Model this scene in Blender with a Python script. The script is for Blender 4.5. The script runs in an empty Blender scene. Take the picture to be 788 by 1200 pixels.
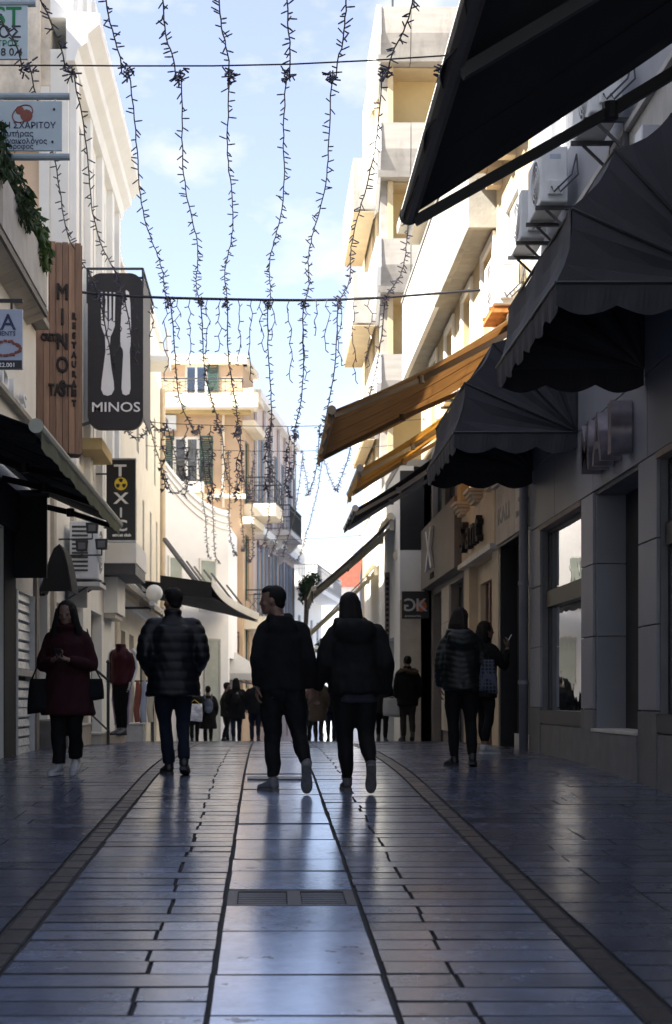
import bpy, bmesh, math, random
from math import radians, sin, cos, pi
from mathutils import Vector, Matrix, noise, Quaternion

random.seed(7)
SC = bpy.context.scene
COL = SC.collection
F = 1700.0            # focal length in pixels of a 1200 pixel high frame
R1X = 3.45            # street face of the right-hand row
L1X = -3.05

# ------------------------------------------------------------------ camera
cam_d = bpy.data.cameras.new('camera')
cam = bpy.data.objects.new('camera', cam_d)
COL.objects.link(cam)
cam.rotation_euler = (radians(90), 0, 0)
cam_d.sensor_fit = 'VERTICAL'
cam_d.sensor_height = 36.0
cam_d.sensor_width = 36.0
cam_d.lens = F / 1200 * 36
cam_d.shift_x = (394 - 311) / 1200
cam_d.shift_y = (820 - 600) / 1200
cam_d.clip_start = 0.1
cam_d.clip_end = 3000
cam_d.dof.use_dof = True
cam_d.dof.focus_distance = 13.0
cam_d.dof.aperture_fstop = 4.0
SC.camera = cam

# ------------------------------------------------------------------ light
SUN_EL = 47.0
SUN_H = Vector((0.93, 0.37)).normalized()       # direction the light travels, in plan
sun_dir = Vector((SUN_H.x * cos(radians(SUN_EL)), SUN_H.y * cos(radians(SUN_EL)), -sin(radians(SUN_EL))))
sun_d = bpy.data.lights.new('sun', 'SUN')
sun_d.energy = 4.6
sun_d.angle = radians(0.5)
sun_d.color = (1.0, 0.94, 0.85)
sun = bpy.data.objects.new('sun', sun_d)
sun.rotation_euler = sun_dir.to_track_quat('-Z', 'Y').to_euler()
COL.objects.link(sun)

W = bpy.data.worlds.new('World')
SC.world = W
W.use_nodes = True
nt = W.node_tree
nt.nodes.clear()
wo = nt.nodes.new('ShaderNodeOutputWorld')
bg = nt.nodes.new('ShaderNodeBackground')
sky = nt.nodes.new('ShaderNodeTexSky')
sky.sky_type = 'NISHITA'
sky.sun_disc = False
sky.sun_elevation = radians(SUN_EL)
sky.sun_rotation = math.atan2(-SUN_H.x, -SUN_H.y)
sky.air_density = 1.0
sky.dust_density = 1.2
sky.ozone_density = 2.5
bg.inputs['Strength'].default_value = 0.085
# clouds: soft white heaps mixed over the sky by direction
tc = nt.nodes.new('ShaderNodeTexCoord')
mp = nt.nodes.new('ShaderNodeMapping')
mp.inputs['Scale'].default_value = (1.0, 1.0, 1.9)
mp.inputs['Location'].default_value = (5.4612, 5.2308, 1.4254)
nz = nt.nodes.new('ShaderNodeTexNoise')
nz.inputs['Scale'].default_value = 8.5
nz.inputs['Detail'].default_value = 9
nz.inputs['Roughness'].default_value = 0.56
cr = nt.nodes.new('ShaderNodeValToRGB')
cr.color_ramp.elements[0].position = 0.49
cr.color_ramp.elements[0].color = (0.15, 0.15, 0.15, 1)
cr.color_ramp.elements[1].position = 0.66
cr.color_ramp.elements[1].color = (0.95, 0.95, 0.95, 1)
mx = nt.nodes.new('ShaderNodeMix')
mx.data_type = 'RGBA'
mx.inputs[7].default_value = (2.9, 2.95, 3.05, 1)
nt.links.new(tc.outputs['Generated'], mp.inputs['Vector'])
nt.links.new(mp.outputs['Vector'], nz.inputs['Vector'])
nt.links.new(nz.outputs['Fac'], cr.inputs['Fac'])
nt.links.new(cr.outputs['Color'], mx.inputs[0])
hsv = nt.nodes.new('ShaderNodeHueSaturation')
hsv.inputs['Hue'].default_value = 0.514
hsv.inputs['Saturation'].default_value = 0.85
hsv.inputs['Value'].default_value = 0.92
nt.links.new(sky.outputs['Color'], hsv.inputs['Color'])
nt.links.new(hsv.outputs['Color'], mx.inputs[6])
nt.links.new(mx.outputs[2], bg.inputs['Color'])
nt.links.new(bg.outputs['Background'], wo.inputs['Surface'])

SC.view_settings.view_transform = 'Standard'
SC.view_settings.look = 'None'
SC.view_settings.exposure = 2.2
SC.view_settings.gamma = 1.0
SC.view_settings.use_curve_mapping = False
SC.render.engine = 'CYCLES'
SC.cycles.max_bounces = 8
SC.cycles.diffuse_bounces = 4
SC.cycles.glossy_bounces = 4
SC.cycles.transparent_max_bounces = 12
SC.cycles.transmission_bounces = 6
SC.cycles.sample_clamp_indirect = 6.0

# ------------------------------------------------------------------ helpers
def P(px, py, Y):
    """point at depth Y that sits at (px, py) of the 788 x 1200 frame"""
    return Vector(((px - 311) * Y / F, Y, (820 - py) * Y / F))

GP = [(-30, 2.3), (-6, 1.584), (0, 1.33), (6, 1.0756), (12, 0.8212), (14, 0.738), (16, 0.692), (18, 0.673), (20, 0.675),
      (22, 0.690), (25, 0.735), (28, 0.803), (32, 0.925), (36, 1.075), (40, 1.25), (50, 1.78), (60, 2.3), (80, 3.1), (120, 4.0), (600, 5.0)]
def G(y):
    """height of the paving (the camera is at 0)"""
    if y <= GP[0][0]: return -GP[0][1]
    for i in range(len(GP) - 1):
        a, b = GP[i], GP[i + 1]
        if y <= b[0]:
            t = (y - a[0]) / (b[0] - a[0])
            p0 = GP[max(i - 1, 0)]; p3 = GP[min(i + 2, len(GP) - 1)]
            m0 = (b[1] - p0[1]) / (b[0] - p0[0]) * (b[0] - a[0])
            m1 = (p3[1] - a[1]) / (p3[0] - a[0]) * (b[0] - a[0])
            h = (2*t**3 - 3*t**2 + 1) * a[1] + (t**3 - 2*t**2 + t) * m0 + (-2*t**3 + 3*t**2) * b[1] + (t**3 - t**2) * m1
            return -h
    return -GP[-1][1]

def tag(o, label=None, cat=None, group=None, kind=None):
    if label: o['label'] = label
    if cat: o['category'] = cat
    if group: o['group'] = group
    if kind: o['kind'] = kind
    return o

def empty(name, loc=(0, 0, 0), rz=0.0):
    o = bpy.data.objects.new(name, None)
    o.location = loc
    o.rotation_euler = (0, 0, rz)
    o.empty_display_size = 0.1
    COL.objects.link(o)
    return o

def thing(name, label, cat, loc=(0, 0, 0), rz=0.0, group=None):
    return tag(empty(name, loc, rz), label, cat, group)

class MB:
    """collects shapes, builds ONE mesh object"""
    def __init__(s):
        s.v = []; s.f = []; s.mi = []; s.cm = 0
    def add(s, vs, fs):
        o = len(s.v)
        s.v += [Vector(p) for p in vs]
        s.f += [tuple(i + o for i in f) for f in fs]
        s.mi += [s.cm] * len(fs)
        return s
    def box(s, x0, x1, y0, y1, z0, z1):
        vs = [(x0, y0, z0), (x1, y0, z0), (x1, y1, z0), (x0, y1, z0), (x0, y0, z1), (x1, y0, z1), (x1, y1, z1), (x0, y1, z1)]
        return s.add(vs, [(0, 3, 2, 1), (4, 5, 6, 7), (0, 1, 5, 4), (1, 2, 6, 5), (2, 3, 7, 6), (3, 0, 4, 7)])
    def obox(s, o, ax, ay, az):
        """box from corner o with edge vectors ax, ay, az"""
        o = Vector(o); ax = Vector(ax); ay = Vector(ay); az = Vector(az)
        vs = [o, o + ax, o + ax + ay, o + ay, o + az, o + ax + az, o + ax + ay + az, o + ay + az]
        return s.add(vs, [(0, 3, 2, 1), (4, 5, 6, 7), (0, 1, 5, 4), (1, 2, 6, 5), (2, 3, 7, 6), (3, 0, 4, 7)])
    def bar(s, a, b, w, h=None, up=(0, 0, 1)):
        a = Vector(a); b = Vector(b); h = h or w
        d = (b - a).normalized(); u = Vector(up)
        if abs(d.dot(u)) > 0.98: u = Vector((1, 0, 0))
        r = d.cross(u).normalized(); u = r.cross(d)
        return s.obox(a - r * w / 2 - u * h / 2, r * w, b - a, u * h)
    def tube(s, pts, rad, n=8, caps=True, flat=1.0):
        pts = [Vector(p) for p in pts]
        rr = rad if isinstance(rad, (list, tuple)) else [rad] * len(pts)
        vs = []; fs = []
        up = None
        for i, p in enumerate(pts):
            d = (pts[min(i + 1, len(pts) - 1)] - pts[max(i - 1, 0)]).normalized()
            if up is None:
                up = Vector((0, 0, 1)) if abs(d.z) < 0.9 else Vector((0, 1, 0))
            r = d.cross(up).normalized(); up = r.cross(d).normalized()
            for k in range(n):
                a = 2 * pi * k / n
                vs.append(p + (r * cos(a) + up * sin(a) * flat) * rr[i])
        for i in range(len(pts) - 1):
            for k in range(n):
                k2 = (k + 1) % n
                fs.append((i*n + k, i*n + k2, (i+1)*n + k2, (i+1)*n + k))
        if caps:
            fs.append(tuple(range(n - 1, -1, -1)))
            fs.append(tuple(range((len(pts) - 1) * n, len(pts) * n)))
        return s.add(vs, fs)
    def prism(s, poly, ext):
        """poly: list of points (one plane), extruded by ext"""
        n = len(poly); e = Vector(ext)
        vs = [Vector(p) for p in poly] + [Vector(p) + e for p in poly]
        fs = [tuple(range(n - 1, -1, -1)), tuple(range(n, 2 * n))]
        for i in range(n):
            j = (i + 1) % n
            fs.append((i, j, n + j, n + i))
        return s.add(vs, fs)
    def rings(s, rg, caps=True):
        n = len(rg[0]); vs = []; fs = []
        for r in rg: vs += r
        for i in range(len(rg) - 1):
            for k in range(n):
                k2 = (k + 1) % n
                fs.append((i*n + k, i*n + k2, (i+1)*n + k2, (i+1)*n + k))
        if caps:
            fs.append(tuple(range(n - 1, -1, -1)))
            fs.append(tuple(range((len(rg) - 1) * n, len(rg) * n)))
        return s.add(vs, fs)
    def sphere(s, c, r, nu=12, nv=8, sc=(1, 1, 1)):
        c = Vector(c); rg = []
        for i in range(nv + 1):
            t = pi * (i + 0.02) / (nv + 0.04)
            rg.append([c + Vector((sin(t)*cos(2*pi*k/nu)*sc[0], sin(t)*sin(2*pi*k/nu)*sc[1], -cos(t)*sc[2])) * r for k in range(nu)])
        return s.rings(rg)
    def mesh(s, name, fix=True):
        me = bpy.data.meshes.new(name)
        me.from_pydata([tuple(v) for v in s.v], [], s.f)
        if s.cm:
            for p, m in zip(me.polygons, s.mi): p.material_index = m
        if fix:
            bm = bmesh.new(); bm.from_mesh(me)
            bmesh.ops.recalc_face_normals(bm, faces=bm.faces[:])
            bm.to_mesh(me); bm.free()
        return me
    def build(s, name, mat, parent=None, bevel=0.0, smooth=False, fix=True):
        me = s.mesh(name, fix)
        return link(name, me, mat, parent, bevel, smooth)

def link(name, me, mat, parent=None, bevel=0.0, smooth=False):
    o = bpy.data.objects.new(name, me)
    COL.objects.link(o)
    if mat:
        for m in (mat if isinstance(mat, (list, tuple)) else [mat]): me.materials.append(m)
    if parent:
        # parts are written in world coordinates; keep them there
        o.parent = parent
        o.matrix_parent_inverse = world_of(parent).inverted()
    if smooth:
        for p in me.polygons: p.use_smooth = True
    if bevel:
        b = o.modifiers.new('bevel', 'BEVEL'); b.width = bevel; b.segments = 2; b.limit_method = 'ANGLE'; b.angle_limit = radians(40)
    return o

def world_of(o):
    m = Matrix.LocRotScale(o.location, o.rotation_euler.to_quaternion(), o.scale)
    if o.parent: return world_of(o.parent) @ o.matrix_parent_inverse @ m
    return m

def solidify(o, t, off=0.0):
    m = o.modifiers.new('thickness', 'SOLIDIFY'); m.thickness = t; m.offset = off
    return o

# ------------------------------------------------------------------ materials
MATS = {}
def mat(name, col, rough=0.7, var=0.12, scale=3.0, bump=0.15, bscale=40.0, metal=0.0, spec=0.5, dirt=0.0, dscale=1.2,
        dcol=(0.12, 0.10, 0.08), stretch=(1, 1, 1), rand=0.0, trans=0.0, rvar=0.0, coat=0.0, stint=(1, 1, 1), spots=0.0):
    if name in MATS: return MATS[name]
    m = bpy.data.materials.new(name); m.use_nodes = True
    n = m.node_tree.nodes; l = m.node_tree.links
    b = n['Principled BSDF']; out = n['Material Output']
    b.inputs['Roughness'].default_value = rough
    b.inputs['Metallic'].default_value = metal
    b.inputs['Specular IOR Level'].default_value = spec
    b.inputs['Coat Weight'].default_value = coat; b.inputs['Specular Tint'].default_value = (*stint, 1); b.inputs['Coat Tint'].default_value = (*stint, 1); b.inputs['Coat Roughness'].default_value = 0.17; b.inputs['Coat IOR'].default_value = 1.75
    t = n.new('ShaderNodeTexCoord'); mpn = n.new('ShaderNodeMapping')
    geo = n.new('ShaderNodeNewGeometry')
    mpn.inputs['Scale'].default_value = stretch
    l.new(geo.outputs['Position'], mpn.inputs['Vector'])
    nz = n.new('ShaderNodeTexNoise'); nz.inputs['Scale'].default_value = scale; nz.inputs['Detail'].default_value = 6
    nz.inputs['Roughness'].default_value = 0.6
    l.new(mpn.outputs['Vector'], nz.inputs['Vector'])
    mr = n.new('ShaderNodeMapRange'); mr.inputs[1].default_value = 0.3; mr.inputs[2].default_value = 0.7
    mr.inputs[3].default_value = 1 - var; mr.inputs[4].default_value = 1 + var
    l.new(nz.outputs['Fac'], mr.inputs[0])
    val = mr.outputs[0]
    if rand:
        oi = n.new('ShaderNodeObjectInfo'); m2 = n.new('ShaderNodeMapRange')
        m2.inputs[3].default_value = 1 - rand; m2.inputs[4].default_value = 1 + rand
        l.new(oi.outputs['Random'], m2.inputs[0])
        mm = n.new('ShaderNodeMath'); mm.operation = 'MULTIPLY'
        l.new(val, mm.inputs[0]); l.new(m2.outputs[0], mm.inputs[1]); val = mm.outputs[0]
    hs = n.new('ShaderNodeMix'); hs.data_type = 'RGBA'; hs.blend_type = 'MULTIPLY'; hs.inputs[0].default_value = 1
    hs.inputs[6].default_value = (*col, 1)
    cc = n.new('ShaderNodeCombineColor')
    for i in range(3): l.new(val, cc.inputs[i])
    l.new(cc.outputs[0], hs.inputs[7])
    colout = hs.outputs[2]
    if dirt:
        dn = n.new('ShaderNodeTexNoise'); dn.inputs['Scale'].default_value = dscale; dn.inputs['Detail'].default_value = 10
        dn.inputs['Roughness'].default_value = 0.7
        dm = n.new('ShaderNodeMapping'); dm.inputs['Scale'].default_value = (1, 1, 0.28)
        l.new(geo.outputs['Position'], dm.inputs['Vector']); l.new(dm.outputs['Vector'], dn.inputs['Vector'])
        dr = n.new('ShaderNodeMapRange'); dr.inputs[1].default_value = 0.52; dr.inputs[2].default_value = 0.75
        dr.inputs[3].default_value = 0; dr.inputs[4].default_value = dirt
        l.new(dn.outputs['Fac'], dr.inputs[0])
        dx = n.new('ShaderNodeMix'); dx.data_type = 'RGBA'
        l.new(dr.outputs[0], dx.inputs[0]); l.new(colout, dx.inputs[6]); dx.inputs[7].default_value = (*dcol, 1)
        colout = dx.outputs[2]
    if spots:
        sn = n.new('ShaderNodeTexNoise'); sn.inputs['Scale'].default_value = 11; sn.inputs['Detail'].default_value = 3
        l.new(geo.outputs['Position'], sn.inputs['Vector'])
        sr = n.new('ShaderNodeMapRange'); sr.inputs[1].default_value = 0.655; sr.inputs[2].default_value = 0.70; sr.inputs[4].default_value = spots
        l.new(sn.outputs['Fac'], sr.inputs[0])
        sx_ = n.new('ShaderNodeMix'); sx_.data_type = 'RGBA'; l.new(sr.outputs[0], sx_.inputs[0]); l.new(colout, sx_.inputs[6]); sx_.inputs[7].default_value = (0.03, 0.03, 0.036, 1)
        colout = sx_.outputs[2]
        cw = n.new('ShaderNodeMath'); cw.operation = 'MULTIPLY_ADD'; cw.inputs[1].default_value = -coat; cw.inputs[2].default_value = coat
        l.new(sr.outputs[0], cw.inputs[0]); l.new(cw.outputs[0], b.inputs['Coat Weight'])
    l.new(colout, b.inputs['Base Color'])
    if rvar:
        rn = n.new('ShaderNodeTexNoise'); rn.inputs['Scale'].default_value = 2.2; rn.inputs['Detail'].default_value = 8
        rn.inputs['Roughness'].default_value = 0.7
        l.new(geo.outputs['Position'], rn.inputs['Vector'])
        rm = n.new('ShaderNodeMapRange'); rm.inputs[1].default_value = 0.3; rm.inputs[2].default_value = 0.7
        rm.inputs[3].default_value = max(rough - rvar, 0.03); rm.inputs[4].default_value = rough + rvar
        l.new(rn.outputs['Fac'], rm.inputs[0]); l.new(rm.outputs[0], b.inputs['Roughness'])
    if bump:
        bn = n.new('ShaderNodeTexNoise'); bn.inputs['Scale'].default_value = bscale; bn.inputs['Detail'].default_value = 5
        l.new(mpn.outputs['Vector'], bn.inputs['Vector'])
        bp = n.new('ShaderNodeBump'); bp.inputs['Strength'].default_value = bump; bp.inputs['Distance'].default_value = 0.01
        l.new(bn.outputs['Fac'], bp.inputs['Height']); l.new(bp.outputs[0], b.inputs['Normal'])
    if trans:
        tr = n.new('ShaderNodeBsdfTranslucent'); l.new(colout, tr.inputs['Color'])
        ms = n.new('ShaderNodeMixShader'); ms.inputs[0].default_value = trans
        l.new(b.outputs[0], ms.inputs[1]); l.new(tr.outputs[0], ms.inputs[2]); l.new(ms.outputs[0], out.inputs['Surface'])
    MATS[name] = m
    return m

def glass(name, tint=(0.55, 0.6, 0.62), gain=1.5, ior=1.6):
    if name in MATS: return MATS[name]
    m = bpy.data.materials.new(name); m.use_nodes = True
    n = m.node_tree.nodes; l = m.node_tree.links; n.remove(n['Principled BSDF'])
    tr = n.new('ShaderNodeBsdfTransparent'); tr.inputs[0].default_value = (*tint, 1)
    gl = n.new('ShaderNodeBsdfGlossy'); gl.inputs['Roughness'].default_value = 0.01; gl.inputs['Color'].default_value = (0.95, 0.97, 1, 1)
    fr = n.new('ShaderNodeFresnel'); fr.inputs['IOR'].default_value = ior
    mu = n.new('ShaderNodeMath'); mu.operation = 'MULTIPLY'; mu.use_clamp = True; mu.inputs[1].default_value = gain
    nzz = n.new('ShaderNodeTexNoise'); nzz.inputs['Scale'].default_value = 1.6
    g = n.new('ShaderNodeNewGeometry'); l.new(g.outputs['Position'], nzz.inputs['Vector'])
    bp = n.new('ShaderNodeBump'); bp.inputs['Strength'].default_value = 0.05; bp.inputs['Distance'].default_value = 0.05
    l.new(nzz.outputs['Fac'], bp.inputs['Height']); l.new(bp.outputs[0], gl.inputs['Normal'])
    l.new(fr.outputs[0], mu.inputs[0])
    ms = n.new('ShaderNodeMixShader'); l.new(mu.outputs[0], ms.inputs[0])
    l.new(tr.outputs[0], ms.inputs[1]); l.new(gl.outputs[0], ms.inputs[2]); l.new(ms.outputs[0], n['Material Output'].inputs['Surface'])
    MATS[name] = m
    return m

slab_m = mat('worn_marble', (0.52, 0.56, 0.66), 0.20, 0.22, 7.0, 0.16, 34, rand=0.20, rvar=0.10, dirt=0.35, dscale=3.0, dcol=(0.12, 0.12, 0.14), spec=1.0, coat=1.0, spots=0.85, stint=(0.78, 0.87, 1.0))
slabi_m = mat('worn_inner_stone', (0.17, 0.19, 0.25), 0.22, 0.24, 7.0, 0.18, 34, rand=0.22, rvar=0.10, dirt=0.35, dscale=3.0, dcol=(0.04, 0.04, 0.05), spec=1.0, coat=0.6, spots=0.85, stint=(0.78, 0.87, 1.0))  # brighter base puts the sky's reflection into the inner stone's colour
slab2_m = mat('worn_grey_stone', (0.060, 0.070, 0.105), 0.25, 0.25, 7.0, 0.22, 34, rand=0.28, rvar=0.11, dirt=0.4, dscale=3.0, dcol=(0.03, 0.03, 0.035), spec=0.9, coat=0.25, spots=0.8, stint=(0.78, 0.87, 1.0))  # blue base carries the sky's reflection in the colour, likewise both stones above
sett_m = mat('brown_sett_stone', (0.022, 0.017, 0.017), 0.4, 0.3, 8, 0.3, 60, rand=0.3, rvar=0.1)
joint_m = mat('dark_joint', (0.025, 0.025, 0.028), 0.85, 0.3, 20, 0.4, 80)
earth_m = mat('ground_far', (0.22, 0.21, 0.2), 0.8, 0.2, 2)
white_m = mat('white_render', (0.83, 0.82, 0.79), 0.8, 0.05, 2, 0.12, 60, dirt=0.12, dcol=(0.45, 0.40, 0.33))
bright_m = mat('fresh_white_render', (0.88, 0.87, 0.86), 0.8, 0.03, 2, 0.1, 60)
cream_m = mat('cream_render', (0.74, 0.66, 0.52), 0.8, 0.06, 2, 0.12, 60, dirt=0.16, dcol=(0.42, 0.36, 0.28))
ivory_m = mat('ivory_render', (0.80, 0.785, 0.73), 0.8, 0.05, 2, 0.12, 60, dirt=0.2, dcol=(0.45, 0.41, 0.33))
peach_m = mat('peach_render', (0.70, 0.52, 0.36), 0.82, 0.09, 1.5, 0.18, 50, dirt=0.2, dcol=(0.42, 0.36, 0.28))
flake_m = mat('flaking_plaster', (0.62, 0.55, 0.45), 0.85, 0.2, 4, 0.5, 22, dirt=0.6, dscale=2.2, dcol=(0.27, 0.25, 0.22))
pink_m = mat('pink_render', (0.62, 0.50, 0.45), 0.8, 0.07, 1.5, 0.15, 50, dirt=0.2, dcol=(0.4, 0.33, 0.30))
peachd_m = mat('warm_peach_render', (0.52, 0.375, 0.25), 0.82, 0.09, 1.5, 0.18, 50, dirt=0.2, dcol=(0.36, 0.28, 0.2))
lilac_m = mat('grey_lilac_render', (0.56, 0.54, 0.55), 0.8, 0.07, 1.5, 0.15, 50)
ochre_m = mat('ochre_render', (0.52, 0.39, 0.19), 0.82, 0.1, 1.5, 0.2, 40, dirt=0.25, dcol=(0.3, 0.22, 0.12))
sand_m = mat('sand_render', (0.50, 0.395, 0.24), 0.8, 0.1, 2, 0.2, 40, dirt=0.2, dcol=(0.35, 0.27, 0.16))
conc_m = mat('board_marked_concrete', (0.36, 0.335, 0.30), 0.85, 0.14, 2.2, 0.3, 30, dirt=0.7, dscale=1.3, dcol=(0.13, 0.115, 0.10), stretch=(0.35, 0.35, 2.6))
conc2_m = mat('weathered_shaded_concrete', (0.34, 0.325, 0.29), 0.88, 0.16, 3.0, 0.45, 26, dirt=0.7, dscale=1.6, dcol=(0.20, 0.19, 0.17))  # weathered grey, darkened further so the near balcony panels read as shaded
concn_m = mat('near_concrete', (0.46, 0.45, 0.43), 0.85, 0.14, 3.0, 0.4, 30, dirt=0.55, dscale=2.0, dcol=(0.24, 0.23, 0.21))
clad_m = mat('grey_cladding', (0.22, 0.225, 0.255), 0.48, 0.07, 1.2, 0.05, 60, rand=0.06, spec=0.4, dirt=0.16, dscale=0.9, dcol=(0.13, 0.125, 0.13))
plinth_m = mat('plinth_stone', (0.15, 0.147, 0.15), 0.6, 0.15, 4, 0.2, 40, rand=0.1, dirt=0.5, dscale=2.5, dcol=(0.07, 0.065, 0.06))
bandc_m = mat('upper_render_grey', (0.30, 0.31, 0.34), 0.7, 0.08, 1.5, 0.1, 50, dirt=0.25, dscale=1.2, dcol=(0.15, 0.15, 0.16))
marble_m = mat('step_marble', (0.52, 0.50, 0.46), 0.5, 0.15, 5, 0.1, 40, dirt=0.4, dscale=3, dcol=(0.25, 0.22, 0.19))
black_m = mat('black_paint', (0.012, 0.012, 0.014), 0.45, 0.2, 5, 0.05, 60)
matte_m = mat('matte_black', (0.010, 0.010, 0.011), 0.8, 0.2, 5, 0.1, 60)
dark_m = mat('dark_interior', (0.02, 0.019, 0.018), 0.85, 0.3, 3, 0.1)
steel_m = mat('brushed_steel', (0.42, 0.42, 0.44), 0.35, 0.1, 6, 0.03, 90, metal=0.9)
chrome_m = mat('tarnished_chrome', (0.42, 0.38, 0.42), 0.3, 0.25, 7, 0.03, 40, metal=0.85)
alu_m = mat('aluminium', (0.5, 0.5, 0.5), 0.45, 0.1, 6, 0.03, 60, metal=0.6)
pipe_m = mat('pipe_grey', (0.20, 0.20, 0.23), 0.45, 0.1, 4, 0.05)
ac_m = mat('ac_casing', (0.62, 0.63, 0.63), 0.5, 0.07, 4, 0.03, dirt=0.3, dscale=4, dcol=(0.3, 0.26, 0.2))
acd_m = mat('ac_dark', (0.05, 0.05, 0.055), 0.6, 0.2, 6, 0.1)
rust_m = mat('rusty_pan', (0.42, 0.17, 0.04), 0.8, 0.4, 12, 0.5, 40)
iron_m = mat('rail_iron', (0.035, 0.045, 0.05), 0.5, 0.2, 5, 0.05)
green_m = mat('green_shutter', (0.035, 0.085, 0.075), 0.55, 0.12, 4, 0.05)
blue_m = mat('blue_grey_shutter', (0.20, 0.27, 0.36), 0.6, 0.1, 4, 0.05)
wood_m = mat('sign_timber', (0.30, 0.17, 0.10), 0.65, 0.35, 3.0, 0.25, 20, rand=0.22, stretch=(4, 4, 0.35), dirt=0.35, dscale=2, dcol=(0.10, 0.06, 0.045))
char_m = mat('charred_letters', (0.025, 0.018, 0.016), 0.8, 0.2, 6, 0.1)
dwood_m = mat('dark_walnut_board', (0.012, 0.008, 0.0075), 0.5, 0.3, 4, 0.15, 25, stretch=(1, 1, 8))
cut_m = mat('sign_white', (0.78, 0.77, 0.76), 0.5, 0.03, 4, 0.02)
signg_m = mat('sign_grey_blue', (0.42, 0.50, 0.54), 0.4, 0.05, 3, 0.02, dirt=0.12, dcol=(0.25, 0.28, 0.3))
signb_m = mat('sign_blue_grey', (0.36, 0.40, 0.50), 0.4, 0.05, 3, 0.02)
ink_m = mat('ink_navy', (0.02, 0.03, 0.09), 0.6, 0.05, 3, 0.0)
inkg_m = mat('ink_green', (0.0, 0.16, 0.05), 0.6, 0.05, 3, 0.0)
inkr_m = mat('ink_brown_red', (0.22, 0.06, 0.04), 0.6, 0.1, 3, 0.0)
yel_m = mat('hazard_yellow', (0.80, 0.58, 0.05), 0.5, 0.05, 3, 0.0)
orange_m = mat('orange_disc', (0.55, 0.12, 0.03), 0.5, 0.1, 3, 0.0)
taupe_m = mat('taupe_panel', (0.19, 0.165, 0.145), 0.6, 0.1, 2, 0.1, 40, dirt=0.2, dcol=(0.1, 0.085, 0.07))
stone_m = mat('fascia_stone', (0.50, 0.45, 0.37), 0.7, 0.15, 3, 0.2, 30, dirt=0.45, dscale=2.2, dcol=(0.22, 0.18, 0.13))
tanstone_m = mat('cream_stone', (0.60, 0.49, 0.34), 0.7, 0.12, 3, 0.2, 30, dirt=0.3, dscale=2.2, dcol=(0.3, 0.22, 0.13))
tile_m = mat('red_roof_tile', (0.42, 0.10, 0.06), 0.75, 0.3, 6, 0.4, 20)
canB_m = mat('awning_black', (0.008, 0.0075, 0.008), 0.85, 0.15, 6, 0.15, 150)
canG_m = mat('awning_charcoal', (0.030, 0.030, 0.037), 0.8, 0.12, 3, 0.25, 120, dirt=0.15, dcol=(0.05, 0.05, 0.056))
canV_m = mat('awning_valance_green', (0.20, 0.21, 0.13), 0.85, 0.12, 6, 0.15, 150, trans=0.3)
canT_m = mat('awning_tan', (0.42, 0.29, 0.16), 0.85, 0.18, 2.5, 0.15, 120, trans=0.5, stretch=(1, 4, 1))
canO_m = mat('awning_orange', (0.64, 0.44, 0.17), 0.85, 0.15, 3, 0.15, 120, trans=0.5, stretch=(1, 5, 1))
canW_m = mat('awning_cream', (0.72, 0.66, 0.52), 0.85, 0.08, 3, 0.15, 120, trans=0.35)
canH_m = mat('canopy_white', (0.80, 0.78, 0.74), 0.8, 0.05, 3, 0.1, 60, trans=0.3)
wire_m = mat('cable_black', (0.012, 0.012, 0.02), 0.6, 0.1, 3, 0.0)
led_m = mat('led_bulb_dark', (0.020, 0.018, 0.045), 0.4, 0.2, 3, 0.0)
leaf_m = mat('leaf_green', (0.055, 0.10, 0.022), 0.55, 0.45, 9, 0.0, trans=0.3)
leafd_m = mat('leaf_dark', (0.030, 0.055, 0.020), 0.6, 0.4, 6, 0.0, trans=0.25)
twig_m = mat('twig', (0.09, 0.06, 0.04), 0.8, 0.2, 6, 0.0)
glass_m = glass('shop_glass', (0.30, 0.32, 0.33), 2.6, 1.9)
pane_m = glass('pane_glass', (0.42, 0.48, 0.55), 1.8, 1.7)
globe_m = mat('milk_globe', (0.82, 0.82, 0.80), 0.25, 0.02, 3, 0.0, trans=0.3)
skin_m = mat('skin', (0.15, 0.085, 0.06), 0.6, 0.1, 6, 0.05, 80)

TMP = bpy.data.scenes.new('workbench')
def evaluated(o):
    vl = TMP.view_layers[0]; vl.update()
    return bpy.data.meshes.new_from_object(o.evaluated_get(vl.depsgraph))

def text(name, s, org, right, up, size, ext, m, parent, align='LEFT', bevel=0.0, shear=0.0, wx=1.0, bold=0.009):
    cu = bpy.data.curves.new(name, 'FONT')
    cu.body = s; cu.size = size; cu.extrude = ext; cu.align_x = align; cu.shear = shear
    cu.bevel_depth = bevel; cu.offset = bold * size; cu.resolution_u = 3
    tmp = bpy.data.objects.new('tmp', cu); TMP.collection.objects.link(tmp)
    me = evaluated(tmp)
    bpy.data.objects.remove(tmp); bpy.data.curves.remove(cu)
    me.name = name
    r = Vector(right).normalized(); u = Vector(up).normalized(); n = r.cross(u)
    M = Matrix(((r.x * wx, u.x, n.x, org[0]), (r.y * wx, u.y, n.y, org[1]), (r.z * wx, u.z, n.z, org[2]), (0, 0, 0, 1)))
    me.transform(M)
    me.materials.clear()
    return link(name, me, m, parent)

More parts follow.
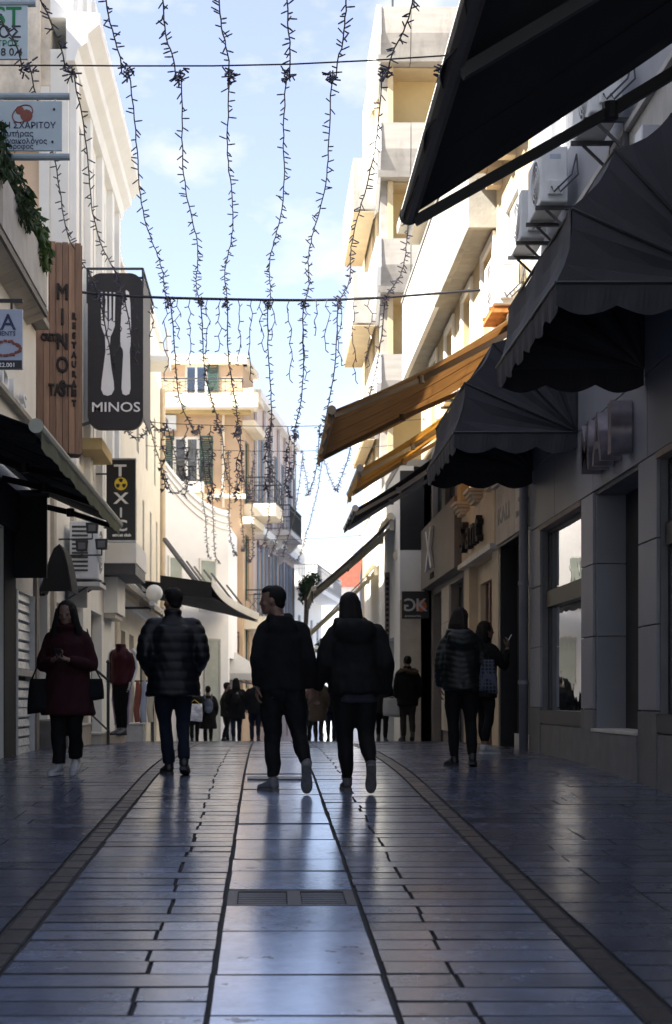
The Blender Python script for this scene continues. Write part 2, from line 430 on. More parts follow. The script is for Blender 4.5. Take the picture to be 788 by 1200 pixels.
class Face:
    """a facade: baseline p0 -> p1 in plan, outward normal on the side given by sgn"""
    def __init__(s, p0, p1, sgn):
        s.o = Vector((p0[0], p0[1], 0)); d = Vector((p1[0] - p0[0], p1[1] - p0[1], 0))
        s.L = d.length; s.u = d.normalized(); s.n = Vector((-s.u.y, s.u.x, 0)) * sgn
    def pt(s, u, d, z): return s.o + s.u * u + s.n * d + Vector((0, 0, z))
    def box(s, mb, u0, u1, d0, d1, z0, z1):
        return mb.obox(s.pt(u0, d0, z0), s.u * (u1 - u0), s.n * (d1 - d0), Vector((0, 0, z1 - z0)))
    def wall(s, name, z0, z1, m, parent, holes=(), u0=0.0, u1=None, thick=0.35, d=0.0):
        """wall with real openings: holes = (ua, ub, za, zb)"""
        u1 = s.L if u1 is None else u1
        us = sorted({u0, u1, *[min(max(h[0], u0), u1) for h in holes], *[min(max(h[1], u0), u1) for h in holes]})
        zs = sorted({z0, z1, *[min(max(h[2], z0), z1) for h in holes], *[min(max(h[3], z0), z1) for h in holes]})
        mb = MB()
        for i in range(len(us) - 1):
            run = None
            for j in range(len(zs) - 1):
                um = (us[i] + us[i+1]) / 2; zm = (zs[j] + zs[j+1]) / 2
                solid = not any(h[0] < um < h[1] and h[2] < zm < h[3] for h in holes)
                if solid:
                    if run is None: run = zs[j]
                    if j == len(zs) - 2: s.box(mb, us[i], us[i+1], d - thick, d, run, zs[j+1]); run = None
                elif run is not None:
                    s.box(mb, us[i], us[i+1], d - thick, d, run, zs[j]); run = None
        return mb.build(name, m, parent)
    def window(s, parent, u0, u1, z0, z1, fm, depth=0.12, shutters=None, mull=1, transom=None, rail=False, fw=0.06, back=True, gm=None, sill=None, name='window'):
        mb = MB()
        s.box(mb, u0, u0 + fw, -depth - 0.05, -depth, z0, z1)
        s.box(mb, u1 - fw, u1, -depth - 0.05, -depth, z0, z1)
        s.box(mb, u0 + fw, u1 - fw, -depth - 0.05, -depth, z0, z0 + fw)
        s.box(mb, u0 + fw, u1 - fw, -depth - 0.05, -depth, z1 - fw, z1)
        for k in range(mull):
            um = u0 + (u1 - u0) * (k + 1) / (mull + 1)
            s.box(mb, um - fw / 2, um + fw / 2, -depth - 0.045, -depth + 0.004, z0 + fw, z1 - fw)
        if transom: s.box(mb, u0 + fw, u1 - fw, -depth - 0.047, -depth + 0.002, transom, transom + fw)
        w = mb.build(name, fm, parent)
        mb = MB(); s.box(mb, u0 + fw * 0.5, u1 - fw * 0.5, -depth - 0.03, -depth - 0.02, z0 + fw * 0.5, z1 - fw * 0.5)
        mb.build('pane', gm or pane_m, w)
        if back:
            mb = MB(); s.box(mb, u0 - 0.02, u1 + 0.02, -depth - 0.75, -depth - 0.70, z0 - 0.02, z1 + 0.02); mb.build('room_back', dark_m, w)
        if sill:
            mb = MB(); s.box(mb, u0 - 0.08, u1 + 0.08, -0.06, 0.09, z0 - 0.08, z0 - 0.002); mb.build('sill', sill, w)
        if shutters:
            sw = (u1 - u0) / 2
            for sd, (a, b) in ((0, (u0 - sw - 0.01, u0 - 0.01)), (1, (u1 + 0.01, u1 + sw + 0.01))):
                if shutters[1] in (sd, 2):
                    mb = MB()
                    s.box(mb, a, a + 0.06, 0.012, 0.05, z0, z1); s.box(mb, b - 0.06, b, 0.012, 0.05, z0, z1)
                    for zz in (z0, (z0 + z1) / 2 - 0.03, z1 - 0.06): s.box(mb, a + 0.06, b - 0.06, 0.014, 0.048, zz, zz + 0.06)
                    k = 0; zz = z0 + 0.07
                    while zz < z1 - 0.09:
                        mb.obox(s.pt(a + 0.06, 0.016, zz), s.u * (b - a - 0.12), s.n * 0.03 + Vector((0, 0, -0.02)), Vector((0, 0, 0.035)))
                        zz += 0.075
                    mb.build('shutter', shutters[0], w)
        return w
    def railing(s, parent, u0, u1, d0, d1, z0, h, m, cross=True, n=None):
        mb = MB()
        def run(a, b):
            a = Vector(a); b = Vector(b); L = (b - a).length
            for zz, t in ((h, 0.045), (h * 0.82, 0.02), (0.08, 0.025)):
                mb.bar(a + Vector((0, 0, zz)), b + Vector((0, 0, zz)), t)
            k = max(2, int(L / 0.13)) if not cross else max(1, round(L / 0.62))
            for i in range(k + 1):
                p = a.lerp(b, i / k); mb.bar(p + Vector((0, 0, 0.01)), p + Vector((0, 0, h)), 0.018)
                if cross and i < k:
                    q = a.lerp(b, (i + 1) / k)
                    mb.bar(p + Vector((0, 0, 0.1)), q + Vector((0, 0, h * 0.8)), 0.014)
                    mb.bar(q + Vector((0, 0, 0.1)), p + Vector((0, 0, h * 0.8)), 0.014)
                    for t in (0.33, 0.66):
                        r = a.lerp(b, (i + t) / k); mb.bar(r + Vector((0, 0, 0.08)), r + Vector((0, 0, h * 0.82)), 0.012)
        run(s.pt(u0, d1, z0), s.pt(u1, d1, z0))
        run(s.pt(u0, d0, z0), s.pt(u0, d1, z0)); run(s.pt(u1, d0, z0), s.pt(u1, d1, z0))
        return mb.build('railing', m, parent)
# ------------------------------------------------------------------ ground and paving
def strip(x0, x1, y0, y1, dz, step=0.5):
    mb = MB(); ys = []; y = y0
    while y < y1: ys.append(y); y += step
    ys.append(y1)
    vs = []; fs = []
    for y in ys: vs += [(x0, y, G(y) + dz), (x1, y, G(y) + dz)]
    for i in range(len(ys) - 1): fs.append((2*i, 2*i+1, 2*i+3, 2*i+2))
    return mb.add(vs, fs)
tag(strip(-400, 400, -30, 600, -0.30, 3.0).build('ground', earth_m), kind='structure')
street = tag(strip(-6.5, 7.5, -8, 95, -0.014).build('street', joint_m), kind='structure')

TILE = {}
def tile_mesh(w, l, kind):
    key = (round(w, 3), round(l, 3), kind)
    if key in TILE: return TILE[key]
    c = (0.004, 0.002, 0.009, 0.004)[kind]
    mb = MB(); h = 0.03
    rg = []
    for z, i in ((-h, 0), (-c * 0.8, 0), (0, c)):
        a, b = w / 2 - i, l / 2 - i
        rg.append([Vector((-a, -b, z)), Vector((a, -b, z)), Vector((a, b, z)), Vector((-a, b, z))])
    mb.rings(rg)
    me = mb.mesh('sett' if kind == 2 else 'paving_slab')
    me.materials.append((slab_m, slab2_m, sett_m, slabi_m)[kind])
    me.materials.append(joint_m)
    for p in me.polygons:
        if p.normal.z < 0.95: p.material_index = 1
    TILE[key] = me
    return me
pieces = []
rnd = random.Random(3)
CX = 0.133
def q(v): return round(v / 0.01) * 0.01
GR0, GR1 = 7.22, 7.66                      # the drain grate lies here
y = 3.2
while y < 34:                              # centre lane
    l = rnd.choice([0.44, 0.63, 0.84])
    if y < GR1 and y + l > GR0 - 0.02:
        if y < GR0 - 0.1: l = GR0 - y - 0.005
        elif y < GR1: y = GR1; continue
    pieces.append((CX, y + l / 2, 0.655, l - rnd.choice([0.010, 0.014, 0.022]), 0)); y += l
y = 3.2; r = 0
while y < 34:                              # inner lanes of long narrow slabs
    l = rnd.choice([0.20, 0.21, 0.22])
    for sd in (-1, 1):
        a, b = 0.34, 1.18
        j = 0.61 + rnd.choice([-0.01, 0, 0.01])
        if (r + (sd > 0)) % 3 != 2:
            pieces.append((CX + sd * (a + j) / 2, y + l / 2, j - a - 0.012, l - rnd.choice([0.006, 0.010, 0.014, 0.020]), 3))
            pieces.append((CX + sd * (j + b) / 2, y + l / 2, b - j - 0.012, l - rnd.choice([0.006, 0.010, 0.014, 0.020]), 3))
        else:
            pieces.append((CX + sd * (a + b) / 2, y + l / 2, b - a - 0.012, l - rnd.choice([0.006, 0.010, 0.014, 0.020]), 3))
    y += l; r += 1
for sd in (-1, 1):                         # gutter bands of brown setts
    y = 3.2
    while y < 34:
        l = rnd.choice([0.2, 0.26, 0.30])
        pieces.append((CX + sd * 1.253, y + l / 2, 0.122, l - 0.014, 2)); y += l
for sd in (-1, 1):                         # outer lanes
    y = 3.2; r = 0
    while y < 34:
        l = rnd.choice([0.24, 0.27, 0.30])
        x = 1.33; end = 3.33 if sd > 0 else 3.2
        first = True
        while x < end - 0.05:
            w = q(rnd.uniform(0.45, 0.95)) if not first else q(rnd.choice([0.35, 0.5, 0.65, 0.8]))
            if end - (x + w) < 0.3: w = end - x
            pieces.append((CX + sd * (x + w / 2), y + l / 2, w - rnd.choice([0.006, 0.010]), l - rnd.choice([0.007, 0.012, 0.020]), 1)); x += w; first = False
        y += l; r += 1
pieces.sort(key=lambda p: p[1])
n_obj = 0
rest = [MB(), MB(), MB(), MB()]
for (x, y, w, l, k) in pieces:
    if y < 4.4 and k != 2 or y < 4.2: 
        far = True
    else:
        far = n_obj >= 300
    sl = math.atan2(G(y + 0.1) - G(y - 0.1), 0.2)
    z = G(y) + rnd.uniform(-0.0015, 0.0015)
    tl = 1.0 if abs(x - CX) < 1.2 else 0.45; rx = sl + rnd.gauss(0, 0.0055) * tl; ry = rnd.gauss(0, 0.003) * tl
    if not far or (k == 2 and 4.2 <= y < 12):
        me = tile_mesh(w, l, k)
        o = bpy.data.objects.new(me.name, me); o.location = (x + rnd.gauss(0, 0.002), y, z); o.rotation_euler = (rx, ry, rnd.gauss(0, 0.004))
        COL.objects.link(o); o.parent = street
        if k != 2: n_obj += 1
    else:
        M = Matrix.Translation((x, y, z)) @ Matrix.Rotation(rx, 4, 'X') @ Matrix.Rotation(ry, 4, 'Y')
        c = 0.0025
        a, b = w / 2, l / 2
        vs = [(-a, -b, -.03), (a, -b, -.03), (a, b, -.03), (-a, b, -.03), (-a, -b, -c), (a, -b, -c), (a, b, -c), (-a, b, -c),
              (-a + c, -b + c, 0), (a - c, -b + c, 0), (a - c, b - c, 0), (-a + c, b - c, 0)]
        rest[k].add([M @ Vector(v) for v in vs], [(8, 9, 10, 11), (4, 5, 9, 8), (5, 6, 10, 9), (6, 7, 11, 10), (7, 4, 8, 11),
                                                   (0, 1, 5, 4), (1, 2, 6, 5), (2, 3, 7, 6), (3, 0, 4, 7)])
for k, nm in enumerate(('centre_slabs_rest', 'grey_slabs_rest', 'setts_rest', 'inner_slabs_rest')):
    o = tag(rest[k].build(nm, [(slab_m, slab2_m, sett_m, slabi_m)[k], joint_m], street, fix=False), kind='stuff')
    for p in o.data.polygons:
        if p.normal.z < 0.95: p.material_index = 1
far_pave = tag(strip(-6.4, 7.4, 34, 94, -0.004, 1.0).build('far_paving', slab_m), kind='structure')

# drain grate in the centre lane
gr = thing('drain_grate', 'steel slotted drain grate of two panels set in the centre slabs', 'grate', (CX, (GR0 + GR1) / 2, G(7.44)))
zt = lambda y: G(y) - 0.004
def gbox(mb, x0, x1, y0, y1, top, h):
    mb.add([(x0, y0, zt(y0) + top - h), (x1, y0, zt(y0) + top - h), (x1, y1, zt(y1) + top - h), (x0, y1, zt(y1) + top - h),
            (x0, y0, zt(y0) + top), (x1, y0, zt(y0) + top), (x1, y1, zt(y1) + top), (x0, y1, zt(y1) + top)],
           [(0, 3, 2, 1), (4, 5, 6, 7), (0, 1, 5, 4), (1, 2, 6, 5), (2, 3, 7, 6), (3, 0, 4, 7)])
mb = MB()
xa, xb = CX - 0.325, CX + 0.325
for (a, b, c, d) in ((xa, xb, GR0 + .005, GR0 + .035), (xa, xb, GR1 - .035, GR1 - .005), (xa, xa + .05, GR0 + .035, GR1 - .035), (xb - .05, xb, GR0 + .035, GR1 - .035), (CX - .02, CX + .05, GR0 + .035, GR1 - .035)):
    gbox(mb, a, b, c, d, 0.004, 0.02)
mb.build('frame', mat('cast_iron', (0.035, 0.035, 0.04), 0.42, 0.2, 8, 0.2, 60, metal=0.7), gr)
for (a, b) in ((xa + .055, CX - .025), (CX + .055, xb - .055)):
    mb = MB(); n = 7
    for i in range(n):
        y0 = GR0 + 0.042 + i * (GR1 - GR0 - 0.08) / n
        gbox(mb, a, b, y0, y0 + 0.022, 0.001, 0.016)
    mb.build('grille_panel', mat('worn_steel', (0.09, 0.095, 0.11), 0.36, 0.15, 8, 0.1, 60, metal=0.7), gr)
mb = MB(); mb.box(xa, xb, GR0, GR1, G(7.44) - 0.0135 - 0.06, G(7.2) - 0.0105); mb.build('pit', matte_m, gr)
# small square manhole further up the lane
mb = MB(); mb.box(CX - 0.30, CX + 0.27, 13.55, 14.1, G(13.5) - 0.02, G(13.8) + 0.006)
tag(mb.build('manhole_cover', mat('cast_iron2', (0.06, 0.06, 0.07), 0.45, 0.2, 8, 0.4, 50, metal=0.6)), 'small dark square cover in the paving near the walking couple', 'manhole cover')

# ------------------------------------------------------------------ shared fittings
def ac_unit(label, c, ax, dep, w, h, d, group='air conditioning units on the right-hand facades', pan=None, vent_side=False):
    """c: back-bottom-centre on the wall; ax: along the wall; dep: outward"""
    ax = Vector(ax).normalized(); dep = Vector(dep).normalized(); c = Vector(c); up = Vector((0, 0, 1))
    t = thing('air_conditioner', label, 'air conditioner', c, 0, group)
    mb = MB(); mb.obox(c - ax * w/2 + dep * 0.08 + up * 0.05, ax * w, dep * d, up * h); mb.build('casing', ac_m, t, bevel=0.02)
    mb = MB()
    f = c + dep * (0.08 + d + 0.004) + up * (0.05 + h * 0.5) - ax * w * 0.12
    for r in (0.36, 0.27, 0.18, 0.09):
        pts = [f + (ax * cos(a) + up * sin(a)) * r * h * 1.05 for a in [2*pi*k/20 for k in range(21)]]
        mb.tube(pts, 0.008, 5, False)
    for k in range(8):
        a = 2*pi*k/8; mb.bar(f, f + (ax*cos(a) + up*sin(a)) * h * 0.37, 0.008)
    mb.build('fan_grille', ac_m, t)
    mb = MB(); pts = [f - dep * 0.006 + (ax * cos(a) + up * sin(a)) * h * 0.37 for a in [2*pi*k/24 for k in range(24)]]
    mb.prism(pts, dep * 0.004); mb.build('fan_opening', acd_m, t)
    if vent_side:
        mb = MB()
        for k in range(11): 
            z = 0.12 + k * (h - 0.16) / 11
            mb.obox(c - ax * (w/2 + 0.006) + dep * 0.12 + up * (0.05 + z), ax * 0.005, dep * d * 0.55, up * (h - 0.16) / 22)
        mb.build('side_louvres', acd_m, t)
    else:
        mb = MB(); mb.obox(c - ax * (w/2 + 0.05) + dep * 0.14 + up * 0.12, ax * 0.05, dep * d * 0.55, up * 0.16); mb.build('valve_cover', ac_m, t, bevel=0.01)
        mb = MB(); mb.obox(c - ax * (w/2 + 0.003) + dep * 0.16 + up * (0.02 + h * 0.82), ax * 0.003, dep * 0.12, up * 0.05); mb.build('rating_plate', signb_m, t)
        mb = MB()
        for k in range(2):
            a = c - ax * (w/2 + 0.05) + dep * (0.2 + 0.07 * k) + up * 0.2
            mb.tube([a, a - ax * 0.12 - up * 0.1, a - ax * 0.1 - dep * 0.2 + up * 0.1, a - dep * (0.2 + 0.07 * k) + up * 0.35 - ax * 0.02], 0.010, 6)
        mb.build('hose', acd_m, t)
    for k in (-0.36, 0.36):
        mb = MB(); p = c + ax * w * k
        mb.obox(p - ax * 0.02 + up * 0.0, ax * 0.04, dep * (d + 0.12), up * 0.04); mb.obox(p - ax * 0.02 - up * 0.28, ax * 0.04, dep * 0.04, up * 0.28)
        mb.bar(p + dep * d - up * 0.0, p - up * 0.27 + dep * 0.02, 0.025)
        mb.build('bracket', pan or acd_m, t)
    if pan:
        mb = MB(); mb.obox(c - ax * w * 0.5 + dep * 0.05 - up * 0.06, ax * w, dep * (d + 0.05), up * 0.05); mb.build('drip_pan', pan, t)
    return t

def awning(name, label, Y0, Y1, Xf, Zf, Xw, Zw, fab, frame=alu_m, val=0.25, sag=0.05, group=None, yaw=0.0, arms=(0.12, 0.88), seam=True, armm=None, bend=0.35, drop=0.22):
    """retractable awning between depths Y0 and Y1, front bar at Xf, wall roller at Xw"""
    s = 1 if Xw > Xf else -1
    t = thing(name, label, 'awning', (Xw, (Y0 + Y1) / 2, Zw), 0, group)
    nu, nv = 16, 10; vs = []; fs = []
    for j in range(nv + 1):
        b = j / nv
        for i in range(nu + 1):
            a = i / nu; yy = Y0 + (Y1 - Y0) * a
            xx = Xw + (Xf - Xw) * b; zz = Zw + (Zf - Zw) * b - sag * sin(pi * b) * (0.75 + 0.25 * cos(2 * pi * a * 3))
            vs.append((xx + yaw * (yy - Y0) * b, yy, zz))
    for j in range(nv):
        for i in range(nu):
            k = j * (nu + 1) + i; fs.append((k, k + 1, k + nu + 2, k + nu + 1))
    mb = MB(); mb.add(vs, fs); f = solidify(mb.build('fabric', fab, t, smooth=True, fix=False), 0.006)
    if seam:
        mb = MB(); n = max(2, int((Y1 - Y0) / 0.9))
        for i in range(1, n):
            a = i / n; yy = Y0 + (Y1 - Y0) * a
            mb.tube([(Xw + (Xf - Xw) * b + yaw * (yy - Y0) * b, yy, Zw + (Zf - Zw) * b - sag * sin(pi * b) * (0.75 + 0.25 * cos(2 * pi * a * 3)) - 0.006) for b in [k / 8 for k in range(9)]], 0.006, 5)
        tag(mb.build('seams', fab, f), kind='stuff')
    # front bar, rounded profile
    e = Xf + yaw * (Y1 - Y0)
    mb = MB(); mb.tube([(Xf - s * 0.03, Y0 - 0.03, Zf), (e - s * 0.03, Y1 + 0.03, Zf)], 0.055, 10); fb = mb.build('front_bar', frame, t, smooth=False)
    for (x, y) in ((Xf, Y0 - 0.04), (e, Y1 + 0.03)):
        mb = MB(); mb.tube([(x - s * 0.03, y, Zf), (x - s * 0.03, y + 0.01, Zf)], 0.062, 12); mb.build('end_cap', frame, fb)
    if val:
        vs = []; fs = []; n = int((Y1 - Y0) / 0.06)
        for i in range(n + 1):
            a = i / n; yy = Y0 + (Y1 - Y0) * a; x = Xf - s * 0.06 + yaw * (yy - Y0) + 0.015 * sin(yy * 9)
            vs += [(x, yy, Zf + 0.02), (x + 0.02 * sin(yy * 7 + 1), yy, Zf - val * (0.86 + 0.14 * abs(sin(yy * pi / 0.28))))]
        for i in range(n): fs.append((2*i, 2*i+2, 2*i+3, 2*i+1))
        mb = MB(); mb.add(vs, fs); solidify(mb.build('valance', fab, t, fix=False), 0.005)
    mb = MB(); mb.tube([(Xw - s * 0.08, Y0 - 0.02, Zw), (Xw - s * 0.08, Y1 + 0.02, Zw)], 0.075, 12); mb.build('roller', frame, t)
    for q_ in (Y0 + 0.1, Y1 - 0.1):
        mb = MB(); mb.box(min(Xw, Xw - s * 0.1), max(Xw, Xw - s * 0.1), q_ - 0.03, q_ + 0.03, Zw - 0.3, Zw - 0.076); mb.build('wall_bracket', frame, t)
    for a in arms:
        yy = Y0 + (Y1 - Y0) * a; m = armm or frame
        ye = yy + (bend if a < 0.5 else -bend) * min(1, (Y1 - Y0) / 3)
        el = Vector((Xw + (Xf - Xw) * 0.52 + yaw * (yy - Y0) * 0.5, ye, Zw - drop + (Zf - Zw + drop - 0.06) * 0.52))
        mb = MB(); mb.bar((Xw - s * 0.04, yy, Zw - drop), el, 0.05, 0.07); A = mb.build('arm', m, t)
        mb = MB(); mb.bar(el, (Xf + s * 0.0 + yaw * (yy - Y0), yy, Zf - 0.06), 0.045, 0.06); mb.build('forearm', m, A)
        mb = MB(); mb.tube([el - Vector((0, 0, 0.05)), el + Vector((0, 0, 0.05))], 0.05, 10); mb.build('elbow', m, A)
    return t

def dome_awning(label, Y0, Y1, Xw, Zb, rad, fab, group):
    """fan-ribbed hood: ribs swing from a pivot on the wall, scalloped valance all round"""
    t = thing('dome_awning', label, 'awning', (Xw, (Y0 + Y1) / 2, Zb), 0, group)
    ang = [0, 24, 47, 68, 90]
    def pr(a, y): return Vector((Xw - rad * cos(radians(a)) * (1.0), y, Zb + rad * 0.98 * sin(radians(a))))
    prof = []
    for i in range(len(ang) - 1):
        for k in range(4):
            a = ang[i] + (ang[i+1] - ang[i]) * k / 4; p0 = pr(ang[i], 0); p1 = pr(ang[i+1], 0); q_ = p0.lerp(p1, k / 4)
            c = Vector((Xw, 0, Zb)); q_ = q_ + (c - q_) * 0.035 * sin(pi * k / 4); prof.append(q_)
    prof.append(pr(90, 0))
    mb = MB(); n = 10; vs = []; fs = []
    for p in prof:
        for i in range(n + 1):
            yy = Y0 + (Y1 - Y0) * i / n; w = 0.012 * sin(yy * 5 + p.z * 7)
            vs.append(p + Vector((-w, yy, -0.02 * sin(pi * i / n))))
    for j in range(len(prof) - 1):
        for i in range(n):
            k = j * (n + 1) + i; fs.append((k, k + 1, k + n + 2, k + n + 1))
    mb.add(vs, fs); solidify(mb.build('hood_fabric', fab, t, smooth=False, fix=False), 0.006)
    for y in (Y0, Y1):
        mb = MB(); c = Vector((Xw, y, Zb)); sg = 1 if y == Y0 else -1
        for i in range(len(prof) - 1):
            p, q_ = prof[i] + Vector((0, y, 0)), prof[i+1] + Vector((0, y, 0))
            m0 = [c.lerp(p, u) + Vector((0, sg * 0.05 * sin(pi * u) * (0.3 + 0.7 * ((i % 4) in (1, 2))), 0)) for u in (0, .25, .5, .75, 1)]
            m1 = [c.lerp(q_, u) + Vector((0, sg * 0.05 * sin(pi * u) * (0.3 + 0.7 * (((i + 1) % 4) in (1, 2))), 0)) for u in (0, .25, .5, .75, 1)]
            for u in range(4): mb.add([m0[u], m0[u+1], m1[u+1], m1[u]], [(0, 1, 2, 3)])
        solidify(mb.build('end_panel', fab, t, fix=False), 0.006)
        for a in ang:
            mb = MB(); e = pr(a, y); mb.tube([c, e], 0.014, 6); mb.build('rib', black_m, t)
    for a in ang:
        mb = MB(); mb.tube([pr(a, Y0), pr(a, Y1)], 0.014, 6); mb.build('rib', black_m, t)
    mb = MB(); path = [Vector((Xw, Y0, Zb)), pr(0, Y0), pr(0, Y1), Vector((Xw, Y1, Zb))]
    for a, b in zip(path, path[1:]):
        L = (b - a).length; n = max(8, int(L / 0.04)); k = max(2, round(L / 0.42)); vs = []; fs = []
        out = (b - a).cross(Vector((0, 0, 1))).normalized()
        for i in range(n + 1):
            p = a.lerp(b, i / n); d = 0.16 + 0.07 * abs(sin(pi * k * i / n)); w = 0.01 * sin(i * 0.9)
            vs += [p + Vector((0, 0, 0.01)), p + out * (0.015 + w) - Vector((0, 0, d))]
        for i in range(n): fs.append((2*i, 2*i+2, 2*i+3, 2*i+1))
        mb.add(vs, fs)
    solidify(mb.build('scalloped_valance', fab, t, fix=False), 0.005)
    return t

# ------------------------------------------------------------------ right: grey-clad shop
t = thing('grey_shop', 'grey-clad shop with large plate windows, deep doorway and concrete upper wall', 'building', (R1X, 12, G(12)))
f = Face((R1X, 18.9), (R1X, 4.0), -1)
U = lambda Y: 18.9 - Y
J = [-0.10, 0.667, 1.43, 2.185]
holes = [(U(18.2), U(15.85), -0.29, 2.15), (U(15.27), U(13.42), -0.33, 2.15), (U(12.78), U(9.6), -0.29, 2.15), (U(9.0), U(6.4), -0.6, 2.15)]
f.wall('wall', -1.6, 5.36, plinth_m, t, holes, thick=0.30, d=-0.032)
def panels(u0, u1, zs, d0=-0.03, d1=0.0, nm='cladding_panel', m=clad_m, gap=0.006):
    for a, b in zip(zs, zs[1:]):
        mb = MB(); f.box(mb, u0 + gap, u1 - gap, d0, d1, a + gap, b - gap); mb.build(nm, m, t, bevel=0.003)
for (a, b) in ((18.9, 18.2), (15.85, 15.27), (13.42, 12.78), (9.6, 9.0), (6.4, 5.0)):
    panels(U(a), U(b), J)
    panels(U(a), U(b), [-1.3, -0.10], nm='plinth_panel', m=plinth_m, d1=0.006)
for (a, b) in ((18.9, 17.3), (17.3, 15.27), (15.27, 13.1), (13.1, 10.9), (10.9, 8.6), (8.6, 6.2)):
    panels(U(a), U(b), [2.185, 2.95])
for i, (a, b) in enumerate(((18.9, 16.4), (16.4, 13.6), (13.6, 10.8), (10.8, 8.0), (8.0, 5.0))):
    panels(U(a), U(b), [2.95, 4.15], m=clad_m)
    panels(U(a), U(b), [4.15, 5.36], m=concn_m, d0=-0.031, d1=0.012, gap=0.008)
for (a, b) in ((18.2, 17.0), (17.0, 15.85), (12.78, 11.2), (11.2, 9.6)):
    panels(U(a), U(b), [-1.3, -0.30], nm='plinth_panel', m=plinth_m, d1=-0.004)
# doorway reveals and its stone step
mb = MB(); f.box(mb, U(15.27), U(13.42), -1.5, 0.02, -1.3, -0.335); mb.build('doorway_step', plinth_m, t)
for zs in zip([-0.33] + J[1:], J[1:] + [2.16]):
    if zs[1] - zs[0] < 0.05: continue
    mb = MB(); f.box(mb, U(15.27) - 0.0, U(15.27) + 0.03, -1.5, -0.034, zs[0] + 0.005, zs[1] - 0.005); mb.build('cladding_panel', clad_m, t, bevel=0.003)
    mb = MB(); f.box(mb, U(13.42) - 0.03, U(13.42), -1.5, -0.034, zs[0] + 0.005, zs[1] - 0.005); mb.build('cladding_panel', clad_m, t, bevel=0.003)
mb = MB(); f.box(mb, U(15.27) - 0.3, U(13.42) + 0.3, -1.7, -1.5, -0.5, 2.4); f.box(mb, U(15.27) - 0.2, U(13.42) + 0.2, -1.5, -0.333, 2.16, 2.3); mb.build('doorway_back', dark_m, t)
mb = MB(); f.box(mb, U(15.27) + 0.03, U(13.42) - 0.03, -0.5, 0.03, -0.333, -0.30); mb.build('doorway_sill', marble_m, t, bevel=0.004)
def shopwin(u0, u1, z0, z1, tr, zt=0.2):
    w = f.window(t, u0, u1, z0, z1, black_m, depth=0.10, mull=0, fw=0.07, gm=glass_m, back=False, name='display_window')
    mb = MB(); f.box(mb, u0 + 0.07, u1 - 0.07, -0.16, -0.06, tr, tr + zt); mb.build('transom', black_m, w)
    mb = MB(); f.box(mb, u0 + 0.002, u1 - 0.002, -0.105, 0.012, z1 - 0.03, z1 + 0.028); mb.build('head_trim', mat('head_trim_stone', (0.28, 0.21, 0.17), 0.6, 0.2, 5), w)
    mb = MB(); f.box(mb, u0, u1, -0.10, 0.004, z0 - 0.001, z0 + 0.16); mb.build('bottom_panel', mat('anthracite_panel', (0.06, 0.06, 0.065), 0.5, 0.1, 4), w)
    mb = MB(); f.box(mb, u0 - 0.1, u1 + 0.1, -1.6, -1.55, z0 - 0.1, z1 + 0.1); f.box(mb, u0 - 0.1, u1 + 0.1, -1.55, -0.34, z0 - 0.1, z0 - 0.02)
    f.box(mb, u0 - 0.1, u1 + 0.1, -1.55, -0.34, z1 + 0.02, z1 + 0.1); f.box(mb, u0 - 0.15, u0 - 0.1, -1.6, -0.34, z0 - 0.1, z1 + 0.1); f.box(mb, u1 + 0.1, u1 + 0.15, -1.6, -0.34, z0 - 0.1, z1 + 0.1)
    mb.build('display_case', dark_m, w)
    return w
shopwin(U(18.2), U(15.85), -0.29, 2.15, 1.15)
shopwin(U(12.78), U(9.6), -0.29, 2.15, 1.35)
shopwin(U(9.0), U(6.4), -0.6, 2.15, 1.35)
# ledge and upper storey
mb = MB(); f.box(mb, -0.02, f.L, -0.5, 0.06, 5.362, 5.42); mb.build('ledge', concn_m, t)
up_h = [(U(17.6), U(16.2), 6.3, 7.7), (U(14.6), U(13.2), 6.3, 7.7), (U(11.6), U(10.2), 6.3, 7.7)]
f.wall('upper_wall', 5.42, 9.0, bandc_m, t, up_h, thick=0.3, d=-0.02)
for h in up_h: f.window(t, *h, white_m, depth=0.14, mull=1)
mb = MB(); mb.box(R1X + 0.34, 12, 4.0, 18.88, -1.5, 8.9); mb.build('core', dark_m, t)
mb = MB(); mb.box(R1X + 0.02, 12, 18.885, 18.9, -1.5, 8.98); mb.build('side_wall', bandc_m, t)
mb = MB(); mb.box(R1X - 0.02, 12, 3.9, 18.98, 9.0, 9.2); mb.build('roof_slab', conc2_m, t)
# raised letters on the fascia
lt = thing('wall_lettering', 'deep tarnished metal capital letters MAI on the grey fascia', 'sign', (R1X, 14.5, 2.4))
for s_, y0, w_ in (('M', 14.95, 0.95), ('A', 14.38, 0.95), ('I', 13.80, 1.9)):
    text('letter', s_, (R1X - 0.11, y0, 2.32), (0, -1, 0), (0, 0, 1), 0.70, 0.10, chrome_m, lt, wx=w_ * 0.86)
# small flood-lamp box on the near upper wall
mb = MB(); mb.box(R1X - 0.18, R1X - 0.012, 12.6, 12.85, 4.62, 5.0); tag(mb.build('junction_box', steel_m, bevel=0.01), 'small grey metal box fixed on the concrete above the dark hood awnings', 'junction box')
# downpipe at the shop's far corner
mb = MB(); mb.tube([(R1X - 0.07, 18.98, G(19) + 0.0), (R1X - 0.07, 18.98, 5.3)], 0.06, 12)
dp = tag(mb.build('downpipe', pipe_m, smooth=True), 'dark grey vertical downpipe at the corner of the grey shop', 'downpipe')
for z in (0.2, 1.5, 2.6):
    mb = MB(); mb.tube([(R1X - 0.07, 18.98, z), (R1X - 0.07, 18.98, z + 0.05)], 0.072, 12); mb.build('pipe_collar', pipe_m, dp)
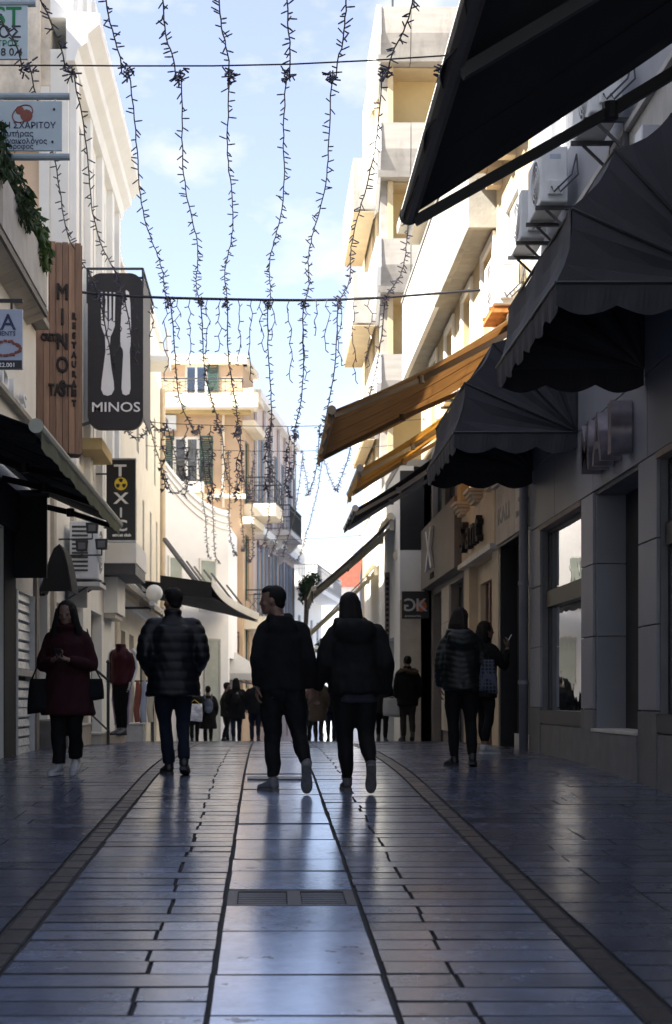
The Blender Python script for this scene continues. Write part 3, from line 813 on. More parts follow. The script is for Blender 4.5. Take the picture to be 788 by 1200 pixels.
# big near awning, hoods
awning('retractable_awning', 'wide black retractable awning reaching over the street above the concrete wall', 5.2, 8.95, 0.92, 3.0, R1X, 4.72, canB_m, frame=mat('bar_graphite', (0.09, 0.085, 0.08), 0.4, 0.1, 5, metal=0.5), val=0.05, sag=0.03, arms=(0.43, 0.99), armm=mat('arm_graphite', (0.03, 0.03, 0.032), 0.5, 0.1, 5), bend=-0.06, drop=0.32)
dome_awning('charcoal fan-ribbed hood awning over the display window nearest the big black awning', 10.5, 13.2, R1X - 0.005, 3.02, 1.34, canG_m, 'charcoal hood awnings')
dome_awning('charcoal fan-ribbed hood awning over the display window beside the downpipe', 16.0, 18.7, R1X - 0.005, 2.95, 1.36, canG_m, 'charcoal hood awnings')
ac_unit('pale air conditioner tucked under the arm of the big black awning', (R1X - 0.02, 14.0, 5.46), (0, 1, 0), (-1, 0, 0), 0.8, 0.5, 0.30)
ac_unit('white air conditioner, lower of the pair bracketed on the concrete wall', (R1X - 0.02, 17.7, 5.46), (0, 1, 0), (-1, 0, 0), 0.8, 0.58, 0.30)
ac_unit('white air conditioner with valve cover, upper of the pair bracketed on the concrete wall', (R1X - 0.02, 16.45, 5.46), (0, 1, 0), (-1, 0, 0), 0.8, 0.62, 0.30)

# ------------------------------------------------------------------ right: row of shops beyond the downpipe
t = thing('stone_shop', 'narrow shop with pale stone fascia and black glazed front beside the downpipe', 'building', (R1X, 20.4, G(20)))
f = Face((R1X, 21.75), (R1X, 19.06), -1); U = lambda Y: 21.75 - Y
f.wall('wall', 2.281, 5.3, stone_m, t, thick=0.3, d=-0.05)
f.wall('shopfront_frame', -1.2, 2.28, black_m, t, [(U(21.6), U(19.2), -0.80, 2.27)], thick=0.3, d=-0.05)
mb = MB(); f.box(mb, U(19.78), U(19.2), -0.2, -0.06, -0.46, 2.27); mb.build('dark_reflection_panel', black_m, t)  # matte black stands in for glass with a dark reflection
for (a, b) in ((21.72, 20.05), (20.04, 19.1)):
    mb = MB(); f.box(mb, U(a), U(b), -0.048, 0.0, 2.3, 3.14); mb.build('fascia_panel', stone_m, t, bevel=0.004)
mb = MB(); f.box(mb, U(21.74), U(19.08), -0.049, 0.06, 3.15, 3.24); mb.build('fascia_cap', marble_m, t)
text('fascia_text', 'KAI.I', (R1X - 0.003, 21.5, 2.58), (0, -1, 0), (0, 0, 1), 0.34, 0.006, mat('faint_grey', (0.30, 0.27, 0.24), 0.6), t, wx=1.5)
text('fascia_small_text', 'ENTH', (R1X - 0.003, 19.95, 2.5), (0, -1, 0), (0, 0, 1), 0.12, 0.004, MATS['faint_grey'], t, wx=1.5)
w = f.window(t, U(21.55), U(20.4), -0.72, 2.26, black_m, depth=0.45, mull=0, fw=0.1, gm=glass_m, back=True, name='shop_door')
mb = MB(); f.box(mb, 0.30 , 0.33, -0.44, -0.38, 0.0, 0.9); mb.build('handle', steel_m, w)
w = f.window(t, U(20.35), U(19.8), -0.45, 2.26, black_m, depth=0.14, mull=0, fw=0.06, gm=glass_m, back=True, name='display_window')
mb = MB(); f.box(mb, U(20.35), U(19.22), -0.14, -0.045, -0.79, -0.47); mb.build('base_panel', steel_m, w)
mb = MB(); mb.box(R1X + 0.3, 10, 19.0, 21.7, -1.2, 5.2); mb.build('core', dark_m, t)

t = thing('cream_stone_shop', 'cream stone shop with corbelled pilasters and script letters over the door', 'building', (R1X, 23.7, G(23.7)))
f = Face((R1X, 25.5), (R1X, 21.78), -1); U = lambda Y: 25.5 - Y
f.wall('wall', -1.2, 5.3, tanstone_m, t, [(U(24.9), U(22.4), -0.9, 2.28), (U(24.6), U(22.6), 3.35, 4.9)], thick=0.3, d=-0.05)
mb = MB(); f.box(mb, U(25.48), U(21.82), -0.049, 0.0, 2.36, 3.2); mb.build('fascia_panel', tanstone_m, t, bevel=0.004)
mb = MB(); f.box(mb, U(25.5), U(21.8), -0.05, 0.07, 2.27, 2.355); mb.build('fascia_moulding', marble_m, t)
for yy in (25.1, 23.55, 22.0):
    p = MB(); f.box(p, U(yy + 0.22), U(yy - 0.22), -0.049, 0.10, 3.42, 5.2); pl = p.build('pilaster', ochre_m, t)
    mb = MB()
    for k in range(4): f.box(mb, U(yy + 0.30 - 0.02 * k), U(yy - 0.30 + 0.02 * k), -0.049, 0.20 - 0.035 * k, 3.40 - 0.055 * (k + 1), 3.396 - 0.055 * k)
    mb.build('corbel', tanstone_m, pl)
f.window(t, U(24.6), U(22.6), 3.35, 4.9, sand_m, depth=0.14)
lt = thing('script_lettering', 'dark bronze script letters on the cream stone fascia', 'sign', (R1X, 23.7, 2.5))
for s_, y0 in (('S', 25.0), ('a', 24.3), ('n', 23.75), ('t', 23.2)):
    text('letter', s_, (R1X - 0.06, y0, 2.52), (0, -1, 0), (0, 0, 1), 0.72, 0.05, char_m, lt, wx=1.35, shear=0.1)
mb = MB()
for (a, b, d0, d1) in ((24.9, 24.6, -0.34, -0.2), (22.7, 22.4, -0.34, -0.2)): f.box(mb, U(a), U(b), d0, d1, -0.9, 2.27)
f.box(mb, U(24.6), U(22.7), -0.34, -0.2, 1.95, 2.27); fr_ = mb.build('door_frame', tanstone_m, t)
mb = MB()
for yy in (24.3, 23.9, 23.4): f.box(mb, U(yy + 0.06), U(yy - 0.06), -0.32, -0.24, -0.85, 1.94)
mb.build('door_mullion', mat('brown_frame', (0.16, 0.08, 0.05), 0.5, 0.2, 5), fr_)
mb = MB(); f.box(mb, U(24.6), U(22.7), -0.305, -0.295, -0.85, 1.94); mb.build('pane', glass_m, fr_)
mb = MB(); mb.box(R1X + 0.7, 10, 21.8, 25.4, -1.2, 5.2); mb.build('core', dark_m, t)

t = thing('taupe_shop', 'shop with deep taupe fascia panel bearing a tall pale X', 'building', (R1X, 28, G(28)))
f = Face((R1X, 31.0), (R1X, 25.53), -1); U = lambda Y: 31.0 - Y
f.wall('wall', -1.4, 5.3, taupe_m, t, [(U(30.6), U(28.9), -0.95, 2.2), (U(27.7), U(26.0), -0.95, 2.2), (U(30.7), U(29.2), 3.7, 5.1), (U(28.6), U(27.2), 3.7, 5.1)], thick=0.3, d=-0.1)
mb = MB(); f.box(mb, U(31.0), U(25.55), -0.099, 0.12, 2.33, 3.6); mb.build('fascia_panel', taupe_m, t, bevel=0.006)
text('letter_x', 'X', (R1X - 0.16, 29.6, 2.62), (0, -1, 0), (0, 0, 1), 1.15, 0.03, cut_m, t, wx=1.3)
text('fascia_small_text', 'AXEL', (R1X - 0.13, 29.2, 2.42), (0, -1, 0), (0, 0, 1), 0.17, 0.01, char_m, t, wx=1.6)
for a, b in ((28.9, 28.3), (28.28, 27.7)):
    for z0, z1 in ((-0.6, 0.1), (0.11, 0.8), (0.81, 1.5), (1.51, 2.2)):
        mb = MB(); f.box(mb, U(a) + 0.004, U(b) - 0.004, -0.099, -0.06, z0, z1); mb.build('stone_panel', stone_m, t)
for h in ((U(30.6), U(28.9), -0.95, 2.2), (U(27.7), U(26.0), -0.95, 2.2)): f.window(t, *h, black_m, depth=0.25, mull=1, gm=glass_m, name='shopfront')
for h in ((U(30.7), U(29.2), 3.7, 5.1), (U(28.6), U(27.2), 3.7, 5.1)): f.window(t, *h, black_m, depth=0.2, mull=2, fw=0.09)
mb = MB(); mb.box(R1X + 1.1, 10, 25.55, 31, -1.4, 5.2); mb.build('core', dark_m, t)

# long building over those shops
t = thing('balcony_building', 'sunlit sand-coloured building with a long solid concrete balcony above the shops', 'building', (R1X, 26, 5.3))
f = Face((R1X + 0.1, 33.0), (R1X + 0.1, 19.0), -1); U = lambda Y: 33.0 - Y
hs = [(U(y + 0.55), U(y - 0.55), z, z + h) for y in (20.6, 23.0, 25.4, 27.8, 30.4) for (z, h) in ((5.75, 1.35), (9.1, 1.2))]
f.wall('wall', 5.31, 10.6, sand_m, t, hs, thick=0.3)
for h in hs:
    w = f.window(t, *h, ivory_m, depth=0.12, mull=1, sill=white_m if h[2] > 8 else None)
    mb = MB()
    for (a, b, c, d) in ((h[0] - 0.13, h[0], h[2], h[3] + 0.12), (h[1], h[1] + 0.13, h[2], h[3] + 0.12), (h[0], h[1], h[3], h[3] + 0.12)): f.box(mb, a, b, 0.002, 0.05, c, d)
    mb.build('surround', ivory_m, w)
mb = MB(); mb.box(3.22, R1X + 0.1, 22.5, 33.0, 7.30, 7.45); mb.build('balcony_slab', conc2_m, t)
# parapet in cast panels
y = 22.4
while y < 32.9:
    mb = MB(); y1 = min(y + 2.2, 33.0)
    mb.box(3.12, 3.215, y + 0.006, y1 - 0.006, 7.25, 9.0); mb.build('parapet_panel', conc2_m if y < 26 else white_m, t, bevel=0.006); y = y1  # near panels grey for shade, far ones white for sun, put into colour
mb = MB(); mb.box(3.12, R1X + 0.1, 22.28, 22.395, 7.25, 9.0); mb.build('parapet_end', conc2_m, t, bevel=0.006)
mb = MB(); mb.box(3.09, 3.25, 22.25, 33.0, 9.005, 9.06); mb.build('coping', conc2_m, t)
mb = MB(); f.box(mb, 0, f.L, 0, 0.55, 10.6, 10.8); f.box(mb, 0, f.L, 0, 0.3, 10.35, 10.598); mb.build('cornice', ivory_m, t)
for yy in (19.6, 20.6, 21.8):
    mb = MB(); f.box(mb, U(yy + 0.12), U(yy - 0.12), 0.001, 0.4, 7.95, 8.12); f.box(mb, U(yy + 0.1), U(yy - 0.1), 0.001, 0.22, 7.7, 7.949); mb.build('bracket', tanstone_m, t)
mb = MB(); f.box(mb, U(22.2), f.L, 0.002, 0.5, 8.125, 8.24); mb.build('string_course', tanstone_m, t)
mb = MB(); mb.box(R1X + 0.45, 12, 19.0, 33.0, 5.3, 10.5); mb.build('core', sand_m, t)
ac_unit('white air conditioner on a rusty orange pan beyond the long balcony', (R1X + 0.08, 20.2, 5.35 + 0.0), (0, 1, 0), (-1, 0, 0), 0.8, 0.7, 0.34, pan=rust_m)
ac_unit('blue-grey air conditioner hung below the long concrete balcony', (R1X - 0.02, 24.4, 4.95), (0, 1, 0), (-1, 0, 0), 0.8, 0.62, 0.32)

# awnings along the right row
awning('tan_awning', 'long tan retractable awning glowing orange where sun falls on it', 19.45, 23.3, 0.92, 3.88, R1X, 5.22, canT_m, frame=mat('bar_bronze', (0.20, 0.15, 0.10), 0.5, 0.1, 5, metal=0.3), val=0.16, sag=0.10, arms=(0.02, 0.9))
awning('orange_awning', 'bright orange awning with stepped folds below the tan awning', 23.7, 26.6, 1.58, 3.78, R1X, 5.05, canO_m, val=0.22, sag=0.06)
awning('dark_awning', 'black awning with white arms under the orange awning', 26.9, 30.0, 1.70, 3.55, R1X, 4.75, canB_m, frame=white_m, val=0.12, sag=0.05)
awning('striped_awning', 'grey awning with cream arms sloping steeply beside the wall with round sign', 32.0, 35.0, 1.10, 2.45, 2.85, 4.05, mat('awning_grey', (0.10, 0.095, 0.085), 0.85, 0.1, 4, trans=0.2), frame=canW_m, val=0.3, sag=0.03)
awning('cream_awning', 'cream awning with long slanted arms, first beyond the steep grey awning', 36.6, 39.6, 1.15, 1.75, 2.85, 3.45, canW_m, frame=canW_m, val=0.3, sag=0.03, group='cream awnings beyond')
awning('cream_awning', 'low cream awning farthest along the right-hand shops', 43.0, 46.0, 1.55, 1.55, 3.3, 2.6, canW_m, frame=white_m, val=0.3, sag=0.03, group='cream awnings beyond')

# white shop that steps forward
t = thing('white_shop', 'white shop front stepping forward beyond the taupe fascia', 'building', (2.9, 34, G(34)))
f = Face((2.88, 42.0), (2.88, 31.05), -1); U = lambda Y: 42.0 - Y
hs = [(U(40.8), U(38.6), -1.6, 1.4), (U(37.6), U(35.6), -1.6, 1.4), (U(34.6), U(32.4), -1.3, 1.4), (U(36.4), U(35.4), 3.0, 4.4)]
f.wall('wall', -1.9, 5.0, ivory_m, t, hs, thick=0.3)
for h in hs: f.window(t, *h, black_m, depth=0.2, mull=1, gm=glass_m, name='shopfront')
mb = MB(); mb.box(2.88, 3.40, 31.02, 31.045, 2.14, 3.2); mb.build('return_board', white_m, t)
mb = MB(); mb.box(2.885, 3.40, 31.02, 31.045, 3.2, 4.9); mb.build('return_window', black_m, t)
mb = MB(); mb.box(2.885, 3.33, 31.02, 31.045, -1.3, 2.138); mb.build('return_wall', stone_m, t)
mb = MB(); mb.box(3.9, 10, 31.4, 41.9, -1.9, 4.9); mb.build('core', dark_m, t)
mb = MB(); mb.box(2.86, 10, 31.1, 42.0, 5.0, 5.15); mb.build('roof_slab', conc2_m, t)
rs = thing('round_wall_sign', 'small round pale sign on a bracket high on the cream wall', 'sign', (2.8, 32.0, 3.0))
c = P(466, 651, 31.6)
mb = MB(); mb.tube([(c.x, 31.6, c.z), (c.x, 31.64, c.z)], 0.10, 16); mb.build('disc', canW_m, rs)
mb = MB(); mb.bar((c.x, 31.62, c.z), (2.88, 31.62, c.z), 0.02); mb.build('bracket', black_m, rs)
vs_ = thing('vertical_sign', 'dark vertical sign with small illegible marks on the cream wall', 'sign', (2.8, 34.5, 2.0))
mb = MB(); mb.box(2.78, 2.879, 33.6, 33.72, 1.35, 2.95); mb.build('board', taupe_m, vs_)
mb = MB()
for k in range(12): mb.box(2.80, 2.86, 33.592, 33.599, 1.45 + k * 0.12, 1.52 + k * 0.12)
tag(mb.build('marks', char_m, vs_), kind='stuff')
# hanging GK sign
gk = thing('hanging_sign', 'black hanging sign with silver mirrored G and K over an orange disc', 'sign', (3.0, 30.4, 2.0))
a = P(471, 693, 30.6); b = P(503, 725, 30.6)
mb = MB(); mb.box(a.x, b.x, 30.56, 30.64, b.z, a.z); mb.build('board', black_m, gk, bevel=0.01)
mb = MB(); c = P(491, 710, 30.55); mb.tube([(c.x + 0.05, 30.556, c.z - 0.0), (c.x + 0.05, 30.559, c.z)], 0.12, 20); mb.build('orange_disc', orange_m, gk)
c = P(487, 716, 30.55)
text('letter_g', 'G', (c.x + 0.02, 30.548, c.z), (-1, 0, 0), (0, 0, 1), 0.38, 0.004, steel_m, gk)
text('letter_k', 'K', (c.x - 0.0, 30.548, c.z), (1, 0, 0), (0, 0, 1), 0.38, 0.004, steel_m, gk)
text('small_text', 'accessories', (a.x + 0.06, 30.554, b.z + 0.035), (1, 0, 0), (0, 0, 1), 0.075, 0.002, steel_m, gk)
mb = MB(); mb.bar((b.x - 0.1, 30.6, a.z + 0.06), (R1X + 0.02, 30.6, a.z + 0.06), 0.03); mb.bar((b.x - 0.08, 30.6, a.z), (b.x - 0.08, 30.6, a.z + 0.06), 0.02); mb.build('bracket', black_m, gk)

# concrete tower with balconies
t = thing('concrete_tower', 'tall concrete apartment block with board-marked parapets and jutting balconies', 'building', (6, 40, G(40)))
f = Face((3.22, 40.6), (14, 40.6), -1)
hs = []
for k in range(6):
    zt_ = 19.15 - k * 3.2
    hs.append((0.35, 7.0, zt_ - 3.2 + 0.02, zt_ - 1.47))
f.wall('wall', -1.6, 19.1, conc_m, t, hs, thick=0.4)
for k in range(6):
    zt_ = 19.15 - k * 3.2
    mb = MB(); x0 = 3.10
    # parapet: upper half flush, lower half tapering back, flared outer edge
    prof = [(40.60, zt_ - 1.45), (40.22, zt_ - 1.45), (40.08, zt_ - 0.72), (40.08, zt_), (40.60, zt_)]
    for (xa_, xb_) in ((x0 + 0.03, 4.02), (4.04, 7.0), (7.02, 10.0)):
        mb.prism([(xa_, p[0], p[1]) for p in prof], (xb_ - xa_, 0, 0))
    mb.build('parapet', conc_m, t)
    mb = MB(); mb.prism([(x0 - 0.02, 40.05, zt_ + 0.03), (x0 - 0.02, 40.02, zt_ - 0.8), (x0 - 0.02, 40.3, zt_ - 1.6), (x0 - 0.02, 40.9, zt_ - 2.2), (x0 - 0.02, 44.0, zt_ - 1.5), (x0 - 0.02, 44.0, zt_ + 0.03)], (0.12, 0, 0)); mb.build('parapet_cheek', white_m, t)
    mb = MB(); f.box(mb, 0.36, 7.0, -0.9, -0.85, zt_ - 3.2, zt_ - 1.46); mb.build('loggia_back', ochre_m, t)
    mb = MB(); f.box(mb, 0.36, 7.0, -0.9, -0.0, zt_ - 1.50, zt_ - 1.455); mb.build('loggia_ceiling', sand_m, t)
    mb = MB(); f.box(mb, 0.20, 0.352, -0.9, 0.1, zt_ - 3.2, zt_ - 1.46); mb.build('loggia_post', sand_m, t)
for k, (zb, z1) in enumerate(((13.75, 15.2), (10.55, 12.0), (7.35, 8.8))):
    d = 0.28 * (k == 2)
    mb = MB(); mb.prism([(2.48 + d, 40.8, z1), (3.09, 40.8, z1), (3.09, 40.8, zb), (2.48 + d, 40.8, zb + 0.06)], (0, 5.2, 0)); b_ = mb.build('side_balcony', white_m, t)
    mb = MB(); mb.box(2.47 + d, 3.085, 40.76, 40.797, zb + 0.04, z1 + 0.02); mb.build('balcony_front', conc2_m, b_)
    mb = MB(); mb.box(2.50 + d, 3.08, 40.78, 45.9, zb - 0.04, zb - 0.003); mb.build('balcony_soffit', sand_m, b_)
f2 = Face((3.16, 47.0), (3.16, 41.0), -1)
hs = [(4.2, 5.2, 19.15 - k * 3.2 - 3.0, 19.15 - k * 3.2 - 1.2) for k in range(6)]
f2.wall('flank', -2.2, 19.0, sand_m, t, hs, thick=0.3)
for h in hs: f2.window(t, *h, blue_m, depth=0.1, mull=1)
mb = MB(); mb.box(3.9, 13.5, 41.6, 46.9, -2, 19.0); mb.build('core', sand_m, t)
for x in (3.6, 4.2, 5.6):
    mb = MB(); mb.tube([(x, 41, 19.1), (x, 41, 20.3)], 0.03, 6); mb.build('roof_post', iron_m, t)

# further right-hand buildings round the bend
t = thing('pale_block', 'pale low block closing the right side of the street beyond the concrete tower', 'building', (4.2, 54, G(54)))
f = Face((4.3, 66), (3.3, 47.05), -1)
hs = [(u, u + 1.1, z, z + 1.7) for u in (2, 5, 8, 11, 14.5) for z in (0.2, 3.2)]
f.wall('wall', -3, 5.6, ivory_m, t, hs, thick=0.3)
for h in hs: f.window(t, *h, blue_m, depth=0.1)
mb = MB(); mb.prism([(3.7, 47.05, 5.6), (12, 47.05, 5.6), (12, 66, 5.6), (4.7, 66, 5.6)], (0, 0, 0.2)); mb.build('roof_slab', conc2_m, t)
# ------------------------------------------------------------------ left: near shop with terrace
t = thing('terrace_shop', 'ivory shop building with planted concrete terrace over its dark shopfront', 'building', (L1X, 14, G(14)))
f = Face((L1X, 3.0), (L1X, 19.3), -1); U = lambda Y: Y - 3.0
hs = [(U(17.7), U(19.05), -0.74, 1.35), (U(12.2), U(16.9), -0.85, 2.0), (U(6.0), U(11.4), -1.1, 2.0)]
f.wall('wall', -1.6, 4.9, ivory_m, t, hs, thick=0.3)
mb = MB(); f.box(mb, U(3.0), U(17.66), 0.001, 0.06, -1.4, 2.05); 
mb = MB()
for (a, b) in ((11.4, 12.2), (16.9, 17.68)): f.box(mb, U(a), U(b), 0.003, 0.012, -1.3, 2.3)
f.box(mb, U(6.0), U(17.68), 0.003, 0.08, 2.02, 2.5); mb.build('black_pier', matte_m, t)
mb = MB(); f.box(mb, U(12.2), U(16.9), -0.9, -0.85, -1.3, 2.1); f.box(mb, U(6.0), U(11.4), -0.9, -0.85, -1.3, 2.1); mb.build('shop_back', dark_m, t)
mb = MB(); f.box(mb, U(15.2), U(16.88), -0.2, -0.1, -0.85, 2.0); mb.build('closed_door', matte_m, t)
# glazed display with shelf bars at the end of the shop
mb = MB(); f.box(mb, U(17.7), U(19.05), -0.295, -0.10, -0.74, 1.35); w = mb.build('shutter_back', acd_m, t)
mb = MB()
for (a, b) in ((17.7, 17.76), (18.99, 19.05)): f.box(mb, U(a), U(b), -0.09, 0.03, -0.74, 1.35)
f.box(mb, U(17.76), U(18.99), -0.09, 0.028, 0.30, 0.38); mb.build('shutter_frame', alu_m, w)
rr = random.Random(5); slat_m = mat('pale_slat', (0.62, 0.64, 0.66), 0.35, 0.35, 16, 0.6, 30)
for k in range(17):
    z = -0.72 + k * 0.122
    if 0.22 < z < 0.37: continue
    mb = MB(); mb.obox(f.pt(U(17.765), -0.06, z), f.u * 1.22, f.n * 0.035 + Vector((0, 0, 0.02)), Vector((0, 0, 0.088 if k % 4 else 0.105)) - f.n * 0.02); mb.build('slat', slat_m, w)
mb = MB(); f.box(mb, U(19.06), U(19.28), 0.002, 0.05, -1.0, 1.9); mb.build('corner_pier', taupe_m, t)
# terrace front of precast panels, soffit with board joints
y = 9.0
while y < 18.3:
    y1 = min(y + 1.55, 18.32); mb = MB(); mb.box(-2.86, -2.75, y + 0.004, y1 - 0.004, 4.95, 5.55); mb.build('terrace_panel', concn_m if y > 14 else conc2_m, t, bevel=0.005); y = y1
mb = MB(); mb.box(-3.4, -2.755, 18.325, 18.43, 4.93, 5.56); mb.build('terrace_end', white_m, t, bevel=0.005)
mb = MB(); mb.box(-2.80, -2.765, 9, 18.44, 4.86, 4.945); mb.build('drip_edge', acd_m, t)
y = 9.0
while y < 18.4:
    mb = MB(); mb.prism([(L1X + 0.003, y + 0.004, 4.80), (-2.81, y + 0.004, 4.90), (-2.81, y + 0.004, 4.94), (L1X + 0.003, y + 0.004, 4.92)], (0, 0.29, 0)); mb.build('soffit_board', stone_m, t); y += 0.3
mb = MB(); mb.box(-9, -2.87, 3.0, 19.3, 4.92, 5.0); mb.build('terrace_deck', conc2_m, t)
mb = MB(); mb.box(-9, -3.6, -12.0, 14.2, 5.0, 15.5); mb.build('upper_shade_block', ivory_m, t)  # unseen storeys, made tall to cast shade on the right-hand shops
mb = MB(); mb.box(-14, -6.2, 14.21, 24.0, 3.0, 14.5); mb.build('setback_shade_block', ivory_m, t)  # unseen block added behind the terrace to hold sun off the lower shops
mb = MB(); mb.box(-9, -3.2, -12.0, 2.99, -3.0, 4.99); mb.build('lower_shade_block', ivory_m, t)  # added behind the camera to keep sun off the near paving
mb = MB(); mb.box(-9, L1X - 0.95, 3.0, 19.25, -1.6, 4.9); mb.build('core', dark_m, t)
mb = MB(); mb.box(-2.97 - 0.06, -2.95, 10.0, 18.42, 3.50, 3.56); band = mb.build('sign_rail', conc2_m, t)
sl = thing('relief_lettering', 'row of white relief capital letters standing on a rail over the black awning', 'sign', (-2.95, 15, 3.55))
for k, ch in enumerate('ELANDIS'):
    text('letter', ch, (-2.985, 13.4 + k * 0.72, 3.562), (0, 1, 0), (0, 0, 1), 0.30, 0.03, cut_m, sl, wx=2.2)
# black awning over the shopfront
awning('shop_awning', 'black retractable awning with pale green valance over the dark shopfront', 12.0, 18.65, -1.92, 2.26, L1X + 0.05, 2.72, canB_m, frame=mat('bar_olive', (0.30, 0.30, 0.24), 0.55, 0.1, 5), val=0.0, sag=0.02, arms=(0.04, 0.35, 0.66, 0.98), armm=black_m)
mb = MB(); vs = []; fs = []; n = 70
for i in range(n + 1):
    yy = 12.05 + 6.55 * i / n; vs += [(-1.862 + 0.008 * sin(yy * 8), yy, 2.25), (-1.858 + 0.012 * sin(yy * 6), yy, 2.10 - 0.018 * abs(sin(yy * 8)))]
for i in range(n): fs.append((2*i, 2*i+2, 2*i+3, 2*i+1))
mb.add(vs, fs); o = solidify(mb.build('valance', canV_m, None, fix=False), 0.005)
aw = [x for x in bpy.data.objects if x.name == 'shop_awning'][0]
o.parent = aw; o.matrix_parent_inverse = world_of(aw).inverted()
# dark roll-down side screen box below the awning
sc_ = thing('side_screen', 'black hanging side screen between the awning and the small pointed hood', 'screen', (-2.95, 17.6, 1.45))
mb = MB(); mb.box(-3.04, -2.65, 17.58, 17.66, 1.48, 2.5); mb.build('cloth', matte_m, sc_)
mb = MB(); mb.tube([(-3.04, 17.62, 2.5), (-2.62, 17.62, 2.5)], 0.05, 10); mb.build('roller', black_m, sc_)
# small pointed hood
hd = thing('pointed_hood', 'small black pointed-arch hood over the doorway beside the steps', 'awning', (-2.9, 20.4, 1.5))
pr = [P(x, y_, 20.3) for (x, y_) in ((46, 693), (50, 684), (54, 672), (59, 655), (64, 643), (70, 638), (75, 646), (79, 662), (82, 678), (84, 693))]
mb = MB()
rg = [[p.copy() for p in pr], [p + Vector((0, 0.75, 0.0)) for p in pr]]
vs = rg[0] + rg[1]; n = len(pr); fs = [(i, i + 1, n + i + 1, n + i) for i in range(n - 1)] + [tuple(range(n))]
mb.add(vs, fs); solidify(mb.build('hood_fabric', canB_m, hd, fix=False), 0.008)
mb = MB(); mb.tube(pr, 0.012, 6); mb.build('frame_hoop', black_m, hd); 
mb = MB(); mb.bar(pr[0] + Vector((-0.16, 0.2, 0)), pr[0] + Vector((0, 0.2, 0)), 0.04); mb.bar(pr[0] + Vector((-0.16, 0.6, 0)), pr[0] + Vector((0, 0.6, 0)), 0.04); mb.build('bracket', black_m, hd)

# plants hanging over the terrace
def leaves(mb, c, r, n, size, rg_, droop=0.0):
    for _ in range(n):
        while True:
            p = Vector((rg_.uniform(-1, 1), rg_.uniform(-1, 1), rg_.uniform(-1, 1)))
            if p.length < 1: break
        p = Vector((p.x * r[0], p.y * r[1], p.z * r[2])) + Vector(c)
        d = Vector((rg_.uniform(-1, 1), rg_.uniform(-1, 1), rg_.uniform(-1.2, 0.5) - droop)).normalized()
        s_ = d.cross(Vector((rg_.uniform(-1, 1), rg_.uniform(-1, 1), rg_.uniform(-1, 1)))).normalized()
        L = size * rg_.uniform(0.6, 1.3); wv = L * 0.26; nn = d.cross(s_) * L * 0.12
        mb.add([p, p + d * L * 0.45 + s_ * wv + nn, p + d * L, p + d * L * 0.45 - s_ * wv + nn], [(0, 1, 2), (0, 2, 3)])
rp = random.Random(11)
for i, (y_, r_, lab, m_) in enumerate(((17.75, (0.17, 0.36, 0.30), 'bright green leafy plant spilling over the end of the terrace', leaf_m), (16.3, (0.2, 0.6, 0.30), 'darker bushy plant behind the bright one on the terrace', leafd_m), (14.6, (0.2, 0.7, 0.34), 'twiggy dark plant on the terrace below the medical signs', leafd_m))):
    pl = thing('terrace_plant', lab, 'plant', (-2.95, y_, 5.5), 0, 'plants on the terrace')
    mb = MB()
    leaves(mb, (-2.85, y_, 5.72), r_, 520, 0.13, rp, 0.4); leaves(mb, (-2.73, y_ + 0.1, 5.55), (0.1, r_[1] * 0.8, 0.22), 200, 0.12, rp, 0.9)
    mb.build('foliage', m_, pl, fix=False)
    mb = MB()
    for k in range(12):
        a = Vector((-2.92, y_ + rp.uniform(-0.5, 0.5) * r_[1], 5.5)); e = a + Vector((rp.uniform(-0.1, 0.25), rp.uniform(-0.25, 0.25), rp.uniform(0.25, 0.65)))
        mb.tube([a, a.lerp(e, 0.5) + Vector((0.03, 0.02, 0.05)), e], [0.012, 0.008, 0.004], 5)
    mb.build('stems', twig_m, pl)
    mb = MB(); mb.box(-3.1, -2.88, y_ - 0.4, y_ + 0.4, 5.0, 5.5); mb.build('trough', tile_m, pl, bevel=0.01)

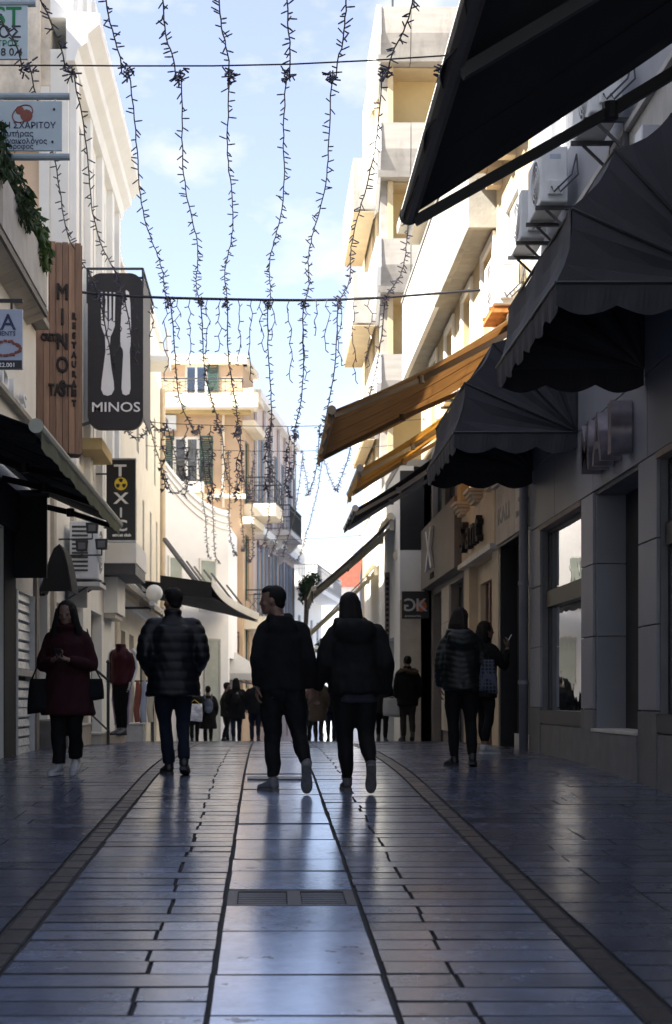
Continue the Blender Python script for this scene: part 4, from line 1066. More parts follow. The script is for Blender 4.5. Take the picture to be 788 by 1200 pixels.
# medical signs on poles
for (lab, x1, y0, y1, lines, pole, m_) in (
        ('grey-green sign board with bold green and black Greek lettering', 33, 7, 70, (('DENTIST', 26, 30, inkg_m, 0.27), ('ΧΑΡΙΤΟΣ', 26, 45, black_m, 0.17), ('ΟΔΟΝΤΙΑΤΡΟΣ', 23, 55, inkg_m, 0.085), ('2 2 9 8 0 4', 27, 66, black_m, 0.11)), (4,), signg_m),
        ('pale blue-grey sign board with red emblem and four lines of Greek text', 73, 119, 177, (('ΔΙΑΜΑΝΤΗ ΒΑΣΙΛΑΚΗ ΣΧΑΡΙΤΟΥ', 66, 151, ink_m, 0.088), ('Μαιευτήρας', 40, 160.5, ink_m, 0.08), ('Χειρουργός Γυναικολόγος', 56, 169, ink_m, 0.075), ('1ος όροφος', 40, 175, ink_m, 0.07)), (113, 184), signg_m)):
    Y = 15.0
    s_ = thing('projecting_sign', lab, 'sign', P(x1, y1, Y), 0)
    a = P(x1 - 110, y0, Y); b = P(x1, y1, Y)
    mb = MB(); mb.box(a.x, b.x, Y - 0.015, Y + 0.015, b.z, a.z); bd = mb.build('board', m_, s_, bevel=0.004)
    for (tx, px, py, mm, sz) in lines:
        p = P(px, py, Y); text('text_line', tx, (p.x, Y - 0.019, p.z), (1, 0, 0), (0, 0, 1), sz, 0.002, mm, bd, align='RIGHT')
    for py in pole:
        p = P(x1 + 9, py, Y)
        mb = MB(); mb.tube([(-3.62, Y, p.z), (p.x, Y, p.z)], 0.035, 10); mb.build('pole', mat('pole_grey_blue', (0.30, 0.36, 0.40), 0.5), s_)
        for qx in (x1 - 8, x1 - 70):
            e = P(qx, py, Y); ee = b.z if py > y1 else a.z
            mb = MB(); mb.bar((e.x, Y, e.z), (e.x, Y, ee), 0.02); mb.build('hanger', steel_m, s_)
    if y0 > 100:
        c = P(27, 134, Y); mb = MB()
        mb.tube([(c.x + cos(a_) * 0.105, Y - 0.018, c.z + sin(a_) * 0.085 + 0.03 * cos(a_)) for a_ in [2*pi*k/24 for k in range(25)]], 0.006, 5); mb.build('emblem_ring', inkr_m, bd)
        mb = MB(); mb.sphere((c.x + 0.04, Y - 0.018, c.z - 0.02), 0.065, 10, 6, (1, 0.04, 1)); mb.sphere((c.x - 0.03, Y - 0.018, c.z + 0.035), 0.045, 10, 6, (1, 0.04, 1)); mb.build('emblem_figure', inkr_m, bd)
        for (qx, qy) in ((64, 129), (62, 167)):
            c = P(qx, qy, Y); mb = MB(); mb.tube([(c.x, Y - 0.024, c.z), (c.x, Y - 0.012, c.z)], 0.013, 8); mb.build('bolt', black_m, bd)
# ornaments shop sign
s_ = thing('hanging_shop_sign', 'blue-grey square sign with RA lettering, a wreath and black number strip', 'sign', (-2.6, 13, 3.2))
a = P(-60, 363, 13); b = P(27, 433, 13)
mb = MB(); mb.box(a.x, b.x, 12.98, 13.02, b.z, a.z); bd = mb.build('board', signb_m, s_, bevel=0.004)
mb = MB(); p = P(27, 423, 13); mb.box(a.x + 0.004, b.x - 0.004, 12.972, 12.979, b.z + 0.004, p.z); mb.build('number_strip', black_m, bd)
p = P(19, 387, 13); text('text_line', 'AURA', (p.x, 12.976, p.z), (1, 0, 0), (0, 0, 1), 0.20, 0.002, ink_m, bd, align='RIGHT')
p = P(19, 394, 13); text('text_line', 'ORNAMENTS', (p.x, 12.976, p.z), (1, 0, 0), (0, 0, 1), 0.055, 0.002, ink_m, bd, align='RIGHT')
p = P(19, 431, 13); text('text_line', '222.001', (p.x, 12.969, p.z), (1, 0, 0), (0, 0, 1), 0.055, 0.002, cut_m, bd, align='RIGHT')
c = P(8, 409, 13); mb = MB()
for k in range(40):
    a_ = 2*pi*k/40; mb.sphere((c.x + cos(a_) * 0.125 + rp.uniform(-.008, .008), 12.974, c.z + sin(a_) * 0.062 + rp.uniform(-.008, .008)), 0.014, 6, 4, (1, 0.2, 1))
mb.build('wreath', inkr_m, bd)
mb = MB(); mb.bar((L1X, 13, a.z + 0.08), (b.x, 13, a.z + 0.08), 0.03); mb.bar((b.x - 0.1, 13, a.z), (b.x - 0.1, 13, a.z + 0.08), 0.02); mb.build('bracket', black_m, s_)

# ------------------------------------------------------------------ left: cream building with cornice
t = thing('cornice_building', 'ivory building with heavy white cornice, tall pilasters and a flaking peach side wall', 'building', (-3.3, 28, G(28)))
f = Face((-3.3, 24.3), (-3.3, 32.0), -1)
hs = [(u, u + 0.75, z, z + h) for u in (1.0, 2.9, 4.8, 6.5) for (z, h) in ((4.2, 2.2), (7.6, 2.6))] + [(0.6, 2.0, -0.7, 1.7), (3.2, 5.0, -0.9, 1.7)]
f.wall('wall', -1.6, 10.9, ivory_m, t, hs, thick=0.3)
for h in hs[:8]: f.window(t, *h, blue_m, depth=0.14, mull=1, back=True)
for h in hs[8:]: f.window(t, *h, black_m, depth=0.2, mull=1, gm=glass_m, name='shopfront')
for u in (0.32, 2.3, 4.2, 6.1, 7.45):
    mb = MB(); f.box(mb, u - 0.18, u + 0.18, 0.002, 0.12, 3.0, 10.6); mb.build('pilaster', white_m, t)
mb = MB(); prof = [(0.0, 10.6), (0.14, 10.6), (0.2, 10.8), (0.34, 10.9), (0.36, 11.05), (0.55, 11.2), (0.56, 11.38), (0.0, 11.42)]
mb.prism([f.pt(-0.25, d, z) for d, z in prof], f.u * (f.L + 0.3)); mb.build('cornice', white_m, t)
mb = MB(); f.box(mb, 0, f.L, -0.3, 0.02, 11.43, 13.3); mb.build('attic', white_m, t)
mb = MB()
for u in (0.6, 1.9, 3.2): f.box(mb, u, u + 0.5, 0.021, 0.08, 11.5, 13.25)
mb.build('attic_piers', white_m, t)
fs_ = Face((-7.5, 24.3), (-3.603, 24.3), -1)
fs_.wall('side_wall', 3.2, 10.3, peach_m, t, thick=0.25)
fs_.wall('flaking_gable', 10.3, 12.2, flake_m, t, thick=0.25, d=0.0, u0=1.2)
mb = MB(); fs_.box(mb, 3.0, 3.75, 0.003, 0.16, 9.2, 12.0); mb.build('chimney_breast', flake_m, t)
for (u0, u1) in ((2.65, 2.8), (3.72, 3.89)):
    mb = MB(); fs_.box(mb, u0, u1, 0.004, 0.06, 5.2, 10.25); mb.build('render_strip', sand_m if u0 < 3 else ivory_m, t)
mb = MB(); fs_.box(mb, 3.05, 3.62, 0.004, 0.30, 7.15, 7.6); mb.build('roof_light', mat('slate_box', (0.10, 0.11, 0.13), 0.5, 0.1, 4), t)
mb = MB(); mb.box(-7.5, -3.65, 24.6, 31.9, -1.6, 12); mb.build('core', ivory_m, t)
mb = MB(); mb.box(-7.5, -3.36, 31.96, 31.998, -1.6, 11.3); mb.build('far_wall', ivory_m, t)
mb = MB(); f.box(mb, 1.3, 3.0, 0.002, 0.42, 4.42, 4.62); mb.build('balcony_slab', ochre_m, t)
mb = MB(); mb.tube([(-3.24, 31.85, -1.0), (-3.24, 31.85, 10.6)], 0.05, 8); mb.build('downpipe', cream_m, t)
mb = MB(); f.box(mb, 0, f.L, 0.002, 0.10, 2.75, 2.95); mb.build('string_course', white_m, t)
# low annexe with steps between the two buildings
t = thing('low_annexe', 'low pale annexe with recessed doorway and dark post beside the timber sign', 'building', (-3.2, 21.8, G(21.8)))
f = Face((-3.2, 19.32), (-3.2, 24.28), -1)
hs = [(1.1, 2.0, -0.4, 1.6), (2.9, 4.3, -0.3, 1.5)]
f.wall('wall', -1.2, 3.35, ivory_m, t, hs, thick=0.3)
for h in hs: f.window(t, *h, acd_m, depth=0.2, mull=1, gm=glass_m, name='door')
mb = MB(); mb.box(-7, -3.2, 19.32, 24.28, 3.36, 3.5); mb.build('roof_slab', conc2_m, t)
for u in (0.5, 2.4, 4.6):
    mb = MB(); f.box(mb, u - 0.12, u + 0.12, 0.002, 0.06, -0.9, 3.2); mb.build('pilaster', stone_m, t)
mb = MB(); mb.box(-3.42, -3.30, 19.36, 19.5, 3.352, 5.05); mb.box(-3.29, -3.14, 19.36, 19.55, 2.4, 5.05); mb.build('dark_post', black_m, t)
mb = MB(); mb.box(-7, -3.9, 19.5, 24.2, -1.2, 3.3); mb.build('core', dark_m, t)

# timber sign of vertical boards
t = thing('timber_sign', 'tall sign of vertical brown boards with charred letters reading MINOS CRETAN TASTE', 'sign', (-2.85, 20, 4.8))
Y = 20.0; a = P(45, 286, Y); b = P(95, 533, Y); rot = Matrix.Translation((b.x, Y, 0)) @ Matrix.Rotation(radians(14), 4, 'Z') @ Matrix.Translation((-b.x, -Y, 0))
nb = 7; bw = (b.x - a.x) / nb * 1.03
def tw(m_): return m_
boards = []
for k in range(nb):
    mb = MB(); x1 = b.x - bw * k; x0 = x1 - bw
    mb.box(x0 + 0.003, x1 - 0.003, Y - 0.035 - 0.003 * (k % 2), Y, b.z + 0.005 * (k % 3), a.z - 0.01 * (k % 2)); o = mb.build('board', wood_m, t, bevel=0.003); o.data.transform(rot); boards.append(o)
mb = MB(); mb.box(a.x, b.x + 0.02, Y + 0.002, Y + 0.30, b.z + 0.02, a.z - 0.02); o = mb.build('side_box', wood_m, t); o.data.transform(rot)
mb = MB(); mb.box(a.x + 0.01, b.x, Y - 0.03, Y + 0.29, b.z + 0.0, b.z + 0.018); o = mb.build('bottom_board', char_m, t); o.data.transform(rot)
def wt(s, px, py, sz, al='CENTER', wx=1.0, m=char_m):
    p = P(px, py, Y); o = text('letter', s, (p.x, Y - 0.045, p.z), (1, 0, 0), (0, 0, 1), sz, 0.006, m, t, align=al, wx=wx, bold=0, bevel=0.009); o.data.transform(rot)
for ch, py in zip('MINOS', (353, 382, 411, 438, 466)): wt(ch, 73, py, 0.30, wx=0.72)
wt('CRETAN', 48, 402, 0.13, 'LEFT', 0.62)
wt('TASTE', 57, 465, 0.21, 'LEFT', 0.62)
for k, ch in enumerate('RESTAURANT'): wt(ch, 86.5, 375 + k * 11.3, 0.11, wx=0.8)
mb = MB(); mb.bar((-3.2, Y + 0.2, 3.36), (-3.2, Y + 0.2, 6.0), 0.08); mb.build('wall_post', black_m, t)

# MINOS board with fork and knife
t = thing('restaurant_sign', 'dark rounded board with white fork, knife and the word MINOS', 'sign', (-2.6, 25, 4.7))
Y = 25.2
def rrect(x0, y0, x1, y1, r, n=8):
    pts = []
    for (cx, cy, a0) in ((x1 - r, y1 - r, 0), (x0 + r, y1 - r, 90), (x0 + r, y0 + r, 180), (x1 - r, y0 + r, 270)):
        for k in range(n + 1): a_ = radians(a0 + 90 * k / n); pts.append((cx + r * cos(a_), cy + r * sin(a_)))
    return pts
def flat(pts, Yp, th, nm, m_, par):
    mb = MB(); mb.prism([P(x, y_, Yp) for (x, y_) in pts], (0, th, 0)); return mb.build(nm, m_, par)
flat(rrect(103, 320, 168, 503, 16), Y, 0.14, 'board', dwood_m, t)
FK = []
def fpoly(pts, nm): 
    o = flat([(103 + (x - 402) * 0.2538, 280 + y_ * 0.2538) for (x, y_) in pts], Y - 0.012, 0.011, nm, cut_m, t); return o
fk = [(462, 245), (470, 245), (472, 380), (481, 380), (483, 245), (491, 245), (493, 380), (500, 380), (502, 245), (510, 245), (512, 380), (519, 380), (521, 247), (529, 247), (527, 400), (517, 430), (507, 450), (503, 520), (512, 600), (522, 660), (524, 695), (512, 718), (493, 724), (474, 718), (464, 695), (466, 660), (474, 600), (484, 520), (482, 450), (474, 430), (464, 400)]
fpoly(fk, 'fork')
kn = [(580, 235), (592, 245), (599, 300), (602, 400), (600, 490), (596, 512), (597, 530), (598, 600), (600, 690), (594, 715), (578, 722), (563, 715), (558, 690), (562, 600), (566, 530), (564, 512), (552, 490), (554, 400), (558, 320), (566, 270)]
fpoly(kn, 'knife')
p = P(136, 482.5, Y); text('word', 'MINOS', (p.x, Y - 0.012, p.z), (1, 0, 0), (0, 0, 1), 0.235, 0.005, cut_m, t, align='CENTER', wx=1.18)
mb = MB()
A, B = P(102, 313, Y), P(167, 313, Y)
for dz in (0, -0.16):
    mb.bar(A + Vector((0, 0.1, dz)), B + Vector((0, 0.1, dz)), 0.035); mb.bar(B + Vector((0, 0.1, dz)), B + Vector((0, 2.4, dz)), 0.035); mb.bar(A + Vector((0, 0.1, dz)), A + Vector((0, 2.4, dz)), 0.035)
mb.bar(B + Vector((0, 0.1, 0)), B + Vector((0, 0.1, -0.5)), 0.035); mb.bar(A + Vector((0, 0.1, 0)), A + Vector((0, 0.1, -0.6)), 0.035)
mb.bar(B + Vector((0, 2.4, 0)), Vector((-3.3, Y + 2.4, B.z)), 0.035); mb.bar(Vector((-3.3, Y + 0.05, 4.75)), P(108, 497, Y) + Vector((0, 0.05, 0.05)), 0.05)
mb.build('steel_frame', iron_m, t)
mb = MB(); q_ = P(168, 322, Y); mb.box(q_.x - 0.02, q_.x + 0.0, Y + 0.145, Y + 1.6, 4.9, q_.z); mb.build('side_panel', dwood_m, t)

# TOXIC light box
t = thing('light_box_sign', 'narrow black vertical sign reading TOXIC with yellow hazard symbol', 'sign', (-2.8, 28, 3.2))
Y = 28.2
flat([(125, 538), (159, 538), (159, 634), (125, 634)], Y, 0.16, 'box', black_m, t)
for pts in ([(124.5, 537), (159.5, 537), (159.5, 539), (124.5, 539)], [(124.5, 633), (159.5, 633), (159.5, 635), (124.5, 635)]): flat(pts, Y - 0.004, 0.17, 'trim', steel_m, t)
def wcent(s, px, py, sz, wx=1.0, m=cut_m):
    p = P(px, py, Y); return text('letter', s, (p.x, Y - 0.006, p.z), (1, 0, 0), (0, 0, 1), sz, 0.004, m, t, align='CENTER', wx=wx, bevel=0.004)
wcent('T', 141, 558, 0.32, 1.25); wcent('X', 142, 590, 0.30, 1.25); wcent('I', 142, 606, 0.26, 1.0); wcent('C', 142, 622, 0.30, 1.2)
wcent('street club', 143, 628.5, 0.075, 1.1)
c = P(142, 567, Y); mb = MB(); mb.tube([(c.x, Y - 0.008, c.z), (c.x, Y - 0.001, c.z)], 0.125, 20); mb.build('hazard_disc', yel_m, t)
mb = MB()
for k in range(3):
    a0 = radians(90 + 120 * k); pts = [Vector((c.x, Y - 0.014, c.z)) + Vector((cos(a0 + s), 0, sin(a0 + s))) * r for (s, r) in ((-0.5, 0.035), (-0.5, 0.1), (0, 0.106), (0.5, 0.1), (0.5, 0.035))]
    mb.prism(pts, (0, 0.005, 0))
mb.build('trefoil', black_m, t)
mb = MB()
for z in (3.35, 4.4): mb.bar((-3.3, Y + 0.08, z), (-3.05, Y + 0.08, z), 0.03)
mb.build('bracket', iron_m, t)

# canopy box, beam block, blind below the light box
t = thing('canopy_box', 'white box canopy with dark underside jutting below the light box sign', 'canopy', (-2.9, 29, 2.9))
mb = MB(); a = P(122, 634, 29.0); b = P(160, 660, 29.0); mb.box(-3.3, b.x, 29.0, 31.5, b.z, a.z); mb.build('box', white_m, t, bevel=0.01)
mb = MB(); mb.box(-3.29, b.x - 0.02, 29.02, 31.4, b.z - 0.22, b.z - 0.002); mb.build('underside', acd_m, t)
t = thing('bay_block', 'ivory cantilevered block under the white canopy box', 'bay', (-3, 30, 2.0))
mb = MB(); a = P(123, 668, 29.6); b = P(138, 718, 29.6); mb.box(-3.298, b.x, 29.6, 31.2, b.z, a.z - 0.12); mb.build('block', ivory_m, t)
mb = MB(); mb.box(-3.298, b.x - 0.05, 29.65, 31.1, b.z - 0.1, b.z - 0.002); mb.build('base_moulding', stone_m, t)
awning('rolled_awning', 'small half-rolled pale awning beyond the canopy box', 32.3, 38.0, -2.55, 2.15, -3.28, 2.75, canW_m, frame=steel_m, val=0.1, sag=0.02, arms=(0.1, 0.9))
# air conditioner on the ledge with flood lights
ac_unit('white air conditioner with black louvres on a ledge over the doorway', (-3.19, 23.45, 1.87), (0, 1, 0), (1, 0, 0), 0.8, 0.92, 0.46, group=None, vent_side=True)
t = thing('ledge', 'stained pale ledge carrying the louvred air conditioner', 'ledge', (-3.0, 23.6, 1.85))
mb = MB(); mb.box(-3.195, -2.62, 23.0, 23.9, 1.80, 1.87); mb.build('slab', marble_m, t, bevel=0.008)
mb = MB(); mb.box(-3.195, -2.9, 23.6, 23.7, 1.5, 1.799); mb.build('bracket', marble_m, t)
for i, (px, py, lab) in enumerate(((119, 638, 'square flood light on a bar in front of the louvred air conditioner'), (108, 619, 'dark flood light under the awning tip beside the louvred air conditioner'), (96, 640, 'dark flood light tilted down at the left of the louvred air conditioner'))):
    c = P(px, py, 22.4); fl = thing('flood_light', lab, 'lamp', c, 0, 'flood lights by the air conditioner')
    mb = MB(); mb.prism([c + Vector((x, 0, z)) for (x, z) in ((-0.10, 0.09), (0.10, 0.09), (0.085, -0.075), (-0.085, -0.075))], (0, 0.09, 0)); mb.build('housing', black_m, fl, bevel=0.008)
    mb = MB(); mb.box(c.x - 0.055, c.x + 0.055, 22.392, 22.399, c.z - 0.045, c.z + 0.055); mb.build('lens', mat('lamp_lens', (0.10, 0.10, 0.10), 0.5), fl)
    mb = MB(); mb.bar(c + Vector((0, 0.05, -0.06)), c + Vector((0, 0.05, -0.16)), 0.02); mb.bar(c + Vector((0, 0.05, -0.16)), Vector((-3.2, 22.5, c.z - 0.16)), 0.022); mb.build('bracket', black_m, fl)

# steps, planter blocks, railing
t = thing('door_steps', 'pale marble steps climbing to the doorway behind the woman in red', 'steps', (-2.9, 23, G(23)))
for k, (x1, y0, y1, z1) in enumerate(((-2.72, 21.4, 22.7, -0.36), (-2.56, 22.72, 23.9, -0.52), (-2.9, 22.0, 23.8, -0.20))):
    mb = MB(); mb.box(-3.2 + 0.002 * k, x1, y0, y1, G(22) - 0.1, z1 - 0.03); mb.build('step', stone_m, t)
    mb = MB(); mb.box(-3.2 + 0.002 * k, x1 + 0.02, y0 - 0.02, y1 + 0.01, z1 - 0.029, z1); mb.build('tread', marble_m, t, bevel=0.004)
mb = MB(); mb.box(-3.199, -2.88, 19.8, 21.2, G(20.5) - 0.1, -0.28)
tag(mb.build('stone_block', mat('dark_block', (0.12, 0.115, 0.11), 0.7, 0.2, 5, 0.3), bevel=0.015), 'dark stone plinth block by the corner pier', 'block')
mb = MB(); mb.box(-2.72, -2.36, 24.0, 24.45, G(24.2) - 0.05, G(24.2) + 0.13)
tag(mb.build('display_plinth', tanstone_m, bevel=0.008), 'small tan stone plinth at the feet of the mannequin', 'plinth')
mb = MB(); mb.box(-2.70, -2.2, 26.1, 26.7, G(26) - 0.1, G(26) + 0.30); mb.box(-2.72, -2.18, 26.08, 26.72, G(26) + 0.301, G(26) + 0.33)
tag(mb.build('display_block', marble_m, bevel=0.008), 'grey marble block with capped top behind the mannequin', 'block')
t = thing('hand_rail', 'black iron hand rail sloping down beside the marble steps', 'railing', (-2.6, 22.5, G(22.5)))
mb = MB(); a = P(94, 770, 22.2); b = P(127, 797, 23.2); mb.tube([(-3.15, 21.8, a.z + 0.1), a, b], 0.02, 8); mb.build('rail', black_m, t)
mb = MB(); mb.bar((b.x, b.y, G(23.2) - 0.02), (b.x, b.y, b.z + 0.26), 0.045); mb.sphere((b.x, b.y, b.z + 0.29), 0.035); mb.build('post', black_m, t)
mb = MB(); c = P(108, 838, 22.3); d_ = P(127, 856, 23.2); mb.tube([c, d_], 0.015, 6); mb.build('lower_rail', black_m, t)
# textile rack behind the mannequin
t = thing('cloth_rack', 'low rack hung with rolled patterned cloths beyond the mannequin', 'rack', (-2.1, 27.0, G(27)))
mb = MB(); a = (-2.55, 27.2, G(27.2)); 
for x in (-2.55, -2.1): mb.bar((x, 27.2, G(27.2)), (x, 27.2, 0.35), 0.03)
mb.bar((-2.55, 27.2, 0.35), (-2.1, 27.2, 0.35), 0.03); mb.build('frame', iron_m, t)
for k, cm in enumerate((stone_m, inkr_m, signb_m, canW_m)):
    mb = MB(); x = -2.52 + k * 0.125; mb.tube([(x + 0.02 * sin(z * 8), 27.17 + 0.01 * cos(z * 9), z) for z in (0.36, 0.2, 0.0, -0.2, -0.42)], [0.03, 0.055, 0.06, 0.06, 0.05], 8, flat=0.7); mb.build('cloth', cm, t)

# ------------------------------------------------------------------ left: further buildings
t = thing('narrow_window_house', 'cream house with narrow tall windows and drainpipe next to the light box sign', 'building', (-3.3, 36, G(36)))
f = Face((-3.3, 32.02), (-3.3, 46.0), -1)
hs = [(u, u + 0.6, 2.9, 5.4) for u in (2.6, 4.6, 7.0, 9.5, 11.8)] + [(u, u + 0.7, 6.4, 8.4) for u in (2.6, 5.2, 8.0, 11.0)] + [(1.2, 2.2, -1.3, 1.6), (3.2, 4.4, -1.4, 1.6), (6.2, 8.2, -1.5, 1.5), (9.6, 12.0, -1.8, 1.3)]
f.wall('wall', -2.2, 9.7, cream_m, t, hs, thick=0.3)
for h in hs: f.window(t, *h, blue_m if h[2] > 0 else acd_m, depth=0.12, mull=1, gm=None if h[2] > 0 else glass_m)
f.wall('upper_wall', 9.7, 11.0, white_m, t, u0=7.4, thick=0.3)
mb = MB(); f.box(mb, 0, 7.38, -0.3, 0.12, 9.7, 9.85); f.box(mb, 7.4, f.L, -0.3, 0.12, 11.0, 11.15); mb.build('coping', white_m, t)
mb = MB(); mb.box(-9, -3.65, 32.1, 46, -2, 9.6); mb.build('core', cream_m, t)
mb = MB(); mb.box(-9, -3.62, 45.97, 45.999, -2, 10.9); mb.box(-9, -3.61, 39.42, 45.96, 9.61, 10.95); mb.build('end_wall', white_m, t)
mb = MB(); f.box(mb, 8.2, 9.6, 0.002, 0.6, 9.4, 9.55); f.box(mb, 8.2, 9.6, 0.54, 0.6, 9.551, 10.3); mb.build('balcony', ivory_m, t)
mb = MB(); mb.tube([(-3.22, 45.7, -1.6), (-3.22, 45.7, 9.8)], 0.08, 8); mb.build('downpipe', tanstone_m, t)
mb = MB(); f.box(mb, 0, f.L, 0.002, 0.08, 2.2, 2.35); mb.build('string_course', white_m, t)
# globe street lamp
t = thing('globe_lamp', 'white glass globe lamp on a bracket near the man in the padded jacket', 'lamp', P(181, 695, 34))
c = P(181, 695, 34)
mb = MB(); mb.sphere(c, 0.2, 16, 12); mb.build('globe', globe_m, t, smooth=True)
mb = MB(); mb.tube([c + Vector((0, 0, -0.22)), c + Vector((0, 0, -0.38))], 0.06, 10); mb.tube([c + Vector((0, 0, -0.35)), Vector((-3.3, 34, c.z - 0.35))], 0.03, 8); mb.build('bracket', iron_m, t)

# white building with swooping top, black flared awning on tie rods
t = thing('swoop_wall_building', 'white rendered building whose parapet sweeps down in a curve', 'building', (-2.4, 47, G(47)))
f = Face((-3.28, 46.05), (-1.22, 48.0), -1)
mb = MB(); top = []
for k in range(13):
    u = f.L * k / 12; a_ = k / 12
    top.append((u, 6.25 + 1.5 * (1 - a_) ** 1.9))
poly = [f.pt(u, 0, z) for u, z in top] + [f.pt(f.L, 0, -2.4), f.pt(0, 0, -2.4)]
mb.prism(poly, -f.n * 0.4); mb.build('wall', bright_m, t)
for k in range(3):
    mb = MB(); off = 0.12 + 0.22 * k
    for (u0, z0), (u1, z1) in zip(top, top[1:]):
        mb.prism([f.pt(u0, 0.001, z0 - off), f.pt(u1, 0.001, z1 - off), f.pt(u1, 0.001, z1 - off - 0.09), f.pt(u0, 0.001, z0 - off - 0.09)], f.n * (0.09 - 0.02 * k))
    mb.build('parapet_band', bright_m, t)
for (u0, u1) in ((0.25, 0.85), (1.55, 2.3)):
    mb = MB(); f.box(mb, u0, u1, 0.002, 0.05, 2.9, 4.6); w = mb.build('window', ivory_m, t)
    mb = MB(); f.box(mb, u0 + 0.07, u1 - 0.07, 0.051, 0.058, 2.97, 4.53); mb.build('pane', mat('pale_pane', (0.30, 0.36, 0.34), 0.12, 0.1, 3, 0.0), w)
fr2 = Face((-1.22, 48.0), (-1.0, 51.9), -1)
fr2.wall('street_wall', -2.6, 5.8, bright_m, t, [(0.5, 3.2, -2.2, 1.4)], thick=0.3)
fr2.window(t, 0.5, 3.2, -2.2, 1.4, steel_m, depth=0.1, mull=2, gm=glass_m, name='shopfront')
for (u0, u1, z0, z1) in ((0.6, 1.35, -2.3, 2.0), (1.75, 2.45, -2.3, 2.0)):
    w = f.window(t, u0, u1, z0, z1, alu_m, depth=-0.06, mull=0, back=False, gm=mat('pale_door_pane', (0.45, 0.48, 0.44), 0.15, 0.1, 3, 0.0), name='shopfront')
t = thing('flared_awning', 'black flared awning with white edge hung from slanting tie rods', 'awning', (-2.2, 41, 2.9))
A0, A1, B1, B0 = P(197, 700, 37.0), P(248, 687, 37.0), P(303, 727, 44.5), P(233, 712, 46.3)
def thick(pts, th, nm, m_): 
    mb = MB(); mb.prism(pts, (0, 0, th)); return mb.build(nm, m_, t)
WL = Vector((-3.28, 37.0, A1.z + 0.16)); WF = Vector((-3.28, 45.8, A1.z + 0.16))
nq = 10; vs = []; fs = []
for i in range(nq + 1):
    a_ = i / nq
    fr = A1.lerp(B1, a_) + Vector((-0.25 * sin(pi * a_), 0, 0)); wl = WL.lerp(WF, a_)
    if a_ > 0.85: wl = wl.lerp(Vector((-1.25, 47.8, wl.z)), (a_ - 0.85) / 0.15)
    vs += [wl, wl.lerp(fr, 0.5) - Vector((0, 0, 0.05)), fr]
for i in range(nq):
    for j in range(2): fs.append((3*i + j, 3*i + j + 1, 3*i + j + 4, 3*i + j + 3))
mb = MB(); mb.add(vs, fs); solidify(mb.build('fabric', canB_m, t, fix=False), 0.03, 0)
mb = MB()
for i in range(nq):
    a, b = vs[3*i + 2], vs[3*i + 5]
    mb.add([a, b, b + Vector((0.02, 0, 0.22)), a + Vector((0.02, 0, 0.22))], [(0, 1, 2, 3)])
solidify(mb.build('white_edge', canH_m, t, fix=False), 0.02)
mb = MB(); a = vs[0]; b = vs[2]; mb.add([a + Vector((0.6, -0.02, 0.12)), b + Vector((0, -0.02, 0.10)), b + Vector((0, -0.02, -0.30)), a + Vector((0.6, -0.02, -0.36))], [(0, 1, 2, 3)]); solidify(mb.build('end_flap', canB_m, t, fix=False), 0.02)
mb = MB(); mb.add([vs[0] - Vector((0, 0, 0.28)), vs[2] - Vector((0, 0, 0.28)), vs[3*nq + 2] - Vector((0, 0, 0.06)), vs[3*nq] - Vector((0, 0, 0.2))], [(0, 1, 2, 3)]); solidify(mb.build('lining', canB_m, t, fix=False), 0.01)
for k, (x0, y0, x1, y1, yy) in enumerate(((193, 632, 235, 688, 40), (219, 658, 240, 686, 41.5), (228, 664, 244, 686, 42.3), (239, 668, 272, 710, 43.4), (248, 672, 280, 713, 44.2), (266, 686, 288, 714, 45.2))):
    b = P(x1, y1, yy - 1.5); a = P(x0, y0, yy + 2.5)
    mb = MB(); mb.bar(a, b, 0.045 if k else 0.10); mb.build('tie_rod', black_m, t)

# peach corner block facing up the street
t = thing('peach_corner_block', 'peach corner apartment block with green shutters and railed balconies', 'building', (-2.3, 52, G(52)))
Yc = 52.0
f = Face((-5.2, Yc), (-0.80, Yc), -1)
X = lambda px: (px - 311) * Yc / F + 5.2
Z = lambda py: (820 - py) * Yc / F
hs = [(X(217), X(243), Z(466), Z(427)), (X(203), X(234), Z(567), Z(511)), (X(262), X(278), Z(766), Z(742))]
f.wall('wall', -2.4, 12.0, peachd_m, t, hs, thick=0.3)
w = f.window(t, *hs[0], white_m, depth=0.08, mull=1, gm=pane_m, shutters=(green_m, 1), fw=0.08)
w = f.window(t, *hs[1], white_m, depth=0.08, mull=1, shutters=(green_m, 2), fw=0.1)
mb = MB(); f.box(mb, hs[2][0], hs[2][1], -0.12, -0.1, hs[2][2], hs[2][3]); mb.build('opening', ochre_m, t)
mb = MB(); f.box(mb, 0, f.L + 0.15, -0.3, 0.15, 12.0, 12.35); mb.build('parapet_coping', cream_m, t)
mb = MB(); f.box(mb, 0, f.L + 0.55, 0.0, 0.95, Z(483), Z(467)); b_ = mb.build('upper_balcony', cream_m, t)
f.railing(b_, X(186), f.L + 0.0, 0.06, 0.88, Z(467), 0.52, iron_m)
mb = MB(); f.box(mb, 0, f.L + 0.3, 0.0, 0.4, Z(487), Z(483.2)); mb.build('balcony_moulding', ochre_m, t)
mb = MB(); f.box(mb, X(198), X(240), 0.0, 0.7, Z(579), Z(568)); b_ = mb.build('small_balcony', cream_m, t)
f.railing(b_, X(200), X(238), 0.06, 0.66, Z(568), 0.78, iron_m)
f.railing(t, X(260), X(280), 0.02, 0.1, Z(766), 0.75, iron_m)
mb = MB(); mb.tube([f.pt(X(262), 0.1, Z(595)), f.pt(X(262), 0.1, Z(484))], 0.05, 8); mb.build('downpipe', cream_m, t)
mb = MB(); f.box(mb, 0, f.L + 0.1, 0.001, 0.2, Z(585), Z(579.5)); mb.build('string_course', cream_m, t)
